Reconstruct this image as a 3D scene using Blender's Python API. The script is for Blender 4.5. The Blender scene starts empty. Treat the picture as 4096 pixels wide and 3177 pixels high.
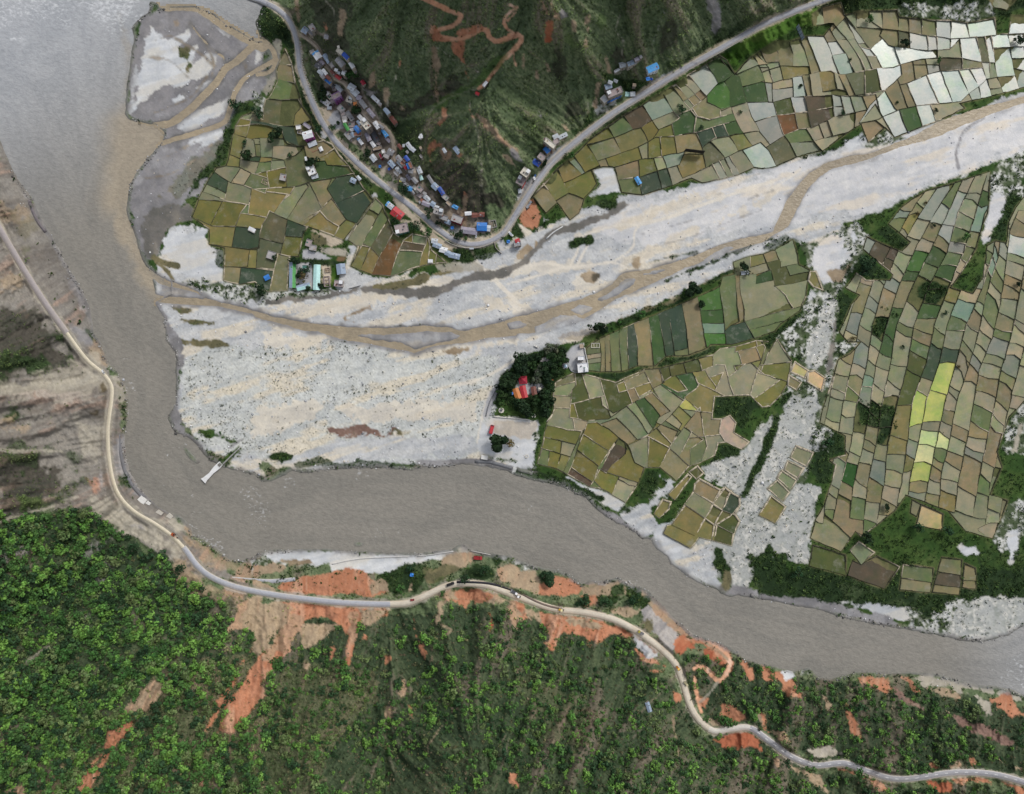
import bpy, bmesh, math, random
import numpy as np
from mathutils import Vector, Matrix
from mathutils.geometry import delaunay_2d_cdt

# ------------------------------------------------------------------ camera, sky, sun, exposure
scene = bpy.context.scene
CAMH = 683.0                       # a drone looking straight down; 1 m on the river plane = 1 px of a 1024 px frame
cam_d = bpy.data.cameras.new("camera"); cam = bpy.data.objects.new("camera", cam_d)
scene.collection.objects.link(cam); scene.camera = cam
cam.location = (0, 0, CAMH); cam.rotation_euler = (0, 0, 0)
cam_d.sensor_fit = 'HORIZONTAL'; cam_d.sensor_width = 36.0
cam_d.lens = 36.0 * CAMH / 1024.0
cam_d.clip_start = 1.0; cam_d.clip_end = 6000.0

SUN_EL, SUN_AZ = math.radians(46), math.radians(40)
world = bpy.data.worlds.new("World"); scene.world = world
world.use_nodes = True
wn = world.node_tree; wn.nodes.clear()
sky = wn.nodes.new("ShaderNodeTexSky"); sky.sky_type = 'NISHITA'; sky.sun_disc = False
sky.sun_elevation = SUN_EL; sky.sun_rotation = SUN_AZ; sky.air_density = 1.0; sky.dust_density = 4.0; sky.altitude = 600
hs_ = wn.nodes.new("ShaderNodeHueSaturation"); hs_.inputs["Saturation"].default_value = 0.42
bg = wn.nodes.new("ShaderNodeBackground"); bg.inputs["Strength"].default_value = 0.138
wo = wn.nodes.new("ShaderNodeOutputWorld")
wn.links.new(sky.outputs[0], hs_.inputs["Color"]); wn.links.new(hs_.outputs[0], bg.inputs["Color"]); wn.links.new(bg.outputs[0], wo.inputs["Surface"])

sun_d = bpy.data.lights.new("sun", 'SUN'); sun_d.energy = 1.45; sun_d.angle = math.radians(10); sun_d.color = (1.0, 0.98, 0.95)
sun = bpy.data.objects.new("sun", sun_d); scene.collection.objects.link(sun)
sdir = Vector((math.cos(SUN_EL) * math.sin(SUN_AZ), math.cos(SUN_EL) * math.cos(SUN_AZ), math.sin(SUN_EL)))
sun.rotation_euler = sdir.to_track_quat('Z', 'Y').to_euler()
scene.view_settings.view_transform = 'Standard'; scene.view_settings.look = 'None'
scene.view_settings.gamma = 1.0; scene.view_settings.use_curve_mapping = False
scene.view_settings.exposure = 0.17

# ------------------------------------------------------------------ survey coordinates
# The photo was surveyed in sheets; each sheet has an origin and a scale. U = photo px / 4 (1024 wide).
T = {'O': (0, 0, 4096 / 2184)}
for i, c in enumerate("ABCD"):
    for j in range(4):
        T[c + str(j + 1)] = ((0, 1020, 2040, 3046)[i], (0, 790, 1580, 2377)[j], 1050 / 2184)
for k, x, y, w in (('va', 1190, 80, 340), ('vb', 1280, 320, 340), ('vc', 1440, 480, 340), ('vd', 1540, 640, 340), ('ve', 1700, 780, 440),
                   ('vf', 2040, 520, 340), ('vg', 2380, 200, 340), ('vh', 1130, 940, 340), ('vi', 1180, 470, 340), ('vj', 1900, 1640, 340),
                   ('vt', 1940, 1340, 460), ('vr', 1740, 2280, 540), ('vs', 2480, 2480, 340), ('vk', 3100, 60, 200), ('vl', 2680, 560, 200)):
    T[k] = (x, y, w / 2184)
def P(t, s):
    """points of a survey sheet -> U array"""
    x0, y0, k = T[t]
    a = np.array([[float(q) for q in p.split(',')] for p in s.split()], float)
    return np.stack([(x0 + a[:, 0] * k) / 4, (y0 + a[:, 1] * k) / 4], 1)
def PP(*ts):
    return np.concatenate([P(ts[i], ts[i + 1]) for i in range(0, len(ts), 2)])
def SC(t): return T[t][2] / 4
rng = np.random.default_rng(7); random.seed(7)

def lin(r, g, b):
    f = lambda c: (c / 255 / 12.92) if c / 255 <= .04045 else ((c / 255 + .055) / 1.055) ** 2.4
    return np.array([f(r), f(g), f(b)], np.float32)

# ------------------------------------------------------------------ dense survey grid + noise
U0, V0, NU, NV = -60, -60, 1144, 914
def lattice(seed, cell, cellv=None):
    cellv = cellv or cell
    r = np.random.default_rng(seed)
    nu, nv = int(NU / cell) + 3, int(NV / cellv) + 3
    L = r.random((nv, nu)).astype(np.float32) * 2 - 1
    x = np.arange(NU) / cell; i = x.astype(int); f = (x - i).astype(np.float32); f = f * f * (3 - 2 * f)
    A = L[:, i] * (1 - f) + L[:, i + 1] * f
    y = np.arange(NV) / cellv; j = y.astype(int); g = (y - j).astype(np.float32); g = (g * g * (3 - 2 * g))[:, None]
    return A[j] * (1 - g) + A[j + 1] * g
def fbm(seed, cell, octs=4, gain=.55):
    s = 0; a = 1; t = 0
    for k in range(octs):
        if cell < 1: break
        s = s + a * lattice(seed + k * 17, cell); t += a; a *= gain; cell /= 2.03
    return s / t * 1.6
N24 = fbm(11, 24, 5); N12 = fbm(12, 12, 4); N6 = fbm(13, 6, 3); N60 = fbm(14, 60, 5); N3 = fbm(15, 3.1, 2)
WH = np.random.default_rng(3).random((NV, NU)).astype(np.float32) * 2 - 1
UU, VV = np.meshgrid(np.arange(NU) + U0, np.arange(NV) + V0)
def smooth(a, b, x):
    t = np.clip((x - a) / (b - a), 0, 1); return t * t * (3 - 2 * t)
def samp(A, u, v):
    x = np.clip(np.asarray(u, float) - U0, 0, NU - 1.001); y = np.clip(np.asarray(v, float) - V0, 0, NV - 1.001)
    i = x.astype(int); j = y.astype(int); f = x - i; g = y - j
    return (A[j, i] * (1 - f) + A[j, i + 1] * f) * (1 - g) + (A[j + 1, i] * (1 - f) + A[j + 1, i + 1] * f) * g
SU, SV = np.arange(0, NU + 1, 2), np.arange(0, NV + 1, 2)
def up2(C):
    x = np.arange(NU) / 2; i = np.minimum(x.astype(int), C.shape[1] - 2); f = (x - i).astype(np.float32)
    A = C[:, i] * (1 - f) + C[:, i + 1] * f
    y = np.arange(NV) / 2; j = np.minimum(y.astype(int), C.shape[0] - 2); g = (y - j).astype(np.float32)[:, None]
    return A[j] * (1 - g) + A[j + 1] * g
def sdf(p, closed=True, pad=40, zs=None):
    """signed distance (inside positive) of a polygon, or minus distance to a polyline, on the dense grid"""
    p = np.asarray(p, float)
    a0, a1 = int(max(0, (p[:, 0].min() - U0 - pad) // 2)), int(min(len(SU), (p[:, 0].max() - U0 + pad) // 2 + 2))
    b0, b1 = int(max(0, (p[:, 1].min() - V0 - pad) // 2)), int(min(len(SV), (p[:, 1].max() - V0 + pad) // 2 + 2))
    C = np.full((len(SV), len(SU)), -1e3, np.float32); Z = np.zeros_like(C)
    if a1 <= a0 or b1 <= b0: return (up2(C), up2(Z)) if zs is not None else up2(C)
    gx, gy = np.meshgrid((SU[a0:a1] + U0).astype(np.float32), (SV[b0:b1] + V0).astype(np.float32))
    d2 = np.full(gx.shape, 1e9, np.float32); ins = np.zeros(gx.shape, bool); zz = np.zeros(gx.shape, np.float32)
    n = len(p)
    for k in range(n if closed else n - 1):
        ax, ay = p[k]; bx, by = p[(k + 1) % n]; ex, ey = bx - ax, by - ay; L = ex * ex + ey * ey + 1e-9
        t = np.clip(((gx - ax) * ex + (gy - ay) * ey) / L, 0, 1)
        dd = (gx - ax - t * ex) ** 2 + (gy - ay - t * ey) ** 2
        if zs is not None:
            m = dd < d2; zz = np.where(m, zs[k] + (zs[(k + 1) % n] - zs[k]) * t, zz)
        d2 = np.minimum(d2, dd)
        if closed and ay != by:
            c = ((ay > gy) != (by > gy)) & (gx < ex * (gy - ay) / ey + ax); ins ^= c
    d = np.sqrt(d2)
    C[b0:b1, a0:a1] = np.where(ins, d, -d) if closed else -d
    if zs is not None:
        Z[b0:b1, a0:a1] = zz; return up2(C), up2(Z)
    return up2(C)
def curve(p, step=3.0):
    """smooth (Catmull-Rom) resampling of a polyline"""
    p = np.asarray(p, float); q = np.vstack([2 * p[0] - p[1], p, 2 * p[-1] - p[-2]]); out = []
    for k in range(1, len(q) - 2):
        a, b, c, d = q[k - 1:k + 3]; m = max(1, int(np.linalg.norm(c - b) / step))
        for t in np.arange(m) / m:
            out.append(.5 * (2 * b + (c - a) * t + (2 * a - 5 * b + 4 * c - d) * t * t + (3 * b - a - 3 * c + d) * t ** 3))
    out.append(p[-1]); return np.array(out)
def inpoly(p, x, y):
    x = np.asarray(x, float); y = np.asarray(y, float); r = np.zeros(x.shape, bool); n = len(p)
    for k in range(n):
        ax, ay = p[k]; bx, by = p[(k + 1) % n]
        if ay != by: r ^= ((ay > y) != (by > y)) & (x < (bx - ax) * (y - ay) / (by - ay) + ax)
    return r
def W(u, v, z):
    """the survey ray through (u, v) met at height z -> world xyz"""
    k = (CAMH - np.asarray(z, float)) / CAMH
    return np.stack([(np.asarray(u, float) - 512) * k, (397 - np.asarray(v, float)) * k, np.asarray(z, float) + 0 * k], -1)

# ------------------------------------------------------------------ materials
MATS = {}
class N:
    def __init__(s, name):
        s.m = bpy.data.materials.new(name); s.m.use_nodes = True; s.t = s.m.node_tree; s.t.nodes.clear()
        s.out = s.new("ShaderNodeOutputMaterial"); s.b = s.new("ShaderNodeBsdfPrincipled"); s.l(s.b.outputs[0], s.out.inputs[0])
    def new(s, k, **kw):
        n = s.t.nodes.new(k)
        for a, v in kw.items(): setattr(n, a, v)
        return n
    def l(s, a, b): s.t.links.new(a, b)
    def pos(s):
        return s.new("ShaderNodeNewGeometry").outputs["Position"]
    def noise(s, scale, detail=4, rough=.6, vec=None):
        n = s.new("ShaderNodeTexNoise"); n.inputs["Scale"].default_value = scale; n.inputs["Detail"].default_value = detail; n.inputs["Roughness"].default_value = rough
        s.l(vec if vec is not None else s.pos(), n.inputs["Vector"]); return n.outputs["Fac"]
    def ramp(s, f, a, b, lo=0., hi=1.):
        r = s.new("ShaderNodeMapRange"); r.inputs[1].default_value = a; r.inputs[2].default_value = b; r.inputs[3].default_value = lo; r.inputs[4].default_value = hi
        s.l(f, r.inputs[0]); return r.outputs[0]
    def mix(s, f, a, b, mode='MIX'):
        n = s.new("ShaderNodeMix"); n.data_type = 'RGBA'; n.blend_type = mode
        for v, i in ((f, n.inputs[0]), (a, n.inputs[6]), (b, n.inputs[7])):
            if isinstance(v, (int, float)): i.default_value = v
            elif isinstance(v, (tuple, list, np.ndarray)): i.default_value = tuple(float(q) for q in v)[:3] + (1,)
            else: s.l(v, i)
        return n.outputs[2]
    def attr(s, n): return s.new("ShaderNodeAttribute", attribute_name=n)
    def bump(s, f, dist, strength=1.):
        b = s.new("ShaderNodeBump"); b.inputs["Distance"].default_value = dist; b.inputs["Strength"].default_value = strength
        s.l(f, b.inputs["Height"]); s.l(b.outputs[0], s.b.inputs["Normal"])
    def col(s, c):
        i = s.b.inputs["Base Color"]
        if isinstance(c, (tuple, list, np.ndarray)): i.default_value = tuple(float(q) for q in c)[:3] + (1,)
        else: s.l(c, i)
    def set(s, **k):
        for a, v in k.items(): s.b.inputs[a.replace('_', ' ')].default_value = v
def plain(rgb, rough=.85, var=.18, scale=.8, metal=0., corr=0., name=None):
    """weathered plain surface; corr = corrugation pitch in metres"""
    key = (rgb, rough, var, scale, metal, corr)
    if key in MATS: return MATS[key]
    n = N(name or "surface_%d" % len(MATS)); c = lin(*rgb)
    f = n.noise(scale, 5, .65); g = n.noise(scale * .23, 3, .5)
    d = n.mix(n.ramp(f, .3, .75), c * (1 - var), np.clip(c * (1 + var), 0, .9))
    d = n.mix(n.ramp(g, .45, .7, 0, var * 1.8), d, c * .55 + np.array([.05, .04, .03]))
    n.col(d); n.set(Roughness=rough, Metallic=metal)
    if corr:
        tc = n.new("ShaderNodeTexCoord"); w = n.new("ShaderNodeTexWave"); w.inputs["Scale"].default_value = .314 / corr; w.bands_direction = 'X'
        w.inputs["Distortion"].default_value = 0; n.l(tc.outputs["Object"], w.inputs["Vector"]); n.bump(w.outputs["Fac"], .08, .6)
    else: n.bump(f, .05, .5)
    MATS[key] = n.m; return n.m

# ------------------------------------------------------------------ mesh helpers
def mesh_np(name, verts, faces, attrs=None, mat=None, smooth_=False, corners=4):
    """faces: (n,k) int array"""
    me = bpy.data.meshes.new(name); verts = np.asarray(verts, np.float32); faces = np.asarray(faces, np.int32); k = faces.shape[1]
    me.vertices.add(len(verts)); me.vertices.foreach_set("co", verts.ravel())
    me.loops.add(faces.size); me.loops.foreach_set("vertex_index", faces.ravel())
    me.polygons.add(len(faces)); me.polygons.foreach_set("loop_start", np.arange(len(faces), dtype=np.int32) * k)
    try: me.polygons.foreach_set("loop_total", np.full(len(faces), k, np.int32))
    except Exception: pass
    me.update(calc_edges=True)
    if smooth_: me.polygons.foreach_set("use_smooth", np.ones(len(faces), bool))
    for an, (ty, dat) in (attrs or {}).items():
        a = me.attributes.new(an, ty, 'POINT')
        if ty == 'FLOAT_COLOR':
            d = np.ones((len(verts), 4), np.float32); d[:, :3] = dat; a.data.foreach_set("color", d.ravel())
        else: a.data.foreach_set("value", np.asarray(dat, np.float32).ravel())
    if mat: me.materials.append(mat)
    return me
def link(name, me, parent=None, loc=None):
    o = bpy.data.objects.new(name, me); scene.collection.objects.link(o)
    if parent is not None: o.parent = parent
    if loc is not None: o.location = [float(q) for q in loc]
    return o
def tag(o, label=None, cat=None, group=None, kind=None):
    if label: o["label"] = label
    if cat: o["category"] = cat
    if group: o["group"] = group
    if kind: o["kind"] = kind
    return o
def thing(name, label, cat, loc=(0, 0, 0), rz=0., group=None):
    o = link(name, None, None, loc); o.rotation_euler = (0, 0, rz); o.empty_display_size = 1; return tag(o, label, cat, group)
class MB:
    """collects boxes, tubes and prisms of one part"""
    def __init__(s): s.v = []; s.f = []
    def add(s, vs, fs):
        n = len(s.v); s.v += [tuple(map(float, q)) for q in vs]; s.f += [tuple(i + n for i in f) for f in fs]; return s
    def box(s, x0, x1, y0, y1, z0, z1):
        return s.add([(x, y, z) for z in (z0, z1) for y in (y0, y1) for x in (x0, x1)],
                     [(0, 2, 3, 1), (4, 5, 7, 6), (0, 1, 5, 4), (2, 6, 7, 3), (0, 4, 6, 2), (1, 3, 7, 5)])
    def prism(s, pts, z0, z1):
        n = len(pts); vs = [(x, y, z0) for x, y in pts] + [(x, y, z1) for x, y in pts]
        return s.add(vs, [tuple(range(n - 1, -1, -1)), tuple(range(n, 2 * n))] + [(i, (i + 1) % n, n + (i + 1) % n, n + i) for i in range(n)])
    def tube(s, a, b, r0, r1=None, n=8):
        a, b = Vector(a), Vector(b); r1 = r0 if r1 is None else r1; d = (b - a).normalized(); x = d.orthogonal().normalized(); y = d.cross(x)
        vs = [a + (x * math.cos(t) + y * math.sin(t)) * r0 for t in [2 * math.pi * i / n for i in range(n)]] + [b + (x * math.cos(t) + y * math.sin(t)) * r1 for t in [2 * math.pi * i / n for i in range(n)]]
        return s.add(vs, [tuple(range(n - 1, -1, -1)), tuple(range(n, 2 * n))] + [(i, (i + 1) % n, n + (i + 1) % n, n + i) for i in range(n)])
    def dome(s, c, r, h, n=16, m=5):
        vs = []; fs = []
        for j in range(m):
            t = j / m * math.pi / 2
            vs += [(c[0] + r * math.cos(t) * math.cos(2 * math.pi * i / n), c[1] + r * math.cos(t) * math.sin(2 * math.pi * i / n), c[2] + h * math.sin(t)) for i in range(n)]
        vs.append((c[0], c[1], c[2] + h))
        for j in range(m - 1): fs += [(j * n + i, j * n + (i + 1) % n, (j + 1) * n + (i + 1) % n, (j + 1) * n + i) for i in range(n)]
        fs += [((m - 1) * n + i, (m - 1) * n + (i + 1) % n, m * n) for i in range(n)]
        return s.add(vs, fs)
    def build(s, name, mat, parent=None, loc=None):
        me = bpy.data.meshes.new(name); me.from_pydata(s.v, [], s.f); me.materials.append(mat); me.update()
        return link(name, me, parent, loc)

# ================================================================== the lie of the land
def vn(x, y, seed):
    R = np.random.default_rng(seed).random((128, 128)).astype(np.float32) * 2 - 1
    i = np.floor(x).astype(int); j = np.floor(y).astype(int); f = (x - i).astype(np.float32); g = (y - j).astype(np.float32)
    f = f * f * (3 - 2 * f); g = g * g * (3 - 2 * g); i &= 127; j &= 127; i1 = (i + 1) & 127; j1 = (j + 1) & 127
    return (R[j, i] * (1 - f) + R[j, i1] * f) * (1 - g) + (R[j1, i] * (1 - f) + R[j1, i1] * f) * g
def anis(seed, a, b, ang, octs=3):
    c, s = math.cos(math.radians(ang)), math.sin(math.radians(ang)); x = (UU * c - VV * s); y = (UU * s + VV * c)
    r = 0; w = 1; t = 0
    for k in range(octs):
        r = r + w * vn(x / a + 7, y / b + 7, seed + k); t += w; w *= .6; a /= 2; b /= 2
    return r / t * 1.5

RIVER = PP('O', '-300,150 -300,-300 700,-300 640,-60 560,20 548,48', 'A1', '2184,350 2130,350 1960,250 1860,190 1740,100 1600,60 1420,60 1330,90 1300,30 1255,20 1262,60 1240,110 1180,150 1105,235 1130,300 1110,400 1075,650 1060,800 1050,940 1075,985 1150,1000 1300,1030 1380,1100 1350,1190 1280,1280 1200,1360 1150,1430 1090,1530 1075,1640',
  'A2', '1065,100 1080,190 1120,270 1150,370 1180,480 1230,570 1330,640 1430,700 1440,800 1300,880 1330,930 1370,1000 1385,1100 1390,1190 1460,1270 1485,1350 1470,1400 1470,1500 1478,1640',
  'A3', '1465,80 1430,140 1410,190 1440,270 1480,310 1560,340 1640,400 1700,480 1760,540 1830,580 1880,600 1990,620 2120,650', 'B3', '60,710 160,700 230,670 300,620 450,640 540,620 700,605 1060,600 1300,615 1380,590 1560,585 1660,570 1800,570 1950,590 2120,630',
  'C3', '0,640 200,700 430,750 640,850 680,900 760,970 880,1050 980,1090 1100,1185 1180,1190 1230,1280 1310,1330 1350,1400 1500,1510 1620,1580 1730,1610 1760,1640', 'C4', '1790,0 1830,15 1900,0', 'D4', '0,30 200,70 480,120 700,190 900,230 1200,285 1400,320 1700,380 1850,385 2050,330 2184,250 2600,100 2600,1100 2184,850 2100,810 1950,775 1800,770 1600,710 1400,665 1150,665 1050,675 850,655 770,660 700,690 560,720 460,700 390,620 280,660 160,630 0,590',
  'C4', '1950,550 1840,460 1720,400 1600,370 1500,330 1350,200 1250,80 1150,0', 'C3', '1150,1640 1050,1590 960,1550 900,1530 760,1560 680,1550 600,1590 500,1510 400,1470 260,1450 130,1410 0,1350', 'B3', '2060,1340 1960,1330 1790,1290 1740,1255 1690,1260 1640,1290 1500,1310 1350,1330 1100,1320 800,1310 600,1290 100,1300 0,1350',
  'A3', '2000,1390 1900,1380 1850,1340 1760,1270 1680,1210 1600,1180 1570,1090 1480,1010 1380,980 1290,930 1230,860 1140,770 1060,620 1030,480 1030,340 1050,200 1055,0', 'A2', '1050,1620 1000,1500 890,1380 830,1220 770,1130 740,930 680,780 560,590 490,450 400,290 330,170 250,0', 'A1', '180,1560 90,1420 40,1290 0,1200 -60,1080')
STREAM = PP('A2', '1380,690 1430,700 1560,740 1650,780 1700,830 1850,870 2000,900 2184,960', 'B2', '150,985 400,1030 640,1060 860,1080 1100,1080 1180,1075 1400,1060 1600,1075 1730,1110 1880,1070 2050,1030', 'C2', '0,1000 150,970 350,910 560,850 720,790 850,720 900,650 960,620 1080,605 1200,580 1380,530 1560,470 1740,390 1900,345 2050,315 2184,280',
  'D2', '100,250 150,150 220,0', 'D1', '300,1540 400,1430 520,1360 700,1300 900,1270 1100,1190 1300,1110 1460,1010 1700,930 1900,870 2184,800 2500,700 2500,760 2184,860 1900,960 1700,1040 1500,1130 1350,1180 1150,1230 950,1310 750,1370 600,1400 480,1480 400,1560 340,1664',
  'D2', '300,100 220,250 100,320 0,380', 'C2', '2000,400 1900,430 1760,480 1600,545 1450,590 1340,650 1200,710 1050,780 880,850 760,930 650,1000 580,1020 430,1070 220,1130 60,1140', 'B2', '2184,1155 1960,1170 1760,1210 1500,1240 1420,1265 1330,1300 1250,1280 1000,1230 800,1200 640,1165 520,1120 400,1112 300,1080 150,1040 0,1000', 'A2', '2100,975 2000,950 1800,910 1500,890 1290,875')
ISLES = [P('B2', '860,1145 1100,1150 1280,1130 1480,1120 1640,1130 1700,1150 1680,1170 1500,1210 1330,1256 1200,1200 1000,1175'), P('C2', '500,940 580,900 690,925 600,970'), P('C2', '-20,1050 80,1035 140,1060 80,1085 0,1090'),
  P('C2', '210,1080 300,1040 420,980 540,990 590,1020 480,1060 220,1130'), P('C2', '740,850 850,780 960,690 1040,680 1020,720 900,800 800,850'), P('C2', '1110,640 1200,610 1290,600 1220,630'), P('C2', '1590,545 1700,470 1790,415 1870,410 1800,450 1690,510'),
  P('A2', '1270,665 1310,710 1400,745 1560,780 1640,800 1690,840 1560,825 1440,815 1350,820 1300,800'), P('A3', '1520,415 1560,450 1620,520 1665,555 1640,570 1580,530 1540,480'), P('B3', '820,1235 860,1222 900,1235 880,1256 840,1258')]
# delta channels at the north end of the river
DELTA = [('A1', '1390,40 1600,40 1720,90 1860,190 1960,250 2130,350 2184,380', 14), ('A1', '2184,340 2110,380 1980,500 1880,570 1790,700 1680,810 1560,930 1400,1030 1200,1060', 9), ('A1', '2300,500 2184,560 2050,640 1960,760 1930,850 1900,950 1850,1030 1650,1100 1500,1145 1350,1190', 6.5),
         ('A1', '1580,190 1680,320 1780,420 1860,480 1880,560', 3), ('A1', '1640,70 1900,100 1990,150 2000,220', 3), ('B1', '-60,290 60,330 150,420 170,520 120,600 20,620', 6)]

_c = []
def H(z, s):
    for p in s.split():
        q = [float(x) for x in p.split(',')]; _c.append((q[0], q[1], q[2] if len(q) > 2 else z))
H(0, '100,100 0,0 -120,-120 150,400 250,700 330,950 600,1100 1000,1100 1400,1200 1800,1380 2184,1440 2400,1480 450,-50,1')
H(0, '300,480,.5 400,180,.6 450,60,.7 540,100,1.2 500,450,3 600,300,4 700,450,5 600,560,3 850,560,5 400,630,.4 700,700,1.5 1000,700,3 1300,620,4.5 1600,500,6.5 1720,350,8 2184,220,11 2400,150,12 700,850,2 900,900,2.5 500,850,1.5 1000,800,3 1300,480,5 1500,450,6.5')
H(0, '1200,780,6 1200,950,5 1500,900,9 1700,700,11 1500,1100,5 1900,1000,11 2100,800,15 2100,1100,10 1900,1250,5 2184,500,20 2100,400,18 2000,550,15 1640,1200,3 1750,600,9 1250,350,8 1500,250,11 1800,200,14 2100,150,17 2184,0,22 1900,0,20 1400,350,8')
H(0, '550,0,14 640,100,12 660,200,11 700,280,10 800,380,9 930,485,8 1040,515,8 1100,460,8.5 1180,345,10 1300,245,12 1460,145,15 1620,55,18 1760,0,20 680,130,16 760,200,22 850,300,18 900,380,15 950,440,13 1000,460,10 1070,450,12')
H(0, '870,310,26 860,250,34 830,150,62 780,50,80 700,0,70 680,60,38 976,164,58 930,200,44 1031,179,82 913,244,46 1003,219,74 1005,300,54 1010,380,34 1010,440,18 930,330,22 1103,97,102 1060,60,95 960,60,92 1000,20,108 900,20,98 1100,0,120 1180,20,118 760,150,42 830,0,95')
H(0, '1180,330,13 1300,235,14 1168,108,68 1190,164,45 1208,213,26 1198,44,104 1231,97,80 1262,169,38 1288,123,44 1300,164,25 1283,26,92 1306,110,52 1318,160,24 1329,118,36 1318,77,56 1310,0,80 1380,60,58 1360,0,88 1400,120,30 1450,60,45 1440,0,75 1520,30,42 1530,80,24 1560,0,45 1620,0,32 1600,40,24')
H(0, '1100,-150,170 800,-150,130 1400,-150,140 1700,-150,70 600,-150,60 2100,-150,40 500,-60,14 0,490,12 60,590,10 135,695,9 220,795,8 235,900,8 240,1020,8 300,1095,8 395,1170,9 0,600,30 0,760,62 60,760,40 100,850,30 0,900,72 100,950,40 0,1050,78 100,1050,45 150,1150,40 0,1200,85 200,1250,48 0,1350,100')
H(0, '-150,900,130 -150,600,80 -150,1300,150 150,1400,80 0,1550,115 300,1300,45 200,1550,105 0,1700,135 300,1690,120 60,480,6 100,600,5 500,1250,10 640,1275,11 850,1288,12 1000,1243,12 1180,1297,12 1300,1318,12 1400,1375,12 1455,1450,14 1520,1560,18 1600,1552,18 1740,1632,22 1900,1660,24 2110,1650,24')
H(0, '700,1200,2 1000,1190,3 1200,1240,4 1500,1380,4 1700,1440,5 1900,1450,5 2100,1500,5 480,1350,30 500,1500,75 500,1690,115 600,1400,45 650,1550,85 750,1400,38 700,1690,120 870,1330,20 860,1450,42 840,1560,68 820,1690,96 900,1350,28 950,1420,55 960,1550,95 960,1690,125 1100,1400,42 1150,1550,90 1150,1690,120')
H(0, '1250,1420,35 1300,1550,75 1300,1690,110 1400,1480,34 1400,1600,65 1450,1690,85 1550,1640,42 1600,1690,55 1700,1690,45 1850,1690,34 2000,1700,36 2184,1720,40 1600,1480,13 1750,1530,16 1900,1560,17 2100,1580,17 2184,1600,18 500,1900,170 1000,1900,180 1500,1900,150 2200,1900,90 2500,1750,50 -150,1700,190')
H(0, '2500,1000,15 2500,500,30 2500,-100,40 -200,300,22 -60,330,14 -200,100,12 0,380,10')
C = np.array(_c); CP = C[:, :2] * (4096 / 2184 / 4)
def tps(a, b):
    d2 = (a[:, None, 0] - b[None, :, 0]) ** 2 + (a[:, None, 1] - b[None, :, 1]) ** 2
    return .5 * d2 * np.log(d2 + 1e-9)
n_ = len(CP); A_ = np.zeros((n_ + 3, n_ + 3)); S_ = 100.
A_[:n_, :n_] = tps(CP / S_, CP / S_) + np.eye(n_) * .02; A_[:n_, n_] = A_[n_, :n_] = 1; A_[:n_, n_ + 1:] = CP / S_; A_[n_ + 1:, :n_] = (CP / S_).T
sol = np.linalg.solve(A_, np.r_[C[:, 2], 0, 0, 0])
gu, gv = np.meshgrid((SU + U0) / S_, (SV + V0) / S_); gp = np.stack([gu.ravel(), gv.ravel()], 1)
hz = np.concatenate([tps(q, CP / S_) @ sol[:n_] + sol[n_] + q @ sol[n_ + 1:] for q in np.array_split(gp, 40)]).reshape(gu.shape)
HS = up2(hz.astype(np.float32))

D_RIV = sdf(RIVER, pad=60); D_STR = sdf(STREAM, pad=30)
D_DEL = np.full((NV, NU), -1e3, np.float32)
for t, s, w in DELTA: D_DEL = np.maximum(D_DEL, sdf(curve(P(t, s)), False) + w / 2)
D_ISL = np.full((NV, NU), -1e3, np.float32)
for p in ISLES: D_ISL = np.maximum(D_ISL, sdf(p, pad=20))

# hill relief: erosion gullies run down the slope, so noise is smeared along the fall line
gy_, gx_ = np.gradient(lattice(1, 400) * 0 + up2(hz.astype(np.float32)))
gl = np.hypot(gx_, gy_) + 1e-4; dx, dy = gx_ / gl, gy_ / gl
def smear(A, steps, st=1.0, dx=dx, dy=dy):
    r = 0; x = UU.astype(np.float32); y = VV.astype(np.float32); x2 = x; y2 = y
    for k in range(steps):
        r = r + samp(A, x, y) + samp(A, x2, y2)
        a, b = samp(dx, x, y), samp(dy, x, y); x = x + a * st; y = y + b * st
        a, b = samp(dx, x2, y2), samp(dy, x2, y2); x2 = x2 - a * st; y2 = y2 - b * st
    r = r / (2 * steps); return ((r - r.mean()) / (r.std() + 1e-6)).astype(np.float32)
ST1 = smear(N12 + .3 * N24, 16, 2.0); ST2 = smear(WH, 7, 1.2); ST3 = smear(lattice(91, 2.6), 9, 1.5)
ST0 = smear(N24 + N60 * .4, 22, 3.0); steep = smooth(.10, .26, gl)
bl = smooth(-22, 1, D_RIV)
low = smooth(-14, 2, np.maximum(D_RIV, D_DEL - 4))
HV = np.maximum(HS, .5)
HV = HV * (1 - bl) + np.minimum(HV, .7) * bl                    # valley floor meets the river at its own level
H0 = HV.copy()                                                  # smooth surface: what roads, fields and water follow

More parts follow.
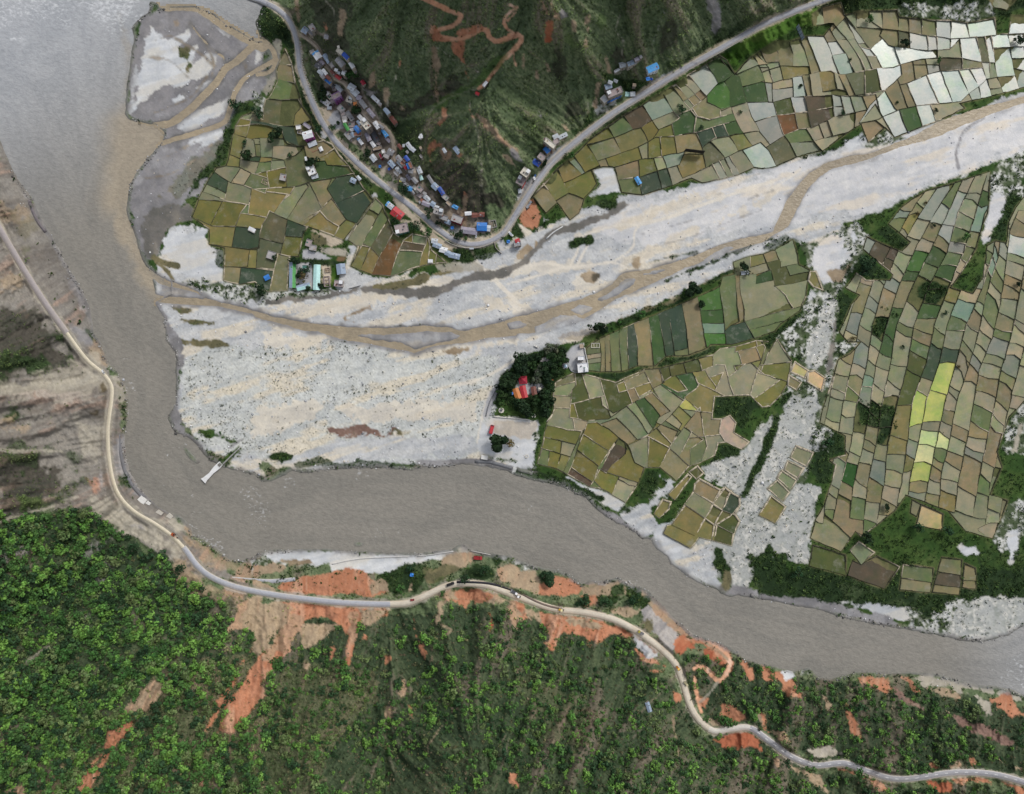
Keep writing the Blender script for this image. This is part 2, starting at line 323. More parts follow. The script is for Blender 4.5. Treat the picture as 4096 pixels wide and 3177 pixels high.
ROADS = {}
def road(name, t, s, width, lift=.3, win=5):
    p = curve(P(t, s) if isinstance(t, str) else t, 2.5); z = samp(H0, p[:, 0], p[:, 1]).astype(float)
    k = np.ones(win) / win; z = np.convolve(np.pad(z, win // 2, 'edge'), k, 'valid')[:len(z)]; z = np.maximum(z, .9)
    ROADS[name] = (p, z + lift, width); return p
road('north', 'O', '470,-60 520,-14 560,3 592,20 616,43 630,75 636,110 641,150 655,190 672,230 690,265 715,300 745,330 790,372 840,412 890,450 930,485 965,509 1000,521 1040,516 1073,497 1093,468 1120,425 1150,380 1180,343 1230,300 1300,246 1380,195 1460,146 1540,101 1620,56 1700,21 1760,-1 1850,-35 1960,-90', 5.7, win=11)
road('south', 'O', '-120,290 -60,390 0,489 30,540 60,590 100,652 135,700 165,742 190,772 220,797 237,822 238,850 234,880 230,920 232,970 240,1020 255,1058 285,1090 330,1117 365,1142 395,1172 420,1206 450,1230 500,1251 570,1266 640,1276 740,1286 850,1288 890,1278 950,1251 990,1244 1040,1249 1100,1271 1180,1298 1240,1305 1300,1318 1350,1341 1400,1376 1438,1413 1455,1450 1470,1500 1490,1535 1522,1559 1560,1554 1600,1553 1640,1580 1690,1615 1740,1632 1800,1628 1850,1645 1900,1660 1950,1660 2030,1648 2110,1650 2184,1668 2280,1700', 6.2, win=15)
road('lane', 'B1', '390,290 450,330 520,395 560,470 590,540 640,600 670,650 740,690 780,740 820,800 870,880 930,960 990,1010 1050,1040 1100,1080 1135,1130 1155,1200 1160,1270 1150,1310 1180,1370 1230,1430 1280,1500 1320,1590 1350,1664', 2.6, .2)
for nm, (p, z, w) in list(ROADS.items()):
    d, zz = sdf(p, False, pad=24, zs=z); d = -d; f = 1 - smooth(w / 2 + .8, w / 2 + (7 if nm != 'lane' else 3), d)
    HV = HV * (1 - f) + (zz - .28) * f; H0 = H0 * (1 - f) + (zz - .28) * f
# ------------------------------------------------------------------ ground cover: colour, wetness and what grows or lies on it
CLS = {}
def cl(name, c1, c2, c3=None, n=None, sp=.10, rock=0, tuft=0, bush=0, tree=0, wet=0, hw=0):
    CLS[name] = dict(c=(lin(*c1), lin(*c2), lin(*(c3 or c2))), n=n, sp=sp, rock=rock, tuft=tuft, bush=bush, tree=tree, wet=wet)
BED = anis(41, 60, 9, 16) ; BED2 = anis(44, 26, 6, 14)
cl('hill', (90, 104, 74), (112, 120, 90), (120, 110, 96), 'hill', .22, bush=.75)
cl('forest', (54, 68, 48), (76, 86, 62), (108, 98, 86), 'hill', .2, bush=.45, tree=1)
cl('open', (84, 90, 64), (106, 100, 80), (118, 100, 86), 'hill', .2, bush=.8, tree=.85)
cl('scree', (134, 129, 121), (110, 104, 97), (152, 132, 118), 'hill', .16, bush=.02, rock=.15)
cl('gravel', (192, 192, 190), (172, 174, 175), (206, 197, 180), 'bed', .12, rock=.9)
cl('bar', (196, 197, 191), (182, 184, 180), (208, 199, 180), 'bed', .16, rock=1, tuft=.75)
cl('sand', (216, 207, 190), (200, 192, 178), (208, 198, 180), 'bed', .05, rock=.15)
cl('silt', (206, 207, 207), (188, 190, 191), (200, 197, 190), 'bed', .03, rock=.05)
cl('track', (222, 214, 199), (214, 206, 192), n='n', sp=.03)
cl('pale', (208, 206, 204), (192, 192, 192), (212, 203, 189), 'bed', .05, rock=.15)
cl('stony', (172, 173, 168), (146, 149, 142), (194, 192, 184), 'spot', .12, rock=.9, tuft=.4, bush=.04)
cl('mud', (136, 133, 133), (118, 116, 116), (150, 148, 148), 'n', .08, rock=.25, wet=.6)
cl('dkmud', (112, 108, 102), (96, 94, 88), (128, 122, 112), 'n', .08, rock=.2, wet=.5)
cl('brown', (150, 132, 106), (128, 112, 90), (168, 150, 124), 'n', .08, rock=.1, wet=.5)
cl('olive', (120, 112, 82), (98, 94, 70), (84, 92, 58), 'n', .12, tuft=.6)
cl('dirt', (196, 182, 160), (176, 162, 142), (206, 194, 176), 'n', .08)
cl('yard', (146, 134, 120), (112, 104, 92), (170, 158, 144), 'n', .16, bush=.2)
cl('conc', (182, 182, 182), (168, 168, 170), (190, 188, 184), 'n', .05)
cl('red', (178, 126, 98), (164, 110, 82), (186, 146, 120), 'hill', .13, tuft=.12, bush=.10)
cl('redroad', (210, 162, 132), (198, 146, 114), (216, 180, 156), 'n', .06)
cl('dkred', (162, 100, 74), (146, 82, 58), (176, 118, 88), 'hill', .09)
cl('tan', (164, 145, 120), (146, 128, 106), (170, 138, 112), 'hill', .14, tuft=.15, bush=.08)
cl('beige', (172, 165, 149), (152, 145, 131), (166, 158, 148), 'hill', .10, tuft=.04, rock=.1)
cl('grass', (50, 74, 34), (66, 88, 42), (80, 96, 52), 'n', .16, bush=.55)
cl('lawn', (58, 88, 30), (74, 104, 40), (90, 110, 50), 'n', .12, bush=.04)
cl('bushy', (36, 52, 30), (50, 68, 38), (66, 80, 52), 'n', .2, bush=1)
cl('mix', (76, 88, 62), (150, 152, 138), (196, 196, 190), 'spot', .14, bush=.5, rock=.3)
cl('dark', (64, 60, 52), (52, 56, 46), (88, 78, 68), 'hill', .16, bush=.25)
cl('greyrk', (150, 146, 144), (126, 122, 120), (168, 162, 156), 'hill', .14, rock=.1)
cl('pit', (58, 52, 34), (72, 62, 40), (90, 78, 54), 'n', .06, wet=1)
cl('rust', (138, 112, 100), (120, 96, 86), (152, 130, 116), 'n', .14, rock=.4, tuft=.3)
cl('plough', (126, 102, 74), (106, 86, 62), (140, 118, 90), 'n', .1)
cl('field', (104, 104, 68), (86, 90, 58), (120, 112, 80), 'n', .1)
def clsarr(k):
    c = CLS[k]; a, b, d = c['c']
    if c['n'] == 'hill':
        f = smooth(-.9, 1.1, ST1 * .5 + ST2 * .45 + N24 * .5)[..., None]; g = (smooth(.25, 1.2, N60 * .8 + ST1 * .5 + ST3 * .3) * .8)[..., None]
    elif c['n'] == 'bed':
        f = smooth(-.5, .6, BED2 + N12 * .4)[..., None]; g = smooth(.05, .6, BED + N12 * .3 + N6 * .15)[..., None]
    elif c['n'] == 'spot':
        f = smooth(-.35, .35, N6 * .7 + N3 * .5 + N12 * .4 + WH * .15)[..., None]; g = smooth(-.1, .5, N12 + N6 * .4 + N3 * .4)[..., None] * f
    else:
        f = smooth(-.7, .7, N12 + N6 * .4)[..., None]; g = smooth(.1, .8, N24 + N6 * .3)[..., None]
    x = a * (1 - f) + b * f; x = x * (1 - g) + d * g
    return x * (1 + c['sp'] * (WH * 1.1 + N3 * .55))[..., None]
COL = clsarr('hill').astype(np.float32); DEN = {k: np.full((NV, NU), CLS['hill'][k], np.float32) for k in ('rock', 'tuft', 'bush', 'tree', 'wet')}
def paint(k, shape, n1=3., n2=1.5, soft=1.0, op=1.0, w=None):
    global COL
    d = shape if isinstance(shape, np.ndarray) and shape.shape == (NV, NU) else (sdf(curve(shape, 4), False) + w / 2 if w else sdf(shape))
    m = smooth(-soft, soft, d + n1 * N12 + n2 * N6 + .6 * WH * min(1, n2)) * op
    j, i = np.where(m.max(1) > 0)[0], np.where(m.max(0) > 0)[0]
    if len(j) == 0: return
    s = (slice(j[0], j[-1] + 1), slice(i[0], i[-1] + 1)); m = m[s].astype(np.float32)
    COL[s] = COL[s] * (1 - m[..., None]) + clsarr(k)[s] * m[..., None]
    for q in DEN: DEN[q][s] = DEN[q][s] * (1 - m) + CLS[k][q] * m
def A(k, t, s, **kw): paint(k, P(t, s), **kw)
def L(k, t, s, w, **kw): paint(k, P(t, s), w=w, **{**dict(n1=.8, n2=.6, soft=.7), **kw})

A('forest', 'O', '-300,1080 100,1075 200,1065 310,1165 390,1190 480,1300 520,1320 860,1305 1000,1290 1350,1345 1400,1420 1450,1490 1500,1570 1600,1560 1740,1640 1900,1670 2300,1690 2300,2000 -300,2000', n1=7)
A('forest', 'O', '1450,1390 1560,1400 1700,1445 1900,1455 2300,1520 2300,1690 2110,1645 1900,1655 1740,1625 1600,1545 1520,1550 1470,1480', n1=4)
A('scree', 'O', '-300,250 0,300 110,490 190,640 230,760 270,950 330,1060 450,1190 520,1240 420,1235 360,1190 310,1165 200,1080 100,1090 -300,1130', n1=4)
A('grass', 'O', '300,-200 520,-60 600,30 640,110 700,290 960,520 1060,520 1180,350 1470,140 1760,0 1900,-100 2500,-100 2500,1440 2000,1350 1600,1260 1350,1130 1000,990 600,1000 380,900 330,620 270,430 280,240', n1=2)
# the wide gravel bed
A('gravel', 'O', '330,560 350,520 360,480 410,480 440,505 480,560 480,600 560,618 640,622 720,614 790,588 860,592 960,570 1010,548 1060,540 1110,500 1160,485 1200,462 1260,440 1330,415 1400,408 1500,388 1640,355 1720,330 1800,312 1850,290 2000,262 2184,196 2400,120 2400,290 2184,325 2080,365 1960,410 1900,440 1790,480 1700,510 1640,545 1580,570 1480,612 1380,660 1290,695 1230,728 1180,742 1110,760 1060,830 1040,900 1030,960 1090,965 1140,985 1140,1000 1020,1000 800,990 640,1000 540,985 440,960 390,900 370,880 385,770 360,720 330,650')
A('bar', 'O', '380,790 420,740 560,740 700,720 860,755 1060,760 1060,830 1040,900 1030,965 900,985 640,992 530,985 430,950 390,890', n1=6)
A('pale', 'O', '1250,470 1400,420 1640,365 1720,340 1820,318 1900,300 2184,215 2400,140 2400,285 2184,318 2060,365 1960,405 1900,430 1780,470 1720,480 1640,480 1500,500 1400,520 1300,520', n1=6, n2=3)
for t, s in (('B2', '120,900 400,860 600,830 850,790 1100,800 1250,830 1150,880 900,900 720,990 650,1030 500,960 250,930'), ('B2', '1280,680 1480,640 1640,640 1700,670 1600,740 1400,770 1200,760'), ('B2', '1900,620 2184,500 2184,620 2050,680 1980,700'),
  ('C2', '0,490 90,470 200,560 480,540 700,560 560,620 200,600 60,650 0,650'), ('C2', '0,800 90,900 200,960 0,1000'), ('C2', '530,620 700,620 780,690 700,800 580,790 530,700'), ('C2', '1060,520 1120,450 1400,320 1700,180 2000,40 2184,-40 2184,40 1900,150 1600,260 1300,420 1100,590'),
  ('C2', '540,310 860,230 1060,120 1250,40 1500,-30 1900,-60 1700,30 1300,140 1100,210 900,270 620,310'), ('B2', '1560,1290 1700,1220 1900,1210 2100,1170 2184,1180 1900,1270 1700,1300'), ('B2', '0,1090 400,1140 600,1190 400,1260 100,1240'), ('A2', '1450,890 1600,900 1700,950 1500,950'), ('B2', '1760,780 2100,880 2184,860 2184,960 2000,960'),
  ('B3', '0,130 250,60 600,30 500,150 200,300 0,350'), ('B3', '700,100 1300,40 1800,60 1850,200 1600,180 1200,180 900,230')):
    A('sand', t, s, n1=5, n2=3, op=.85)
for t, s, w in (('C2', '1040,230 1300,170 1600,60 2000,-80 2184,-130', 4), ('C2', '-20,720 200,660 420,590 640,570 850,540 960,580', 2.6), ('C2', '0,610 300,545 520,590 600,480 640,400', 3), ('C2', '850,540 960,470 1030,400 1040,280 1130,170 1180,60', 2.6), ('C2', '500,570 560,450 600,330 680,290 900,230 1040,230', 2.4),
  ('B2', '1800,480 1850,550 1920,620 2000,690 2090,780 2184,870', 4.6), ('C2', '0,870 60,920 130,960', 4.6), ('C2', '900,900 960,830 1000,920', 2), ('B3', '1950,-20 1900,150 1860,350 1850,440', 3.0), ('B2', '2184,1340 2050,1420 1900,1500 1700,1560', 3), ('C2', '1230,160 1400,110 1700,-10 1900,-70', 2), ('D1', '0,1640 100,1560 200,1500 330,1400', 2.5)):
    L('track', t, s, w, op=.9, n1=.5, n2=.3)
for s in ('1720,-20 1900,-110 2184,-250', '1000,330 1300,250 1600,160 1900,50 2184,-60', '1200,410 1500,330 1800,210 2100,100'): L('mud', 'C2', s, 1.0, n1=1.5, op=.55)
L('mud', 'D1', '1850,975 1700,1080 1640,1200 1620,1290 1640,1400', 3.4, n1=.4); L('silt', 'D1', '1830,985 1700,1085 1645,1200 1625,1280', 1.2, n1=.2)
# old channels of the bed
L('dkmud', 'B2', '0,850 300,840 600,810 850,760 1100,770 1300,790 1550,770 1700,700 1850,650 2000,640 2184,560', 9, n1=3); L('dkmud', 'C2', '-30,600 100,540 200,440 300,330 420,270 560,240 700,190 860,130 940,60', 8, n1=3)
L('olive', 'B2', '1000,740 1300,700 1500,640 1700,590', 8, n1=3); L('brown', 'C2', '80,490 140,420 200,380', 8); A('brown', 'C2', '980,570 1040,500 1080,490 1090,560 1070,600', n1=2); A('brown', 'C2', '560,640 700,620 740,650 700,710 640,700'); A('pit', 'C2', '690,640 740,625 760,650 730,690 695,690', n1=1); A('brown', 'B2', '710,990 960,905 950,930 830,980 760,1000 840,1040 760,1040', n1=1.5)
A('brown', 'B2', '1540,1300 1650,1230 1800,1240 1790,1290 1650,1305', n1=3); A('rust', 'B3', '620,290 760,265 900,265 1000,295 1080,320 1150,300 1130,340 1060,370 960,330 860,350 740,360', n1=5, n2=2.5); A('olive', 'B3', '1130,320 1200,300 1300,300 1290,330 1150,340'); A('gravel', 'B3', '640,390 900,350 1300,340 1800,330 1850,440 1700,500 1300,520 900,560 500,600 200,590 400,500', n1=5); A('silt', 'B3', '640,410 800,380 900,390 900,480 700,500 640,460', n1=4, op=.6)
for s in ('1430,915 1500,905 1590,925 1600,950 1500,955', '1440,1030 1550,1005 1780,1040 1700,1060 1560,1040', '1480,1200 1600,1180 1850,1200 1900,1230 1600,1245'): A('olive', 'A2', s, n1=3)
A('mud', 'A2', '1300,880 1340,900 1400,1010 1420,1060 1470,1140 1530,1260 1480,1330 1400,1200 1370,1000', n1=2); A('mud', 'A2', '1470,1340 1590,1250 1540,1330 1500,1440 1500,1600 1465,1620'); A('mud', 'A3', '1420,140 1480,90 1500,200 1560,320 1650,400 1700,470 1640,420 1500,330 1440,280', n1=2); A('grass', 'A3', '1640,290 1760,290 1950,380 1990,400 1900,400 1740,350', n1=3); L('grass', 'A3', '1830,580 1900,520 1990,450', 5); L('mud', 'A3', '1910,440 2010,370', 2.5, n1=0)
A('gravel', 'A3', '1870,610 2184,660 2184,480 2000,470', n1=4); L('bushy', 'B3', '60,515 160,515 280,515', 4, n1=3); L('bushy', 'B3', '360,585 560,550 640,600 860,580 1000,580 1360,590', 5, n1=3, op=.8); L('mud', 'B3', '1360,560 1600,560 1780,550 1950,570 2140,620', 4.5, n1=.5)
# river bars of the confluence
A('mud', 'O', '275,430 290,390 340,330 390,300 440,270 470,290 460,330 400,420 370,470 350,480 345,530 330,560 300,530 285,470', n1=2); A('dkmud', 'A2', '1200,150 1400,60 1560,60 1620,160 1480,220 1400,290 1340,430 1300,500 1230,480 1190,350', n1=4)
A('silt', 'A2', '1380,290 1500,220 1560,310 1640,240 1730,270 1740,390 1860,410 1880,570 1870,690 1740,700 1560,640 1440,640 1360,580 1500,560 1340,470', n1=5); L('olive', 'A2', '1280,500 1350,540 1470,570', 6); A('bushy', 'A2', '1780,410 1860,420 1890,600 1780,570', n1=4, op=.8); L('olive', 'A2', '1300,540 1400,620 1440,690', 4)
A('mud', 'A1', '1080,980 1060,900 1110,420 1170,160 1300,90 1500,60 1740,110 1960,250 2110,350 2184,400 2184,800 2000,860 1900,1000 1860,1180 1880,1300 1780,1420 1660,1640 1100,1660 1150,1430 1350,1180 1380,1080 1280,1020', n1=2)
A('silt', 'A1', '1250,220 1330,260 1380,310 1430,310 1560,260 1620,290 1540,350 1430,380 1500,410 1510,470 1640,380 1630,470 1560,560 1740,440 1810,460 1800,530 1740,600 1620,660 1450,720 1290,740 1200,830 1120,890 1140,700 1170,460', n1=4); A('silt', 'A1', '1130,880 1075,970 1090,700 1140,500 1150,600 1120,760', n1=1.5, op=.6)
A('silt', 'A1', '1480,1020 1600,940 1760,890 1900,820 1920,840 1870,950 1700,1020 1560,1090 1480,1070', n1=2); A('silt', 'A1', '1560,1220 1570,1160 1700,1100 1840,1060 1870,1110 1700,1230 1600,1290 1680,1190', n1=2.5); A('silt', 'A1', '1410,830 1500,800 1560,800 1470,855', n1=1); A('silt', 'A1', '1630,740 1700,690 1780,660 1770,700 1700,755', n1=1); A('silt', 'A1', '1780,215 1900,250 1910,310 1850,280', n1=1.5); A('silt', 'A1', '2110,410 2184,370 2184,460 2150,480', n1=1.5); A('silt', 'B1', '0,390 40,360 60,400 40,500 0,560', n1=1)
A('brown', 'A1', '1580,100 1800,90 2000,210 1980,100 1900,50 1700,40', op=.6); A('brown', 'A1', '1440,170 1540,170 1500,250 1440,220', op=.7); A('olive', 'A1', '1600,1300 1860,1180 1880,1300 1700,1450 1500,1640 1300,1640', n1=5, op=.55)
for s in ('1300,330 1420,300 1560,380 1700,470 1800,560', '1240,480 1400,500 1560,640', '1720,640 1600,800 1440,880 1280,940', '1500,1000 1380,1060 1240,1080', '1620,1180 1480,1260 1330,1330', '1760,1200 1600,1350 1400,1450 1220,1480', '1700,330 1780,520 1760,640', '1980,440 2040,540 2060,640'): L('brown', 'A1', s, 1.6, n1=1.5, op=.7); L('dkmud', 'A1', s, 3.6, n1=2, op=.3)
A('bushy', 'A1', '1880,960 1940,950 1920,1200 1880,1290 1780,1420 1640,1560 1560,1640 1620,1500 1760,1340 1860,1200', n1=3); A('olive', 'A1', '1500,400 1580,410 1560,480 1500,460', n1=3); A('olive', 'A1', '1530,560 1590,530 1590,600 1540,610', n1=3)
A('bushy', 'A1', '1900,860 2000,850 2100,880 2184,840 2184,900 2050,930 1930,960', n1=2)
A('bushy', 'B1', '-100,-40 0,10 140,80 250,160 310,240 340,330 350,420 365,600 420,780 500,940 560,1060 640,1150 720,1260 900,1420 1040,1540 960,1560 800,1440 640,1260 540,1160 470,1050 400,880 340,690 320,540 270,410 220,360 130,340 60,310 -10,290 -40,200', n1=3)
A('beige', 'B1', '150,340 220,310 230,420 200,520 180,650 90,800 70,760 170,600 190,450', n1=3, op=.8); A('mud', 'B1', '0,600 70,640 60,720 0,760'); A('mix', 'B1', '0,760 70,780 90,830 70,1000 0,1000')
# east wash and sandy flats
A('mix', 'O', '1700,520 1760,490 1830,475 1860,520 1835,570 1800,610 1790,690 1785,790 1775,880 1735,960 1720,1060 1735,1110 1700,1195 1620,1190 1590,1260 1545,1260 1530,1180 1560,1100 1600,1020 1640,940 1690,800 1715,720 1740,640 1720,570', n1=4)
A('pale', 'O', '1730,530 1770,500 1800,515 1800,560 1780,600 1755,610 1735,580', n1=3); A('stony', 'O', '1762,640 1782,640 1780,690 1765,760 1740,790 1715,790 1725,730', n1=2); A('gravel', 'D2', '0,430 200,300 500,130 700,110 740,180 600,270 480,380 340,400 250,340 0,470', n1=4)
for s, k in (('720,260 760,250 800,330 770,380 740,310', 'silt'), ('640,440 700,410 750,510 650,570', 'silt'), ('530,610 580,600 700,600 760,530 660,710 600,700 540,660', 'brown'), ('410,610 450,620 510,770 430,740 390,690', 'olive'), ('400,760 460,790 520,740 480,850 360,960 330,1010 350,900', 'gravel'), ('620,1020 610,1200 600,1350 570,1470 530,1470 560,1290', 'dkmud')): A(k, 'D2', s, n1=2)
A('stony', 'D3', '-1100,1250 -900,1180 -700,1050 -560,1060 -500,950 -420,860 -300,830 -100,600 0,400 150,150 230,0 450,0 490,100 420,400 440,480 380,600 260,800 400,720 490,750 420,1000 400,1200 380,1380 250,1400 150,1300 0,1340 -60,1500 -150,1600 -260,1560 -300,1500 -520,1600 -700,1500 -860,1400', n1=4)
A('stony', 'D3', '200,800 330,720 480,730 450,950 400,1080 390,1350 260,1400 200,1300 240,1080', n1=4); A('gravel', 'C3', '1350,1390 1500,1270 1700,1230 1690,1400 1760,1590 1620,1570 1450,1480', n1=4); A('silt', 'C3', '1180,1130 1220,1080 1330,1060 1440,940 1440,1000 1320,1090 1280,1150 1500,1280 1350,1390 1250,1290', n1=3); A('stony', 'C3', '1920,1000 2184,900 2184,1100 2060,1330 1980,1580 1860,1540 1800,1340 1860,1200', n1=4); A('stony', 'C3', '1600,600 1900,480 2184,180 2184,330 2000,640 1930,820 1760,760 1640,680', n1=4)
A('silt', 'C3', '480,690 640,760 760,790 960,880 900,970 760,900 640,840 470,720', n1=2); A('silt', 'C3', '1220,600 1270,690 1370,720 1320,760 1230,670', n1=2); A('gravel', 'C3', '1050,900 1180,860 1230,760 1350,760 1180,960 1230,1080 1180,1180 1100,1180 920,1060 900,980', n1=4)
L('bushy', 'C3', '1950,830 2010,680 2080,560 2130,420 2184,300', 7, n1=3); L('bushy', 'D3', '-20,560 60,420 150,120 230,0', 5, n1=3); A('bushy', 'C3', '1130,610 1230,620 1270,720 1150,860 1080,900 1060,800', n1=4, op=.8); A('bushy', 'C3', '930,950 1060,920 1060,980 960,1000', n1=4); A('bushy', 'C3', '1700,1250 1760,1270 1780,1340 1840,1440 1790,1620 1740,1470 1700,1400', n1=2)
A('mud', 'C3', '680,870 760,960 900,990 1000,1090 1110,1180 1180,1190 1090,1185 870,1060 750,980', n1=1.5); A('olive', 'C3', '1780,1460 1840,1480 1830,1640 1760,1630', n1=2); A('mud', 'C3', '1850,1580 2184,1640 2184,1700 1780,1664', n1=2); A('bushy', 'C3', '2080,1460 2184,1200 2184,1600 2080,1540', n1=4); L('bushy', 'C3', '170,630 330,690 460,730 640,810 750,860', 6, n1=2)
A('bushy', 'D3', '-100,1350 200,1350 240,1500 420,1430 700,1500 1000,1620 1160,1640 1180,1420 1420,1650 1650,1640 1800,1610 1820,1480 1800,1350 2000,1200 2400,1200 2400,1750 0,1800', n1=5); A('grass', 'D3', '1750,1250 2000,1150 2300,1100 2300,1500 1900,1450', n1=6, op=.7); A('mix', 'D3', '1900,1150 2000,850 2184,900 2184,1250 2000,1300', n1=6); A('silt', 'D3', '2060,1130 2140,1110 2140,1250 2080,1400 2050,1300', n1=3); A('silt', 'D3', '1650,1260 1780,1250 1800,1330 1690,1340', n1=3)
A('bushy', 'D4', '0,-40 500,-30 640,60 800,60 1240,100 1300,250 1440,310 1520,250 1560,100 1800,60 1840,20 2400,-60 2400,-200 0,-200', n1=6); A('mix', 'D4', '1200,120 1240,110 1500,200 1560,60 1800,60 1900,100 1800,240 1600,330 1300,290 1220,250', n1=5); A('stony', 'D4', '1640,100 1850,30 2000,40 2300,20 2300,240 2040,350 1850,380 1700,370 1560,320', n1=5); A('silt', 'D4', '640,60 760,50 830,90 1100,100 1200,120 1240,200 1180,240 1000,170 700,80', n1=3); A('mud', 'D4', '0,10 400,40 640,80 900,160 1050,180 1200,280 900,230 500,130 0,40', n1=2)
A('bushy', 'D3', '430,240 680,330 740,410 700,490 600,520 620,580 560,700 500,760 430,720 400,600 430,480', n1=4); A('mix', 'D3', '430,260 560,290 560,460 440,470', n1=4)
A('bushy', 'D1', '660,-60 2300,-60 2300,60 1950,150 1720,190 1450,170 1150,140 1120,60 900,90 790,100 690,130', n1=4); A('mix', 'D1', '1150,50 1900,30 1930,140 1720,180 1450,160 1150,120', n1=4); A('lawn', 'D1', '-300,330 0,200 260,100 480,50 430,110 420,210 280,230 120,320 0,390 -250,480', n1=3); A('lawn', 'C1', '1740,460 1900,390 2184,210 2184,340 2000,430 1870,570', n1=2)
for s in ('1690,880 1920,810 1900,840 1700,930', '470,1170 600,1090 800,1040 820,1030 720,1080 560,1160', '880,180 930,280 1060,460 1060,520 940,400 880,260'): A('grass', 'D1', s, n1=2)
A('mix', 'D1', '1040,1060 1200,1150 900,1240 830,1220', n1=3); A('bushy', 'D1', '340,1310 520,1260 740,1120 820,1080 700,1180 520,1290', n1=2); A('silt', 'D1', '700,1180 830,1110 820,1200 740,1260', n1=2)
A('mix', 'D1', '1500,1500 1900,1400 1990,1330 2184,1280 2184,1664 1880,1664 1890,1440', n1=4); A('bushy', 'D2', '0,430 200,300 300,350 320,480 240,360 110,440', n1=2, op=.7); A('bushy', 'D2', '980,260 1060,220 1230,360 1180,450 940,300', n1=2); A('bushy', 'D2', '820,450 980,570 1080,690 880,680 750,600 800,520', n1=3); A('bushy', 'D2', '640,760 790,860 720,960 660,1100 650,1170 900,1180 830,1320 640,1330', n1=3); A('mix', 'D2', '640,1230 800,1150 900,1200 800,1260 660,1280', n1=3)
A('bushy', 'D2', '120,1110 310,960 380,830 390,700 400,800 340,960 200,1180 260,1380 350,1180 350,1350 260,1360 60,1290 -100,1230', n1=4); A('mix', 'D2', '130,1180 300,1040 420,820 500,760 620,740 560,830 440,1000 380,1180 360,1330 250,1320', n1=5)
A('bushy', 'D2', '2080,-20 2160,0 2100,180 1960,420 1880,560 1870,700 1740,830 1700,800 1850,640 1880,400', n1=4); A('pale', 'D2', '1930,-40 2030,-20 1980,200 1900,330 1850,380 1830,290', n1=2); A('mix', 'D3', '2060,180 2184,60 2300,60 2300,500 2000,500', n1=5); A('beige', 'D3', '2150,220 2184,230 2130,480 2080,470', n1=1)
A('bushy', 'C2', '640,1450 750,1460 940,1450 1060,1410 1200,1400 1300,1330 1490,1310 1640,1250 1700,1230 1740,1260 1570,1330 1330,1400 1120,1430 900,1530 780,1520 660,1600 600,1640 640,1520', n1=3); A('grass', 'C2', '530,1240 740,1160 1000,1040 1440,850 1460,870 1030,1080 740,1190 560,1270', n1=1.5); L('bushy', 'C2', '900,1050 1080,970 1200,930 1400,880 1480,800', 6, n1=3); A('brown', 'C2', '300,1180 600,1180 900,1030 1100,950 1400,860 1440,820 1740,680 1700,660 1400,820 1000,980 700,1080', n1=3, op=.5)
L('bushy', 'C2', '1300,690 1500,610 1740,520', 2.5, n1=2); L('bushy', 'C2', '1750,500 2000,400 2184,330', 3, n1=2); L('bushy', 'C2', '1100,550 1300,500 1560,460', 2, n1=2, op=.8); L('bushy', 'C2', '1640,720 1760,650 1880,600', 4, n1=2); A('bushy', 'C2', '480,370 560,350 680,320 700,380 560,420 500,450', n1=3); A('bushy', 'C2', '680,50 760,10 880,10 880,60 780,90', n1=3); A('grass', 'C1', '700,1620 900,1600 880,1664 700,1664', n1=2); L('bushy', 'B2', '1150,1070 1300,1070 1400,1060', 2.5, n1=1)
A('bushy', 'C3', '1690,40 1760,-60 2184,-30 2160,60 1980,170 1930,330 1880,240 1830,170 1700,200', n1=3); A('bushy', 'C3', '1700,540 1760,390 1820,420 1930,450 1880,500', n1=3); A('bushy', 'C3', '1640,310 1720,310 1720,380 1640,390', n1=2)
# the village side
A('yard', 'O', '650,70 700,70 715,100 780,180 840,260 900,330 960,420 1000,450 1050,470 1040,500 1000,505 940,470 860,400 780,330 720,280 690,230 665,150', n1=4)
A('bushy', 'O', '650,85 690,75 730,105 775,170 770,200 730,190 700,150 690,170 690,220 665,180', n1=4, op=.75); A('bushy', 'O', '775,190 800,200 850,265 900,330 985,440 970,440 900,390 860,320 820,270', n1=4, op=.8)
A('dirt', 'B1', '520,890 580,890 640,930 700,1050 700,1100 640,1100 590,1000', n1=2); A('conc', 'B1', '640,930 690,920 740,1080 650,1060 610,990', n1=1); A('conc', 'B1', '540,1090 620,1090 640,1130 545,1160', n1=1); A('dirt', 'B1', '700,1130 800,1240 800,1290 740,1240 690,1170', n1=2); A('dirt', 'B1', '1040,1430 1090,1370 1100,1400 1050,1470', n1=1.5); A('dirt', 'B1', '1090,1500 1180,1500 1200,1600 1150,1600', n1=2)
L('dirt', 'B2', '1170,20 1270,120 1400,260 1500,340 1640,420 1800,465', 7.5, n1=1.5); L('dirt', 'B2', '1230,0 1330,90 1480,240 1600,340', 6.5, n1=1.5); A('dirt', 'B2', '1330,60 1420,80 1500,180 1560,260 1640,320 1780,340 1920,310 2000,300 1960,360 1700,350 1560,300 1450,200', n1=2); A('conc', 'B2', '1600,270 1700,240 1720,330 1620,310', n1=1, op=.6); L('dirt', 'B2', '1200,190 1280,200 1330,190', 3)
A('conc', 'C1', '90,1540 180,1460 250,1470 160,1600 60,1664', n1=1); A('conc', 'C1', '270,1330 360,1260 470,1190 490,1230 380,1350 320,1370', n1=1); A('conc', 'C1', '1170,690 1320,590 1440,560 1400,610 1200,710', n1=1); A('mix', 'C1', '700,850 900,830 960,840 850,900 720,990 700,920', n1=3); A('conc', 'B2', '2000,350 2060,340 2100,400 2050,460', n1=1); A('gravel', 'B2', '1920,500 2060,440 2184,440 2184,520 2000,560', n1=3); A('gravel', 'C2', '0,430 100,440 150,400 200,420 260,270 330,180 270,140 260,220 200,280 60,200 60,260 130,340 60,460', n1=3)
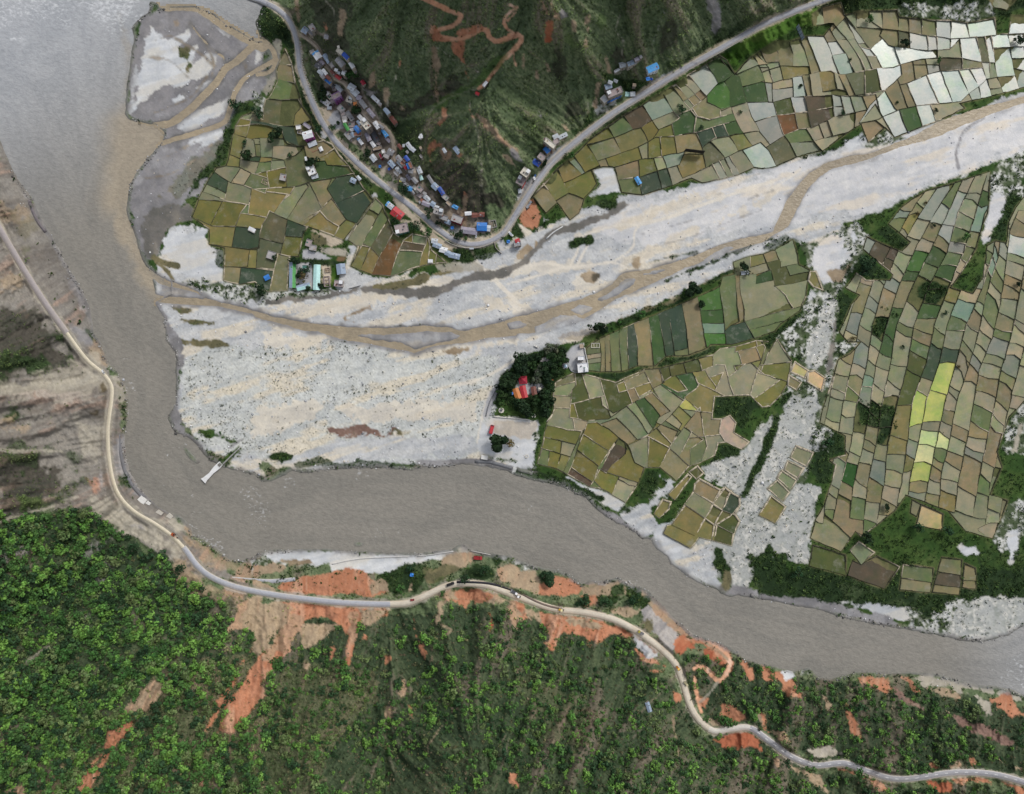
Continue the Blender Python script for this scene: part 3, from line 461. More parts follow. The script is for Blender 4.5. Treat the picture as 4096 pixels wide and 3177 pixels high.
A('red', 'C2', '60,170 160,20 200,10 240,110 265,180 250,230 190,280 110,240', n1=2.5); A('bushy', 'C2', '30,180 60,200 120,300 140,360 90,350 0,270', n1=2); A('bushy', 'B2', '1600,440 1900,400 1990,370 2010,440 1960,500 1780,500', n1=4, op=.8); A('beige', 'B2', '1500,560 1800,520 1900,600 1700,640 1500,620', n1=4, op=.8); A('bushy', 'B2', '1640,420 1800,450 1820,520 1720,540', n1=2)
A('gravel', 'B2', '750,580 900,620 1100,660 1300,600 1250,680 1000,730 700,800 650,760', n1=3); A('mix', 'B2', '0,700 260,780 500,790 640,780 740,740 500,830 200,830 0,800', n1=4); A('mix', 'A2', '1500,700 1700,700 1860,700 2184,760 2184,890 1900,860 1700,780', n1=4)
A('dirt', 'B2', '440,250 540,280 660,330 740,340 760,370 640,410 540,330', n1=2); A('conc', 'B2', '380,430 560,460 660,510 560,520 400,520', n1=2); A('beige', 'B2', '540,420 790,435 780,470 740,495 545,465', n1=.5); A('olive', 'B2', '460,290 560,310 600,370 560,400 500,380', n1=2); A('plough', 'B2', '690,480 760,490 740,540 680,530', n1=1); A('bushy', 'B2', '290,510 400,510 640,520 750,540 740,560 640,570 300,550', n1=1.5); A('conc', 'B2', '340,545 470,545 490,760 350,760', n1=.3, n2=.3); A('dirt', 'B2', '550,560 630,580 630,700 560,740', n1=1.5); A('lawn', 'B2', '640,570 690,580 680,720 640,730', n1=1); A('gravel', 'B2', '790,400 850,410 810,560 760,580 770,480', n1=1)
L('conc', 'B2', '1000,-20 930,110 850,220 760,340', 5.5, n1=.8); A('silt', 'C1', '680,1410 860,1390 920,1600 640,1640 760,1540', n1=2)
# temple terrace
A('bushy', 'vt', '600,400 1000,320 1300,150 1560,250 1590,500 1480,720 1350,900 1290,1000 1360,1130 1290,1330 1280,1500 1180,1580 800,1520 560,1380 200,1310 220,1100 210,900 300,720 500,640 560,450', n1=2)
A('conc', 'vt', '1560,500 1540,360 1660,210 1870,150 1960,600 1950,690 1640,680', n1=.3, n2=.2); A('conc', 'vt', '590,860 900,950 1100,960 1090,1090 900,1120 800,1160 640,1200 560,1020', n1=1.5); A('silt', 'vj', '450,180 900,180 1380,250 1620,280 1640,480 1650,780 1600,1000 1580,1280 1460,1480 950,1440 350,1160 150,1100 60,950 150,300', n1=1.5); A('dirt', 'vj', '500,300 1580,290 1600,560 1440,740 900,680 480,600', n1=1.5, op=.7)
for s in ('870,1100 1130,1010 1140,1160 1000,1160', '330,1180 740,1230 1060,1290 1080,1330 700,1330 400,1260', '1460,650 1620,480 1730,500 1700,660 1600,760 1500,740'): A('mix', 'vj', s, n1=2)
L('grass', 'vj', '1850,400 1780,560 1720,760 1640,950 1590,1280', 5, n1=1); A('mud', 'vj', '0,1260 340,1270 960,1450 960,1550 500,1450 0,1370', n1=.3); A('dkmud', 'vj', '1080,1480 1480,1540 1700,1640 1100,1560', n1=.3); L('conc', 'vt', '20,1540 100,1250 180,1080 250,940', 6.5, n1=.5)
# hillsides: tracks, landslips, bare soil, dark slopes
A('dark', 'B1', '1240,1000 1400,900 1530,850 1750,700 1640,640 1560,740 1440,760 1300,870 1080,830 1000,720 900,600 830,560 780,600 870,700 960,800 1180,1000', n1=5, op=.8); A('dark', 'B1', '1500,1400 1740,1380 1900,1480 2000,1664 1500,1664', n1=6, op=.8); A('dark', 'B2', '1700,-50 2050,-50 2060,60 1900,110 1740,140 1700,60', n1=4, op=.9); A('dark', 'O', '660,0 760,0 740,60 760,130 700,80', n1=5, op=.7)
for s in ('410,430 500,560 420,760 330,520', '1300,160 1420,180 1400,330 1260,440 1200,300', '480,880 560,840 600,960 470,960', '820,430 900,300 940,460 880,560'): A('dark', 'C1', s, n1=5, op=.75)
for t, s, w in (('B1', '1380,-20 1500,30 1620,90 1720,130 1690,180 1640,220 1520,250 1480,280 1560,310 1680,325 1800,290 1880,240 1930,250 1950,310 2000,345 2100,320 2184,295', 4.6), ('B1', '2184,370 2080,480 2000,580 1920,690 1860,740', 3.6), ('C1', '0,290 60,285 100,310 80,360 30,420 -30,480', 4.6), ('B1', '2184,60 2100,120 2070,190 2100,240 2184,290', 2.8), ('C1', '0,40 60,80 30,120 -20,170', 2.5), ('C1', '30,420 30,480 50,540', 2)): L('redroad', t, s, w, n1=.5, n2=.4, op=1)
for t, s, k in (('B1', '1640,340 1740,350 1750,480 1770,560 1720,520 1690,460 1650,440', 'red'), ('B1', '1480,400 1500,380 1540,560 1520,640 1480,560', 'tan'), ('B1', '1490,600 1510,600 1525,860 1510,850', 'tan'), ('B1', '1750,590 1780,650 1770,700', 'red'), ('B1', '1470,210 1510,220 1560,320 1640,340 1480,330 1460,280', 'red'), ('B1', '1780,230 1880,200 1900,240 1800,290 1640,310 1680,260', 'red'),
  ('B1', '700,70 750,80 750,180 720,300 690,280 700,180', 'tan'), ('B1', '325,-20 360,-20 370,120 380,220 350,200 340,100', 'tan'), ('B1', '580,190 600,230 590,260 575,240', 'red'), ('B1', '970,600 1000,580 1000,680 960,740 945,690', 'tan'), ('B1', '1080,720 1120,720 1130,800 1080,860 1070,790', 'tan'), ('B1', '1200,500 1220,510 1210,570 1190,560', 'red'), ('B1', '1210,870 1230,870 1250,930 1210,920', 'tan'),
  ('B1', '1560,900 1595,910 1590,1000 1540,1050 1520,1040 1560,980', 'red'), ('B1', '1470,1170 1500,1150 1510,1190 1580,1200 1470,1260 1465,1350 1440,1290 1440,1230', 'red'), ('B1', '1830,940 1900,970 2000,1060 2060,1150 2184,1240 2184,1290 2040,1180 1950,1100 1870,1020', 'tan'), ('B1', '2010,1230 2100,1290 2184,1390 2184,1410 2080,1330', 'tan'), ('B1', '1770,840 1790,900 1830,980 1800,980', 'red'), ('B1', '1740,1600 1755,1664 1720,1664', 'red'), ('B2', '1730,-20 1760,0 1760,100 1750,180 1700,150 1720,80', 'tan'), ('B2', '1690,120 1760,170 1750,230 1720,210', 'tan'),
  ('B1', '960,760 1020,760 960,790 900,740', 'greyrk'), ('C1', '310,180 350,190 350,340 300,350 290,260', 'dkred'), ('C1', '420,60 450,100 480,130 430,150', 'greyrk'), ('C1', '510,150 540,180 560,280 520,270', 'tan'), ('C1', '620,140 670,120 660,190 630,210', 'tan'), ('C1', '640,210 655,220 640,400 620,380', 'tan'), ('C1', '800,460 830,540 850,620 820,660 800,560', 'tan'), ('C1', '300,500 330,570 320,590', 'tan'), ('C1', '1290,80 1240,240 1180,370 1230,230', 'greyrk'), ('C1', '720,680 760,690 720,900 690,900', 'tan'),
  ('C1', '1640,-20 1740,-20 1750,240 1700,310 1660,240 1690,120 1640,80', 'greyrk'), ('C1', '440,1040 500,1080 500,1110 450,1080', 'tan'), ('C1', '100,440 120,440 130,580 100,560', 'tan'), ('C1', '210,580 230,600 225,660', 'tan'), ('C1', '240,920 280,970 250,980', 'greyrk'), ('C1', '0,1210 60,1280 110,1350 60,1340 0,1270', 'greyrk'), ('C1', '250,-20 300,60 310,120 280,80', 'tan'), ('C1', '340,30 420,170 390,150', 'tan'), ('B1', '1560,1220 1600,1240 1640,1280 1580,1330 1540,1260', 'tan'), ('B1', '1680,1290 1720,1280 1710,1310', 'red')): A(k, t, s, n1=1.6, n2=1.0)
for t, s in (('B1', '1370,1130 1450,950 1550,850 1700,780 1860,740'), ('B1', '1780,830 1800,930 1850,1100 1880,1350 1880,1664'), ('B1', '580,0 650,80 660,150'), ('B1', '390,290 520,390 680,450'), ('B1', '1200,540 1160,680 1120,780'), ('B1', '1100,810 1100,880 1040,980'), ('B1', '1040,1010 1090,1060 1140,1150 1160,1280'), ('C1', '930,80 880,260 940,330 930,460'), ('C1', '830,650 1050,530 1080,500'), ('B1', '1500,380 1640,480 1800,560 1860,600'), ('C1', '640,850 680,970 720,1020')): L('beige', t, s, 1.1, n1=.6, op=.8)
A('lawn', 'B1', '2184,380 2050,460 1950,540 1860,640 1760,700 1500,860 1460,960 1620,840 1800,740 1900,680 2000,590', n1=3, op=.55); A('lawn', 'C1', '720,60 800,120 810,220 750,260', n1=4, op=.4); A('lawn', 'C1', '420,180 520,300 560,380 500,360', n1=4, op=.4); A('bushy', 'B1', '1240,1000 1440,950 1380,1200 1340,1400 1200,1300 1160,1150 1100,1000', n1=4, op=.8); A('bushy', 'C1', '680,900 720,1010 560,1160 480,1080 600,1060', n1=3); A('bushy', 'C1', '0,900 100,960 300,1000 300,1150 180,1340 100,1400 160,1250', n1=5, op=.7); A('bushy', 'C1', '760,600 900,640 1100,690 1160,720 1000,800 900,850 940,770 860,720', n1=4); A('bushy', 'C1', '1300,540 1500,440 1750,250 2184,60 2184,130 1900,280 1600,460 1350,590', n1=4, op=.8)
# west bank: road cuts, pink and grey scree, dark brush
for s, k, o in (('-40,-40 80,120 200,40 260,90 300,180 160,260 60,200 -40,170', 'tan', .6), ('-40,620 160,660 260,740 120,780 0,800', 'tan', .7), ('-40,960 200,940 380,1010 440,1090 470,1180 560,1290 600,1400 520,1440 420,1420 320,1440 0,1550 -40,1500', 'dark', .85), ('0,1290 200,1300 360,1350 400,1440 200,1460 0,1500', 'bushy', .9), ('460,1150 540,1170 600,1270 600,1340 520,1240', 'bushy', .8), ('540,640 660,730 740,950 690,900 600,800', 'greyrk', .8), ('600,1060 700,1080 790,1170 760,1230 640,1220', 'mud', .9), ('690,1010 740,1030 780,1150 730,1130', 'bushy', .9), ('220,-20 260,20 400,280 370,290 260,130', 'greyrk', .9), ('750,1260 820,1240 880,1340 890,1420 850,1400 780,1300', 'tan', .8), ('600,1400 780,1300 860,1450 900,1520 800,1664 0,1664 0,1580 400,1480', 'beige', .7), ('830,1550 880,1520 890,1600 830,1664 800,1640', 'pit', .9), ('880,1500 960,1480 1040,1600 1040,1664 960,1664', 'beige', .9), ('120,100 300,180 340,260 200,400 130,300', 'olive', .45)): A(k, 'A2', s, n1=8, n2=4, soft=4, op=o)
for s, k, o in (('760,160 800,140 880,190 890,260 840,240', 'pit', .8), ('60,170 200,150 340,190 330,220 100,210', 'bushy', .9), ('20,400 240,390 520,450 560,480 300,470 60,440', 'bushy', .7), ('0,450 180,480 400,560 510,620 490,720 440,840 200,980 0,1000', 'dark', .85), ('60,500 240,520 380,600 300,640 100,620', 'bushy', .7), ('520,420 620,470 740,600 750,640 640,650 540,560', 'bushy', .6), ('200,870 420,840 470,900 380,1000 200,960', 'grass', .7), ('490,830 600,730 700,690 720,740 600,800 500,880', 'bushy', .6), ('0,240 200,230 300,280 100,320 0,300', 'tan', .7), ('640,190 880,260 880,500 820,620 760,600 620,330', 'beige', .6), ('800,520 860,560 880,780 830,780 800,640', 'greyrk', .8), ('760,660 800,680 830,780 800,790', 'red', .7), ('900,320 1020,320 1030,480 1060,620 1140,760 1230,850 1200,860 1080,760 990,620 960,440', 'mud', .9), ('920,420 960,430 1000,620 950,640', 'greyrk', .9), ('990,700 1060,720 1080,760 1020,750', 'bushy', .9), ('740,860 1000,900 1100,960 1240,1100 1400,1200 1520,1300 1480,1400 1400,1320 1250,1250 1000,1140 860,1060 780,980', 'beige', .85), ('1380,1000 1500,1040 1580,1110 1580,1170 1470,1160 1320,1060', 'beige', .9), ('1470,1140 1590,1140 1600,1230 1540,1290', 'tan', .9), ('1600,1220 1700,1250 1850,1360 2184,1400 2184,1500 1960,1500 1720,1390', 'tan', .7), ('1450,1400 1540,1350 1660,1500 1800,1600 2100,1640 2184,1664 1600,1664 1520,1560', 'tan', .8), ('1100,980 1210,1000 1220,1070 1130,1040', 'greyrk', .9), ('740,1440 900,1430 880,1550 750,1560', 'greyrk', .6), ('-20,1280 180,1290 100,1370 0,1390', 'greyrk', .6), ('760,1270 830,1230 760,1330 680,1370', 'greyrk', .6)): A(k, 'A3', s, n1=8, n2=4, soft=4, op=o)
for s in ('0,1045 200,990 420,930 640,850', '0,450 120,470 300,460 520,470'): L('beige', 'A3', s, 3, n1=1, op=.7)
L('beige', 'A2', '0,1590 200,1560 440,1480', 3, n1=1, op=.6)
for s in ('540,230 420,340 400,440', '700,200 780,130', '420,420 280,520 180,620', '0,270 60,200'): L('beige', 'A4', s, 3, n1=2, op=.6)
A('open', 'A4', '1320,690 1700,560 2050,480 2300,560 2300,1000 2000,1300 1700,1664 300,1664 700,1200 1050,900', n1=8, n2=3)
A('open', 'B4', '0,700 500,560 1000,640 1000,900 700,1200 500,1664 -200,1664', n1=9, n2=3, op=.8); A('open', 'C4', '0,500 300,700 700,1000 600,1300 300,1200 100,900', n1=9, op=.6)
for s, k in (('1900,300 1980,170 2000,80 2184,-40 2184,80 2140,260 2050,300 1960,280', 'tan'), ('1180,800 1320,740 1360,800 1240,940 1060,1000 1080,870', 'tan'), ('2184,560 2050,740 1900,900 1810,1140 1920,1140 2060,1000 2184,820', 'red'), ('1980,640 1960,740 1830,960 1800,1060 1720,1130 1700,1120 1860,800', 'red'), ('2184,330 2100,460 2000,590 2060,500', 'red'), ('1040,1080 980,1200 910,1310 840,1300 910,1150', 'red'), ('850,1320 770,1470 700,1700 630,1700 730,1430', 'red'), ('1300,720 1180,800 1080,880 960,1040 1060,1000 1240,930 1330,800', 'tan'), ('660,1360 560,1440 430,1530 420,1500', 'tan'), ('230,1580 80,1600 0,1664 200,1664', 'tan'), ('1690,1560 1620,1620 1600,1664 1700,1580', 'red')): A(k, 'A4', s, n1=2)
L('red', 'O', '285,1535 255,1575 230,1610 200,1655 165,1710', 5.5, n1=2, n2=1.5); paint('red', sdf(P('A4', '2184,540 2060,720 1900,900 1800,1150 1930,1150 2060,1010 2184,830')) + .8, n1=2.2, n2=1.5); L('red', 'B4', '-10,700 60,600 130,520 220,440', 15, n1=3)
for s, k in (('0,110 300,60 560,90 900,100 1120,110 1100,180 880,230 840,330 830,440 790,590 760,570 780,350 720,260 600,210 480,190 400,240 250,440 130,640 0,860 0,560 130,440 240,200', 'red'), ('-20,80 200,70 320,120 200,320 60,480 -20,520', 'tan'), ('400,250 560,220 700,260 640,320 500,420 420,460 380,340', 'tan'), ('880,140 1130,120 1000,240 890,270', 'tan'), ('630,440 655,430 650,520 630,540', 'red'), ('1310,190 1340,200 1340,330 1400,420 1430,490 1400,540 1350,390 1310,310', 'red'), ('1530,60 1580,50 1550,200 1520,250 1480,240 1500,170', 'tan'), ('1960,170 1980,200 1985,320 1940,330', 'dkred'), ('1550,20 1640,-20 1800,-20 1790,80 1750,130 1700,80', 'red'), ('1080,510 1120,510 1120,550 1080,580', 'red'), ('1080,930 1130,940 1120,1040 1100,1020', 'tan'), ('1215,710 1235,720 1225,830 1205,820', 'tan'), ('1290,920 1325,980 1320,1030 1300,1000', 'red'), ('910,340 930,370 920,400', 'red'), ('400,590 460,580 430,630', 'tan'), ('2080,100 2184,40 2184,290 2120,190', 'tan'), ('2110,1530 2184,1480 2184,1600', 'red')): A(k, 'B4', s, n1=2.6, n2=2)
A('tan', 'B4', '250,160 420,200 330,330 230,480 120,560 60,540 130,420', n1=4, op=.7); A('tan', 'B4', '780,150 870,150 830,420 790,420', n1=2, op=.6)
for s in ('1470,470 1560,350 1640,300 1500,250 1400,290', '1480,510 1450,640 1560,660 1580,730 1620,840', '1600,910 1650,960 1580,1060 1440,1260 1440,1320', '2100,450 2184,470'): L('tan', 'B4', s, 1.0, n1=.8, op=.8)
for s, k in (('0,30 100,110 260,150 270,250 200,200 130,160 60,230 0,100', 'tan'), ('30,50 130,80 120,190 60,150', 'red'), ('250,140 480,190 760,220 940,280 1040,340 930,370 860,310 780,380 690,400 660,445 620,380 520,310 400,330 380,420 330,460 300,400 330,360 290,320', 'red'), ('420,200 620,220 780,260 700,300 560,280', 'tan'), ('1040,460 1110,500 1220,540 1300,600 1200,580 1080,530', 'red'), ('1150,620 1280,630 1280,660 1170,650', 'red'), ('1030,340 1100,380 1240,480 1240,530 1160,520 1060,430', 'conc'), ('1060,340 1240,470 1230,500 1100,400', 'rust'), ('1090,60 1160,80 1370,270 1390,360 1350,500 1200,340 1100,230', 'greyrk'), ('1100,230 1160,200 1190,300 1160,320', 'olive'), ('1060,0 1160,0 1280,100 1500,330 1520,350 1380,300 1300,240', 'tan'), ('1370,500 1380,380 1440,350 1560,440 1680,460 1800,560 1790,600 1620,490 1480,460 1420,520', 'dkred'), ('1480,370 1600,370 1750,420 1850,500 1870,620 1790,720 1770,690 1810,600 1700,470', 'red'), ('1920,560 2020,620 2060,720 1990,720', 'red'), ('2090,630 2184,620 2184,720 2120,700', 'red'), ('1740,920 1800,900 1900,980 1990,1040 1900,1080 1780,1080', 'red'), ('1640,1040 1760,1040 1770,1100 1680,1110', 'tan'), ('1710,1220 1860,1150 2000,1150 2090,1220 2080,1290 1960,1260 1850,1280 1760,1270', 'dkred'), ('1370,820 1430,850 1420,900 1380,890', 'red'), ('2040,980 2120,1010 2130,1120 2080,1060', 'tan'), ('-20,1530 80,1460 60,1540 0,1600', 'red'), ('1580,860 1640,870 1620,950 1570,920', 'red'), ('560,0 740,-10 720,90 620,100', 'red'), ('820,130 960,90 1080,120 1080,200 900,180', 'tan')): A(k, 'C4', s, n1=2.6, n2=2)
L('redroad', 'C4', '1530,620 1560,600 1620,610 1680,670 1740,720 1800,660 1830,560 1810,500 1740,440 1660,400', 4.6, n1=.4); L('redroad', 'C4', '1540,690 1545,780 1570,900 1590,980', 3.6, n1=.6); L('tan', 'C4', '1620,400 1720,460 1810,540', 2.5, n1=.6); L('tan', 'C4', '1240,660 1220,760 1220,850 1190,890', 1, op=.7); L('tan', 'C4', '1360,1020 1360,1100 1400,1300 1380,1400', 1.2, op=.7); L('beige', 'C4', '1730,730 1660,820 1580,900', 2, op=.7)
for s, k in (('1100,0 1170,10 1160,80 1090,110', 'bushy'), ('530,30 640,0 680,60 600,110', 'bushy'), ('720,0 820,20 820,110 740,80', 'bushy'), ('830,-20 920,-20 900,60 840,80', 'bushy'), ('970,-20 1090,-20 1080,110 1000,90', 'bushy')): A(k, 'C4', s, n1=3)
for s, k in (('0,600 60,620 90,730 30,730 0,690', 'red'), ('100,640 160,640 250,720 340,840 330,860 240,800 220,840 170,800 180,740 110,700', 'red'), ('160,640 240,620 280,670 200,700', 'silt'), ('300,660 400,620 420,700 360,700', 'mix'), ('780,690 900,680 1050,700 1080,780 1040,810 900,760 820,740', 'red'), ('1180,690 1240,700 1310,820 1260,800', 'red'), ('1100,770 1250,860 1340,960 1280,930 1120,830', 'rust'), ('1380,770 1560,790 1640,860 1500,840', 'tan'), ('1250,690 1400,670 1700,740 2184,860 2184,920 2000,850 1750,800 1500,760 1350,760', 'beige'), ('1640,800 1800,830 1900,900 1930,1010 1880,990 1780,860', 'beige'), ('1880,860 2060,840 2140,930 2184,1000 2080,1030 1960,940', 'red'), ('1550,980 1700,1040 1880,1110 2100,1240 2000,1260 1700,1120', 'rust'), ('530,870 580,900 590,980 560,960', 'tan'), ('700,900 730,1000 790,1070 815,1195 760,1140 720,1040', 'red'), ('0,990 40,1010 60,1150 20,1130', 'red'), ('60,1120 160,1160 250,1250 160,1220', 'tan'), ('360,1290 560,1270 720,1330 620,1350 460,1350', 'beige'), ('1390,1420 1440,1390 1510,1460 1430,1465', 'red'), ('1520,1440 1640,1400 1670,1430 1560,1460', 'tan'), ('1730,1350 1810,1420 1760,1430', 'red'), ('1310,1570 1400,1540 1570,1580 1580,1630 1480,1640', 'dkred'), ('620,1440 760,1470 900,1530 1060,1600 1060,1650 960,1620 860,1520 720,1490', 'red'), ('1600,1550 1800,1520 1990,1580 1860,1560', 'red'), ('340,1470 480,1480 540,1600 560,1664 460,1600', 'tan'), ('240,1430 320,1450 310,1500', 'tan'), ('2100,1430 2184,1440 2184,1520', 'tan'), ('2000,1560 2184,1620 2184,1664', 'red'), ('80,1340 130,1380 120,1410', 'tan')): A(k, 'D4', s, n1=2.8, n2=2)
for s, k in (('-20,1390 60,1340 200,1300 560,1290 640,1300 600,1400 500,1440 300,1400 100,1440 0,1480', 'mix'), ('80,1310 300,1295 600,1290 760,1310 740,1370 560,1420 300,1380 100,1370', 'silt'), ('600,1340 760,1310 1100,1330 1400,1330 1640,1300 1560,1370 1300,1400 1120,1470 1000,1490 700,1450 620,1490', 'silt'), ('230,1380 460,1375 480,1400 300,1420', 'brown'), ('0,1420 140,1390 240,1430 200,1480 0,1500', 'tan'), ('140,1600 340,1540 480,1500 620,1470 800,1450 960,1500 1000,1560 1100,1600 1110,1664 300,1664', 'red'), ('0,1560 150,1590 300,1650 0,1640', 'tan'), ('620,1480 800,1440 900,1480 780,1640 600,1650', 'red'), ('960,1560 1100,1500 1130,1640 980,1650', 'tan'), ('1560,1370 1680,1310 1820,1300 1830,1390 1700,1400 1640,1430 1560,1420', 'tan'), ('1700,1400 1800,1390 1720,1440 1660,1430', 'tan'), ('1690,1260 1740,1255 1790,1290 1780,1310 1690,1300', 'beige'), ('1000,1500 1130,1480 1250,1410 1420,1420 1400,1540 1350,1650 1120,1640 1090,1540', 'bushy'), ('1420,1440 1640,1410 1700,1440 1500,1560 1420,1600', 'olive'), ('1720,1530 1810,1410 1940,1390 2010,1480 2000,1540 1850,1560', 'bushy'), ('1960,1330 2060,1345 2050,1420 1990,1430', 'bushy'), ('2000,1440 2184,1390 2184,1600 2050,1550 2010,1480', 'tan'), ('2060,1350 2184,1400 2150,1430', 'mix'), ('1260,1580 1310,1560 1310,1640 1270,1640', 'tan'), ('1380,1640 1520,1590 1700,1620 1800,1600 2000,1640 2184,1740 1900,1720 1600,1700', 'tan'), ('1600,1620 1860,1610 1960,1680 1900,1740 1700,1700', 'red')): A(k, 'B3', s, n1=2.5, n2=1.5)
for s, k in (('0,1390 200,1440 250,1520 260,1664 0,1600', 'tan'), ('250,1570 390,1490 500,1520 600,1600 580,1664 250,1664', 'red'), ('630,1570 680,1550 740,1580 690,1610', 'tan'), ('600,1600 760,1570 900,1540 970,1560 1150,1650 1150,1664 600,1664', 'tan'), ('840,1600 940,1560 960,1664 840,1664', 'bushy'), ('960,1580 1080,1620 1090,1700 960,1680', 'bushy'), ('250,1480 350,1490 370,1550 300,1580 250,1540', 'bushy'), ('0,1350 130,1410 240,1450 100,1470 0,1400', 'mix'), ('590,1490 700,1470 750,1530 720,1545 620,1520', 'mud')): A(k, 'C3', s, n1=2, n2=1)
# wet margins along all water, river floors, roads' dusty shoulders
wl = np.maximum(np.maximum(D_RIV, D_STR), D_DEL); wl = np.minimum(wl, -D_ISL)
paint('mud', np.where(HS < 4, wl + 2.4, -99), n1=2.2, n2=1.4, soft=2.2, op=.6); paint('dkmud', np.where(HS < 9, wl + .4, -99), n1=.9, n2=.6, soft=1.2, op=.55)
paint('mud', np.where(HS < 14, D_STR + 1.5, -99), n1=2.5, n2=1.6, soft=2.5, op=.55)
for nm in ('north', 'south'):
    p, z, w = ROADS[nm]; paint('dirt' if nm == 'north' else 'beige', sdf(p, False) + w / 2 + 1.3, n1=1.8, n2=1.0, op=.75)
p, z, w = ROADS['lane']; paint('dirt', sdf(p, False) + w / 2 + .6, n1=.6, n2=.4)

# ================================================================== rice fields: outlines and bund lines as surveyed
# block: name, outline, bund lines, tones, share of pale bunds, bund width, (x, y, tone) seeds
TONE = {'o': (122, 114, 72), 'O': (110, 105, 58), 'g': (100, 108, 74), 'G': (62, 82, 46), 'D': (60, 74, 58), 't': (142, 136, 112), 'T': (128, 118, 90), 'm': (124, 124, 98), 'b': (118, 121, 108), 'B': (136, 139, 130), 'w': (160, 166, 158), 'W': (178, 181, 173), 'r': (110, 80, 50), 'y': (170, 174, 100), 'Y': (184, 190, 136),  # w, W: flooded plots, with the sky's reflection put into their colour
        'v': (68, 100, 48), 'V': (44, 80, 32), 's': (112, 130, 112), 'k': (78, 82, 46), 'K': (84, 72, 58), 'p': (176, 152, 138), 'd': (96, 94, 70), 'e': (188, 164, 122)}
def LN(t, s): return [P(t, q) for q in s.split(';')]
FB = []
FB.append(('W1', PP('B1', '250,405 310,540 335,690 390,880 460,980 470,1040 540,1150 640,1200 700,1290 780,1380 820,1440 900,1560 960,1640', 'B2', '985,20 900,130 830,230 740,350 640,310 440,240 400,300 360,490 290,490 280,560 265,770 100,780 0,700', 'A2', '2000,720 1860,690 1870,540 1870,420 1740,390 1740,260 1600,160 1640,60', 'A1', '1660,1640 1740,1490 1800,1400 1880,1380 1900,1330 1925,1200 1960,1050 2010,970 2110,930', 'B1', '20,980 75,1000 75,900 90,830 115,820 190,680 185,590 215,500'),
  LN('B1', '215,540 315,540;185,655 250,672 335,690;115,820 220,830 360,825 390,880;390,880 335,955 320,1045;-30,1000 90,1020 230,1050 330,1045 460,1000;0,1030 100,1040 230,1085 240,1150 270,1190 330,1215 410,1215 560,1170;225,1090 250,1170 330,1205;410,1215 340,1290 230,1330 0,1355;60,1200 130,1218 240,1215;150,1215 145,1300 135,1380;0,1300 150,1310 250,1330;240,1330 260,1390 270,1550;0,1450 210,1400 260,1390;100,1400 100,1450 120,1570;-10,1575 170,1560 330,1550 480,1510 640,1480 810,1445;480,1510 515,1460 500,1340 590,1280;585,1335 600,1370 780,1380;500,1340 590,1335;585,1230 660,1230;560,1300 640,1240;640,1480 600,1570 660,1670;680,1470 600,1580;440,1540 530,1670;330,1550 290,1620 255,1680;0,1640 160,1600 290,1620;410,1215 430,1300 500,1340;-60,1160 0,1150 100,1150 240,1150;0,1040 40,1150 50,1300 0,1440;100,1570 60,1664')
  + LN('B2', '-10,60 120,110 270,180 430,240;120,110 60,230 40,300 35,420 -10,425;270,180 250,320 210,470;430,240 400,320;255,320 395,330;40,425 120,450 210,470 290,490;190,470 160,590 120,780;-10,590 130,605;180,100 260,-10;270,175 390,-10;360,215 530,115 650,-10;410,222 540,110 600,180 700,240 665,310;625,-10 700,90 760,180 840,210;700,240 760,180;20,420 10,600;500,-30 560,90')
  + LN('A2', '1690,20 1880,30 2060,60 2190,70;1840,50 1780,170 1750,235;2060,50 2000,130 1960,240;1600,160 1760,235 1960,240 2190,262;1960,240 1930,412;2184,260 2150,412 2060,430;1740,390 1930,412 2070,430 2190,420;2080,430 2060,575 2005,580;1865,575 2010,580 2190,592;2005,580 1985,725;2184,160 2000,130')
  + LN('A1', '1690,1600 1890,1670;1735,1540 1890,1610;1800,1440 1920,1520 2030,1540 2184,1600;1900,1500 1870,1664;2000,1400 1920,1520;2090,1440 2030,1540;1930,1110 2110,1165;2080,1020 2040,1180 2000,1300 1990,1390;1920,1290 2010,1325;1960,1050 2184,1060;2110,1160 2130,1300 2010,1330;2184,1200 2120,1200;2184,1380 2010,1330;2184,1470 2090,1440;1880,1380 1990,1390 2090,1440'),
  'oogmmOgtD', .45, 1.0, [('B1', 230, 480, 'T'), ('B1', 260, 600, 'T'), ('B1', 230, 750, 'g'), ('B1', 200, 930, 'd'), ('B1', 380, 960, 'o'), ('B1', 320, 1130, 'D'), ('B1', 100, 1130, 'T'), ('B1', 330, 1260, 't'), ('B1', 640, 1420, 'G'), ('B1', 680, 1340, 'd'), ('B1', 760, 1560, 'D'), ('B1', 860, 1640, 'D'), ('B1', 540, 1560, 'T'), ('B1', 380, 1600, 'm'), ('B1', 350, 1430, 'd'), ('B1', 550, 1320, 'O'), ('B1', 60, 1480, 'O'), ('B1', 560, 1215, 'T'), ('B2', 800, 100, 'D'), ('B2', 650, 100, 'T'), ('B2', 530, 190, 'o'), ('B2', 300, 130, 'm'), ('B2', 450, 80, 'm'), ('B2', 730, 260, 'o'), ('B2', 150, 280, 'd'), ('B2', 330, 260, 'D'), ('B2', 310, 400, 'O'), ('B2', 200, 640, 'T'), ('B2', 60, 680, 'D'), ('B2', 60, 520, 'd'), ('A2', 1700, 120, 'O'), ('A2', 1860, 140, 'O'), ('A2', 2060, 150, 'o'), ('A2', 1840, 320, 'o'), ('A2', 2040, 330, 'D'), ('A2', 1970, 490, 'o'), ('A2', 2120, 500, 'o'), ('A2', 1930, 650, 'T'), ('A2', 2090, 650, 'D'), ('A1', 2080, 1100, 'O'), ('A1', 1980, 1200, 'o'), ('A1', 1960, 1340, 'o'), ('A1', 1850, 1440, 'm'), ('A1', 2120, 1500, 'g')]))
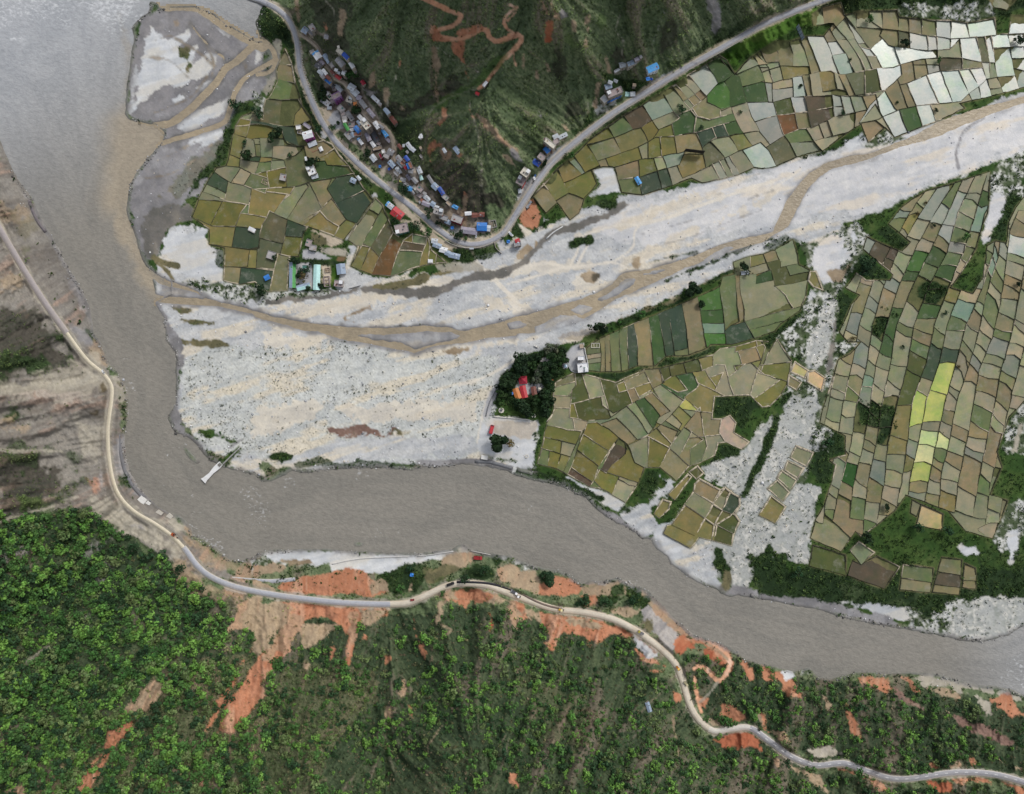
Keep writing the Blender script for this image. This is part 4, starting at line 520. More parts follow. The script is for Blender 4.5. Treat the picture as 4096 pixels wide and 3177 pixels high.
FB.append(('W2', P('B2', '1000,0 1060,60 1110,180 1150,290 1230,360 1310,300 1440,330 1470,440 1590,540 1460,550 1300,590 1130,650 980,640 900,610 800,570 860,410 775,350 850,230 950,90'),
  LN('B2', '945,90 1030,140 1070,70;910,385 960,410 1030,485;1030,140 890,395 800,570;1100,190 960,410 880,610;1160,280 1110,360 1030,500 970,645;1235,360 1180,480 1125,655;1205,440 1395,450;1220,360 1425,392;1310,290 1310,370;1395,450 1370,570;1435,320 1420,392 1395,450;1450,430 1435,560;1510,470 1500,550;850,400 960,412'), 'ommOd', .6, 1.0, [('B2', 1110, 500, 'r'), ('B2', 1300, 410, 'K'), ('B2', 930, 280, 'm'), ('B2', 1020, 280, 'g'), ('B2', 1080, 350, 'd'), ('B2', 880, 500, 'o'), ('B2', 950, 530, 'o'), ('B2', 1270, 520, 'g'), ('B2', 1480, 500, 'O'), ('B2', 1560, 530, 'k')]))
FB.append(('E1', PP('C1', '180,1640 400,1400 560,1270 660,1165 820,1050 960,950 1110,870 1220,790 1400,690 1500,610 1640,530 1740,460 1800,500 1870,620 2000,480 2184,360', 'D1', '120,340 230,345 380,300 520,300 600,190 560,190 430,210 430,120 500,60 660,20 690,130 790,100 900,90 1010,90 1130,80 1140,140 1450,170 1560,170 1720,190 1940,150 1950,290 2300,265 2300,690 2010,770 1900,800 1650,860 1690,900 1450,1010 1340,1050 1110,1140 1030,1060 890,1180 830,1030 720,1100 510,1250 300,1300 120,1380 0,1400', 'C1', '2030,1390 1900,1450 1600,1520 1510,1480 1260,1570 1100,1620 930,1600 870,1390 770,1385 680,1410 720,1530 620,1640', 'C2', '570,130 500,185 410,60 390,40 300,125 240,50 200,0'),
  LN('C1', '270,1520 400,1700;400,1405 480,1600 610,1650;455,1515 520,1490 690,1400;530,1290 630,1440;490,1340 590,1440;640,1190 700,1290 755,1390;650,1200 870,1140 1020,1075 1090,1060 1180,1000 1270,962;815,1050 870,1150 925,1270;945,955 1025,1080;1105,870 1185,1000;925,1270 1070,1220 1150,1180 1210,1140 1370,1130 1550,1100;735,1335 925,1270;800,1325 820,1380 870,1390 1070,1330 1270,1300 1460,1255;1090,1060 1155,1185;1190,1005 1240,1080 1195,1150;1235,1075 1355,1028;1275,780 1350,910 1410,980 1350,1030 1370,1130 1390,1265;1070,1220 1100,1320;1150,1185 1150,1315;1250,1150 1262,1300;1345,710 1450,850 1500,910 1550,970 1530,1090;1375,695 1520,865;1485,620 1620,780 1640,800 1510,900 1405,985;1425,655 1555,800;1445,840 1575,750;1635,530 1735,695;1740,465 1850,620 1790,670 1730,690 1635,795;1785,670 1830,760 1830,890 1760,920;1870,620 1910,640 1970,850;1640,800 1640,850 1760,910 1970,850 2190,850;1520,900 1560,870 1660,880 1750,920 1750,970 1660,995 1560,970 1515,895;1545,1090 1710,1050 1880,1000 1850,930 1840,895;1750,970 1840,950;1880,1000 1920,1080 2010,1205;1880,1000 2050,970;1970,850 2010,970 2080,1100 2160,1200;1550,1100 1600,1225 1630,1390;1600,1225 1700,1150 1930,1110 2085,1088;1810,1100 1895,1255;1680,1055 1720,1155;1780,1035 1812,1110;1405,1405 1440,1485;1440,1480 1640,1390 1890,1260 2000,1220 2100,1178;1685,1365 1755,1500;1745,1345 1815,1490;1790,1320 1865,1480;1830,1300 1915,1460;1935,1250 2035,1400;1595,1400 1710,1520;1070,1330 1080,1470 1100,1620;1195,1305 1230,1420 1265,1570;1270,1300 1310,1400 1355,1540;1230,1420 1410,1370 1460,1255;870,1390 890,1500 935,1610;885,1500 1080,1470 1230,1420;2030,470 2080,560 2120,680 2150,850;2090,430 2140,530;1910,605 2060,540 2140,530 2190,510;1940,720 2120,668;2100,600 2190,570;2150,850 2190,1000')
  + LN('D1', '0,490 60,560 100,690;120,345 150,520 185,665;230,340 265,450 262,552;320,310 380,480 412,605;380,300 430,420 495,595;30,520 150,510;160,545 415,552;-10,715 90,690 185,660 400,620 490,595 580,590 640,620 700,620 960,568;520,295 570,400 655,625;550,200 630,340 710,450 775,600;600,190 730,350 830,500 872,600;660,150 780,320 880,470 935,590;695,130 860,350 910,410 960,470 1010,570;590,345 790,318;585,462 650,450;820,360 880,352;860,400 910,410;880,470 960,470;790,100 790,240 690,140;895,90 910,170 1010,240;1010,85 1010,240 985,300;1140,140 1140,390;1225,145 1230,260 1240,405;1335,155 1335,285;1455,170 1460,300 1470,485;1580,170 1570,410;1710,190 1732,315;890,230 1140,250 1240,270 1460,300 1570,320 1730,310 1950,290;985,290 1060,375 1110,390 1240,400 1380,420 1570,405 1655,315;1380,285 1390,425;1110,385 1160,535;1000,350 1120,392;1155,535 1340,490 1480,480 1670,480 1810,510 1955,520;1650,315 1670,480 1670,585;1790,310 1830,510 1870,665;1860,300 1900,520 1900,645;1910,290 1940,500 1960,640 2010,775;2050,285 2080,470 2110,630 2145,740;1925,400 2060,390 2190,385;2085,490 2190,478;1160,705 1220,690 1380,620 1490,590 1640,580 1850,558;1260,510 1282,660;1365,490 1390,620;1475,480 1490,595;1345,540 1485,540;960,568 1100,560 1160,535 1170,620 1100,690 1010,770 900,880 810,1030;640,615 730,805;700,620 790,805;870,590 912,795;960,568 1000,745;730,800 900,780 1030,750;-10,840 100,850 250,810 400,800 590,790 730,800 840,800 950,780;90,690 95,850;260,650 270,810;340,635 380,800;400,620 430,800;480,600 510,765 630,740 610,610;90,745 270,720;630,740 730,760;100,850 130,960 180,1110 240,1190 300,1310;245,810 280,930 312,1080;360,800 390,930 422,1065;590,790 612,975;660,795 700,945;740,800 782,940;840,800 885,915;-10,1000 130,960 390,930 590,890 700,880;40,1225 200,1120 310,1075 420,1060 610,970 800,930 890,908;230,1190 440,1175 515,1260;375,1070 440,1175;485,1040 525,1150;430,1178 590,1130 720,1100;585,1080 630,1200;-10,1180 60,1250 125,1385;960,850 810,1030 980,990 1010,970;940,850 1010,970 1110,1150;950,780 970,860;1030,760 1110,900 1140,925;1010,970 1150,910 1290,880 1480,860 1590,850 1660,840 1720,780 1840,690 1870,655 1960,640 2190,618;1150,705 1225,905;1210,690 1290,880 1345,1060;1375,620 1485,870;1495,590 1595,860;1645,580 1755,840;1735,575 1810,720 1825,835;1880,740 1990,728;1885,670 1915,810;1150,910 1180,1010 1225,1110;1405,865 1455,1020;895,1010 965,1160;945,990 1035,1110;810,1020 960,1000;430,210 470,205 480,300;520,300 540,190;505,60 520,190;0,560 60,560'),
  'tTtmbtTBm', .30, 1.05, [('C1', 300, 1500, 'o'), ('C1', 380, 1560, 'o'), ('C1', 480, 1420, 'o'), ('C1', 640, 1520, 'O'), ('C1', 640, 1300, 'g'), ('C1', 740, 1130, 'O'), ('C1', 920, 1060, 'g'), ('C1', 1060, 970, 'K'), ('C1', 1270, 880, 's'), ('C1', 1330, 780, 'm'), ('C1', 1430, 760, 'T'), ('C1', 1600, 650, 'B'), ('C1', 1740, 580, 'G'), ('C1', 1730, 800, 'v'), ('C1', 1890, 740, 'G'), ('C1', 2050, 740, 'G'), ('C1', 2030, 640, 'g'), ('C1', 1640, 930, 'T'), ('C1', 1680, 1020, 'g'), ('C1', 1930, 920, 't'), ('C1', 1980, 1030, 't'), ('C1', 2080, 930, 'B'), ('C1', 1440, 1050, 'G'), ('C1', 1290, 1100, 'O'), ('C1', 1160, 1080, 'O'), ('C1', 1000, 1180, 'o'), ('C1', 800, 1240, 'T'), ('C1', 960, 1310, 'O'), ('C1', 1460, 1190, 'T'), ('C1', 1200, 1240, 'O'), ('C1', 1310, 1210, 'O'), ('C1', 1660, 1120, 'D'), ('C1', 1760, 1100, 'D'), ('C1', 1840, 1060, 'G'), ('C1', 1360, 1330, 's'), ('C1', 1520, 1400, 'o'), ('C1', 1140, 1400, 'O'), ('C1', 970, 1430, 'T'), ('C1', 1000, 1540, 'g'), ('C1', 1170, 1520, 'D'), ('C1', 1300, 1480, 'D'), ('C1', 1740, 1260, 'd'), ('C1', 2080, 1290, 'w'), ('C1', 2130, 1060, 'b'), ('C1', 1920, 1180, 'o'),
   ('D1', 70, 440, 'T'), ('D1', 190, 430, 'T'), ('D1', 210, 600, 'B'), ('D1', 320, 470, 't'), ('D1', 340, 590, 'o'), ('D1', 450, 400, 'B'), ('D1', 540, 500, 'B'), ('D1', 600, 120, 'T'), ('D1', 460, 140, 't'), ('D1', 640, 470, 's'), ('D1', 1080, 160, 'T'), ('D1', 960, 160, 't'), ('D1', 1180, 200, 'T'), ('D1', 1280, 210, 'T'), ('D1', 1390, 220, 'T'), ('D1', 1510, 240, 'B'), ('D1', 1640, 240, 'w'), ('D1', 1830, 230, 'w'), ('D1', 1060, 310, 'T'), ('D1', 1180, 320, 'd'), ('D1', 1310, 350, 'B'), ('D1', 1420, 350, 'B'), ('D1', 1520, 350, 'B'), ('D1', 1230, 460, 'W'), ('D1', 1090, 450, 'W'), ('D1', 1570, 530, 'K'), ('D1', 1740, 540, 'T'), ('D1', 1720, 420, 'w'), ('D1', 1810, 400, 'd'), ('D1', 2000, 460, 'w'), ('D1', 2020, 580, 'W'), ('D1', 2130, 430, 'W'), ('D1', 2150, 560, 'W'), ('D1', 2080, 320, 'W'), ('D1', 1980, 340, 'W'), ('D1', 1040, 650, 'W'), ('D1', 820, 700, 'd'), ('D1', 940, 680, 'k'), ('D1', 570, 680, 'o'), ('D1', 670, 700, 't'), ('D1', 1320, 760, 'w'), ('D1', 1480, 740, 'W'), ('D1', 1650, 720, 'w'), ('D1', 1760, 680, 'W'), ('D1', 1800, 620, 'W'), ('D1', 1620, 640, 'w'), ('D1', 2050, 700, 'W'), ('D1', 1360, 960, 'w'), ('D1', 1240, 970, 'G'), ('D1', 1100, 1040, 'w'), ('D1', 1540, 930, 't'), ('D1', 1100, 820, 't'), ('D1', 1160, 860, 'T'), ('D1', 1060, 880, 'w'), ('D1', 180, 880, 'k'), ('D1', 310, 880, 'B'), ('D1', 470, 840, 'K'), ('D1', 500, 960, 'K'), ('D1', 230, 1030, 'r'), ('D1', 350, 1000, 'T'), ('D1', 80, 1060, 'b'), ('D1', 150, 1230, 'd'), ('D1', 330, 1130, 'g'), ('D1', 920, 930, 'm'), ('D1', 1900, 740, 'W'), ('D1', 1900, 430, 'w')]))
FB.append(('S1', PP('C2', '640,1250 740,1180 1030,1050 1230,970 1440,880 1560,830 1750,740 1770,660 1870,640 1860,540 2000,490 2110,470 2184,440', 'D2', '110,440 260,350 300,480 310,560 400,600 380,700 370,820 320,940 160,1050 110,1110 0,1150', 'C2', '2040,1170 1850,1220 1670,1220 1640,1250 1490,1310 1300,1320 1210,1400 1060,1400 940,1445 750,1450 650,1440'),
  LN('C2', '745,1175 760,1300 750,1455;790,1150 795,1455;830,1135 845,1455;910,1100 910,1200 930,1450;980,1070 975,1200 990,1440;1030,1050 1060,1200 1065,1410;1155,1000 1200,1410;1230,965 1260,1100 1300,1325;1320,930 1375,1325;1430,880 1470,1100 1490,1315;1560,830 1600,1050 1640,1255;1745,740 1780,1000 1800,1225;1575,940 1770,930;1595,1050 1785,1045;1610,1130 1795,1130;1870,640 1880,680 1890,900 1910,1030 1830,1070 1790,1110;1910,645 1920,800 1950,930 1950,1035;1870,650 2050,640 2190,600;2050,640 2045,720 2190,690;1920,830 2000,830 2190,780;1940,940 2080,850 2190,830;1830,1070 1960,1030 2190,970;1955,1030 2040,1180;2015,1095 2190,1050;1855,560 1890,645;2000,490 2000,580 2150,540 2190,530;2105,470 2160,605;635,1310 765,1290;635,1350 765,1330;645,1385 765,1370;1365,1280 1490,1250')
  + LN('D2', '20,480 70,600 -10,640;120,445 160,540 160,590;70,600 310,550;80,600 110,740 250,720 375,690;-10,790 110,780 160,840 185,940;120,740 200,810 265,920;-10,840 100,830 160,870;-10,1000 180,940 345,900;210,580 240,650 380,620;110,690 -10,720'), 'gmTog', .25, .7, [('C2', 1680, 870, 'v'), ('C2', 1660, 1000, 'G'), ('C2', 1700, 1090, 's'), ('C2', 1700, 1180, 'v'), ('C2', 1220, 1180, 'V'), ('C2', 1250, 1380, 'G'), ('C2', 1310, 1180, 'D'), ('C2', 1020, 1250, 'D'), ('C2', 1400, 1080, 'D'), ('C2', 1110, 1200, 'T'), ('C2', 1540, 1100, 'T'), ('C2', 770, 1320, 'T'), ('C2', 810, 1300, 'T'), ('C2', 870, 1280, 'g'), ('C2', 940, 1280, 'g'), ('C2', 1830, 850, 'g'), ('C2', 1900, 1120, 'D'), ('C2', 2100, 690, 'G'), ('C2', 2000, 740, 'T'), ('C2', 2100, 900, 'm'), ('C2', 2080, 1000, 'm'), ('C2', 700, 1320, 't'), ('C2', 1920, 590, 'm'), ('D2', 210, 650, 'k'), ('D2', 230, 500, 'm'), ('D2', 50, 690, 'k'), ('D2', 220, 780, 'm')]))
FB.append(('S2', PP('C2', '380,1540 470,1490 540,1455 650,1480 880,1540 1120,1430 1250,1420 1330,1400 1450,1375 1570,1340 1690,1310 1750,1260 1880,1240 2050,1190 2150,1200', 'D2', '0,1200 60,1290 130,1180 200,1290 250,1360 240,1440 210,1560 160,1640', 'C3', '2160,90 2100,100 2000,0 1700,10 1695,60 1680,200 1760,200 1830,170 1880,230 1860,310 1990,390 1930,450 1800,390 1730,400 1700,500 1580,560 1490,590 1380,710 1250,600 1120,600 1100,650 1050,760 960,890 770,780 660,760 480,660 450,640 390,610 230,570 280,380 310,240 350,170 370,110 360,0'),
  LN('C3', '310,250 480,290 600,300 640,260;295,350 560,412;270,440 515,515;600,300 550,410 500,520 445,645;330,470 315,590;425,495 390,615;430,400 420,480;660,190 640,240 600,350 510,590 475,665;640,235 720,225 820,280 900,350 980,410 1040,560 1125,605;625,335 740,410 820,460 905,355;560,455 650,520 740,590 825,465;740,585 690,730;495,590 670,710;900,365 830,470 770,600 735,630;960,390 970,450 960,490 850,580 800,650 755,615;795,648 1000,750 1060,755;700,710 775,790;750,615 685,730 660,765;980,412 1150,330 1330,180 1470,-10;995,410 1140,340 1200,370 1330,440 1240,600;640,212 820,200 960,100 1160,-10;490,185 650,220 660,40;515,-30 500,110 495,200;580,10 570,190;480,240 490,290;530,235 540,295;365,5 520,10;360,108 505,110;760,-10 770,80 860,150 945,95;880,185 960,260 1065,375;755,240 890,190;980,100 1100,240 1155,330;1055,75 1175,255;1125,25 1250,170 1205,260 1145,335;1195,-10 1335,135 1245,185;1340,130 1290,210 1440,310;1340,150 1430,240 1395,305;1385,75 1510,185;1445,15 1570,125;1205,255 1345,405;1215,225 1400,300 1330,440 1490,585;1685,15 1560,120 1460,250 1325,435;1585,120 1610,300 1645,355;1450,265 1610,370 1500,450 1500,565;1600,295 1640,430 1590,560;1515,305 1415,500;1760,195 1740,310 1795,395;1935,345 2000,250 2075,300;1980,265 2075,300;1880,230 2060,300')
  + LN('C2', '540,1455 550,1560 515,1610;460,1555 545,1530;885,1545 925,1680;880,1560 1120,1450 1190,1590 1285,1540 1240,1425;910,1622 1040,1580 1160,1540;1035,1580 1085,1680;1195,1590 1090,1650;1250,1425 1270,1535 1340,1490 1480,1460 1600,1440 1720,1390 1860,1400;1325,1400 1340,1490;1445,1375 1470,1465;1565,1340 1600,1445;1690,1310 1690,1405;1745,1375 1870,1305 1880,1240;1905,1305 1930,1390 1850,1400;1275,1555 1400,1620 1475,1600 1385,1490;1525,1465 1570,1560 1550,1590 1445,1670;1625,1435 1660,1500 1720,1580 1685,1670;1655,1502 1775,1455 1725,1575;1795,1420 1830,1560 1850,1610;1865,1400 1930,1550 2010,1560;1870,1285 2050,1240 2190,1200;2045,1240 2090,1350 1930,1392;2050,1190 2058,1245;2100,1405 2190,1345;2105,1395 2135,1490;2020,1410 2085,1540;1190,1590 1240,1670'), 'ooOTtmg', .6, .95,
  [('C2', 1000, 1540, 'T'), ('C2', 1190, 1500, 'T'), ('C2', 470, 1500, 'T'), ('C2', 440, 1600, 't'), ('C2', 830, 1600, 'k'), ('C2', 1400, 1440, 'k'), ('C2', 1520, 1410, 'k'), ('C2', 1310, 1460, 'k'), ('C2', 1630, 1370, 'o'), ('C2', 1760, 1340, 'K'), ('C2', 1900, 1350, 'e'), ('C2', 1830, 1360, 'm'), ('C2', 1850, 1500, 'o'), ('C2', 1980, 1480, 't'), ('C2', 1400, 1560, 'O'), ('C2', 1600, 1550, 'o'), ('C2', 1340, 1590, 'G'), ('C2', 600, 1590, 'k'), ('C2', 2060, 1300, 'o'), ('C2', 2000, 1340, 'T'), ('C3', 850, 70, 'k'), ('C3', 720, 130, 'O'), ('C3', 590, 60, 'k'), ('C3', 440, 60, 't'), ('C3', 430, 130, 't'), ('C3', 540, 150, 'O'), ('C3', 1120, 130, 'G'), ('C3', 1020, 40, 'T'), ('C3', 1000, 250, 'm'), ('C3', 900, 290, 'T'), ('C3', 1220, 100, 'T'), ('C3', 1160, 450, 'O'), ('C3', 760, 330, 'O'), ('C3', 690, 450, 'O'), ('C3', 620, 580, 'O'), ('C3', 440, 340, 'O'), ('C3', 400, 420, 'O'), ('C3', 350, 520, 'O'), ('C3', 860, 500, 'K'), ('C3', 960, 600, 'O'), ('C3', 880, 740, 'O'), ('C3', 570, 690, 'K'), ('C3', 1360, 580, 'T'), ('C3', 1640, 130, 't'), ('C3', 1530, 220, 'T'), ('C3', 1530, 400, 'T'), ('C3', 1430, 330, 'm'), ('C3', 1700, 250, 'T'), ('C3', 1810, 240, 'T'), ('C3', 1890, 370, 'p'), ('C3', 1680, 440, 't'), ('C3', 1470, 100, 'y'), ('C3', 1560, 40, 'o'), ('C3', 1420, 150, 'o')]))
FB.append(('S3', P('C3', '1580,700 1750,790 1790,770 1870,830 1910,850 1910,920 1870,990 1910,1050 1860,1160 1840,1250 1700,1210 1570,1180 1500,1270 1280,1150 1310,1090 1350,1080 1440,940 1470,890 1530,800 1540,740'),
  LN('C3', '1525,800 1690,900 1755,780;1455,910 1620,1020 1695,895;1345,1080 1540,1170 1625,1025;1685,905 1795,765;1615,1020 1700,1080 1770,960 1685,905;1700,1080 1680,1210;1535,1170 1575,1185;1305,1085 1540,1170;1765,965 1835,805;1765,955 1880,1000;1695,1090 1830,1010 1915,920;1735,1085 1870,1155;1720,1080 1700,1215'), 'ooO', 1., 1.4, [('C3', 1640, 790, 'T'), ('C3', 1560, 910, 'm'), ('C3', 1470, 1050, 'k'), ('C3', 1400, 1170, 'G'), ('C3', 1630, 1110, 'o'), ('C3', 1770, 1170, 'k'), ('C3', 1850, 900, 'D'), ('C3', 1760, 860, 'm'), ('C3', 1700, 990, 'o'), ('C3', 1850, 1080, 'k')]))
for s, k in (('1510,680 1370,870 1320,830 1480,660', 'o'), ('1270,870 1340,890 1320,950 1240,1020 1200,990', 'o'), ('1560,590 1610,650 1550,700 1490,640', 'k')): FB.append(('S4', P('C3', s), [], k, 1., 1.2, []))
for s, k in (('290,425 430,480 370,590 240,520', 'm'), ('220,550 350,610 300,690 190,620', 'm'), ('170,630 290,710 240,790 130,690', 'm'), ('130,710 230,810 180,880 50,780', 'm'), ('80,840 200,930 110,1065 -20,1000', 'o')): FB.append(('S5', P('D3', s), [], k, .9, 1.4, []))
for s, k in (('280,1370 390,1440 360,1500 240,1450', 'e'), ('390,1450 440,1440 530,1500 500,1610 380,1530', 'e'), ('230,1480 330,1540 290,1600 220,1560', 'T'), ('410,620 450,615 510,770 430,740 390,690', 'o')): FB.append(('S5', P('D2', s), [], k, .9, 1.4, []))
GD = [P('O', s) for s in ('1960,400 1900,470 1850,560 1815,660 1790,760 1765,860 1750,960 1735,1080 1725,1180', '2010,385 1960,460 1905,560 1870,650 1850,760 1830,860 1810,960 1790,1060 1770,1190', '2060,375 2030,440 1985,540 1935,640 1910,740 1890,850 1870,950 1850,1050 1830,1190', '2110,370 2085,440 2060,520 2010,640 1985,740 1950,860 1930,960 1915,1060 1900,1180', '2140,380 2125,480 2110,560 2075,660 2040,770 2010,880 1990,980 1970,1080 1960,1150', '2184,420 2150,520 2140,600 2120,700 2090,800 2070,900 2050,1000 2040,1090 2030,1160', '2230,420 2210,600 2190,720 2160,820 2140,920 2120,1010 2105,1100 2100,1170', '2310,420 2290,600 2260,740 2230,860 2200,960 2170,1060 2150,1160')]
def rs_(p, n=60):
    d = np.r_[0, np.cumsum(np.linalg.norm(np.diff(p, axis=0), axis=1))]; t = np.linspace(0, d[-1], n); return np.stack([np.interp(t, d, p[:, 0]), np.interp(t, d, p[:, 1])], 1)
GD = [rs_(curve(g, 4)) for g in GD]; cols_ = []; rgt = np.random.default_rng(17)
for a, b in zip(GD[:-1], GD[1:]):
    for f in (0, .5 + rgt.uniform(-.1, .1)): cols_.append(a * (1 - f) + b * f + rgt.normal(0, .5, (1, 2)))
cols_.append(GD[-1]); TERR = [c_[::6] + np.stack([vn(c_[::6, 0] / 22, c_[::6, 1] / 22, 81 + i % 5), vn(c_[::6, 1] / 25, c_[::6, 0] / 25, 88) * .6], 1) * 3.0 for i, c_ in enumerate(cols_)]; ph = 0.
for i, (a, b) in enumerate(zip(cols_[:-1], cols_[1:])):
    t = rgt.uniform(0, 3) if rgt.random() < .35 else ph; ph = t
    while t < 58:
        if rgt.random() < .86:
            u0, u1 = t + rgt.uniform(-.5, .5), t + .75 + rgt.uniform(-.6, .6); ia, ib = min(59, max(0, u0)), min(59, max(0, u1))
            pa = np.array([np.interp(ia, np.arange(60), a[:, q]) for q in (0, 1)]); pb = np.array([np.interp(ib, np.arange(60), b[:, q]) for q in (0, 1)])
            TERR.append(np.array([pa, (pa + pb) / 2 + rgt.normal(0, .9, 2), pb]))
        t += rgt.uniform(1.5, 3.0)
FB.append(('R1', PP('D1', '1250,1660 1370,1590 1610,1520 1900,1430 1890,1664', 'D2', '1880,130 1840,220 1780,430 1650,640 1570,750 1760,800 1850,660 1880,400 1950,360 2040,380 2060,200 2120,80 2184,0 2400,0', 'D3', '2400,60 2184,50 2060,180 1960,470 2000,600 1900,830 2050,880 1990,1030 1920,1190 1700,1130 1550,960 1310,870 1200,830 1110,960 960,1080 830,1180 780,1130 660,1300 540,1250 410,1190 450,1040 520,920 590,720 620,580 560,540 700,500 700,340 490,230 510,120 550,0', 'D2', '600,1490 640,1350 740,1300 830,1200 720,1200 650,1120 750,890 820,810 700,750 790,630 870,690 1070,690 1100,640 850,430 880,330 1170,450 1240,370 1060,220 1160,90'),
  TERR,
  'tTtmmtgTb', .24, .9, [('D2', 1280, 1060, 'p'), ('D2', 1460, 1560, 'y'), ('D2', 1390, 1640, 'y'), ('D3', 1340, 80, 'Y'), ('D3', 1300, 150, 'y'), ('D3', 1380, 320, 'Y'), ('D3', 1490, 370, 'Y'), ('D3', 1380, 430, 'Y'), ('D3', 1390, 680, 'y'), ('D3', 1200, 310, 'o'), ('D3', 1130, 420, 'o'), ('D3', 690, 650, 'V'), ('D3', 1480, 820, 'o'), ('D3', 1270, 560, 'o'), ('D2', 1430, 460, 'G'), ('D2', 1350, 530, 'v'), ('D2', 1310, 600, 'v'), ('D2', 1260, 680, 'G'), ('D2', 1230, 720, 'G'), ('D2', 1400, 330, 'T'), ('D2', 1200, 230, 'K'), ('D2', 1300, 150, 'o'), ('D2', 1500, 90, 'B'), ('D2', 1600, 170, 'B'), ('D2', 1550, 260, 'B'), ('D2', 1650, 60, 'B'), ('D2', 1470, 380, 'T'), ('D2', 1570, 450, 'g'), ('D2', 1640, 300, 'v'), ('D2', 1700, 320, 'g'), ('D2', 1500, 680, 'G'), ('D2', 1550, 590, 'G'), ('D2', 1800, 150, 's'), ('D2', 1830, 50, 'G'), ('D2', 960, 420, 'K'), ('D2', 1080, 470, 'K'), ('D2', 1020, 560, 'K'), ('D2', 780, 700, 't'), ('D2', 1150, 860, 'T'), ('D2', 860, 960, 'm'), ('D2', 960, 760, 'm'), ('D2', 1370, 960, 'G'), ('D2', 1420, 1100, 'T'), ('D2', 1540, 1250, 'D'), ('D2', 1440, 1400, 'D'), ('D2', 1350, 1500, 'D'), ('D2', 1600, 850, 'o'), ('D2', 1600, 950, 's'), ('D2', 1940, 460, 's'), ('D2', 1930, 600, 's'), ('D2', 2100, 420, 'W'), ('D2', 1870, 760, 'g'), ('D2', 1700, 1230, 'T'), ('D2', 1800, 1060, 'T'), ('D2', 880, 1500, 's'), ('D2', 1080, 1120, 'G'), ('D2', 1020, 1210, 'G'), ('D2', 1370, 1390, 'k'), ('D2', 1240, 1530, 'k')]))
for s, ls, k in (('1180,1410 1430,1440 1400,1640 1150,1620', '1150,1520 1420,1560', 'gT'), ('1500,1350 1670,1370 1640,1660 1420,1640', '1460,1465 1670,1500;1420,1570 1650,1600', 'TK'), ('1690,1400 1780,1440 1780,1610 1670,1600', '1670,1540 1790,1545', 'T'), ('960,1340 1150,1430 1020,1610 720,1500 760,1380 830,1410', '', 'K'), ('810,1220 940,1310 830,1410 740,1290', '', 'm'), ('1330,910 1510,990 1500,1120 1290,1080', '', 'e'), ('430,1250 700,1330 700,1500 400,1420', '', 'k'), ('1255,870 1330,910 1290,1010 1240,980', '', 'T')): FB.append(('R2', P('D3', s), LN('D3', ls) if ls else [], k, .3, 1.2, []))
for s, k in (('2080,130 2300,130 2300,270 2060,280', 'W'), ('1840,-100 2184,-100 2040,80 1940,60', 'm')): FB.append(('R3', P('D1', s), [], k, .2, .8, []))

FMASK = np.full((NV, NU), -1e3, np.float32)
for b in FB: FMASK = np.maximum(FMASK, sdf(b[1], pad=12))
paint('field', FMASK + 1.2, n1=.3, n2=.3)
A('bushy', 'D2', '1290,750 1390,690 1570,740 1450,910 1290,830', n1=1); A('bushy', 'D2', '1000,900 1120,960 1150,980 980,1170 910,1130', n1=1); A('bushy', 'D3', '800,20 1100,100 1160,240 1000,430 940,440 980,290 820,230', n1=1)
GREEN = [P('D2', '1290,750 1390,690 1570,740 1450,910 1290,830'), P('D2', '1000,900 1120,960 1150,980 980,1170 910,1130'), P('D3', '800,20 1100,100 1160,240 1000,430 940,440 980,290 820,230')]

# ------------------------------------------------------------------ terrain surface
hillrough = steep * smooth(5, 13, HS)
REL = hillrough * (ST0 * 3.6 + ST1 * 1.6 + ST3 * .35 + N12 * 1.2 + N6 * 1.0 + N3 * .6) + (1 - hillrough) * (N12 * .12 + N6 * .05)
for nm, (p, z, w) in ROADS.items(): REL = REL * smooth(w / 2 + .3, w / 2 + 5, -sdf(p, False, pad=20))
bank = smooth(0, 2.5, D_RIV - .3 + N6 * .8); fl = np.where(D_ISL > -2.5, 0, 1)
HV = HV + REL * (1 - bl * .9)
HV = HV - smooth(-.2, 1.6, D_STR + N6 * .6) * .75 * (D_RIV < 0) - smooth(-.2, 1.6, D_DEL + N6 * .6) * .6 * (D_RIV < 0)
HV = np.where(D_RIV > -1, np.minimum(HV, .75) * (1 - bank) - .9 * bank, HV)
HV = HV + smooth(-2.2, .6, D_ISL + N6 * .8) * (np.where(D_RIV > 0, 1.25, .9))
HV = HV - .9 * smooth(-.2, .8, FMASK)
COLm = np.clip(COL, .01, .9)
ou = np.cumsum(6 * 1.16 ** np.arange(30)); gu_ = np.r_[U0 - ou[::-1], np.arange(NU) + U0, U0 + NU - 1 + ou]; gv_ = np.r_[V0 - ou[::-1], np.arange(NV) + V0, V0 + NV - 1 + ou]
pad = lambda a: np.pad(a, [(30, 30), (30, 30)] + [(0, 0)] * (a.ndim - 2), mode='edge')
def padc(a):
    a = a.copy(); k = np.ones(61) / 61
    for sl in ((0, slice(None)), (-1, slice(None)), (slice(None), 0), (slice(None), -1)):
        for c_ in range(3): a[sl + (c_,)] = np.convolve(np.pad(a[sl + (c_,)], 30, 'edge'), k, 'valid')
    return pad(a)
TU, TV = np.meshgrid(gu_, gv_); TZ = pad(HV)
verts = W(TU.ravel(), TV.ravel(), TZ.ravel()); nu, nv = len(gu_), len(gv_)
ii = (np.arange(nv - 1)[:, None] * nu + np.arange(nu - 1)[None]).ravel(); faces = np.stack([ii, ii + nu, ii + nu + 1, ii + 1], 1)
gm = N("ground"); c = gm.attr("tint").outputs["Color"]
f1 = gm.noise(.9, 3, .7); f2 = gm.noise(.12, 4, .6)
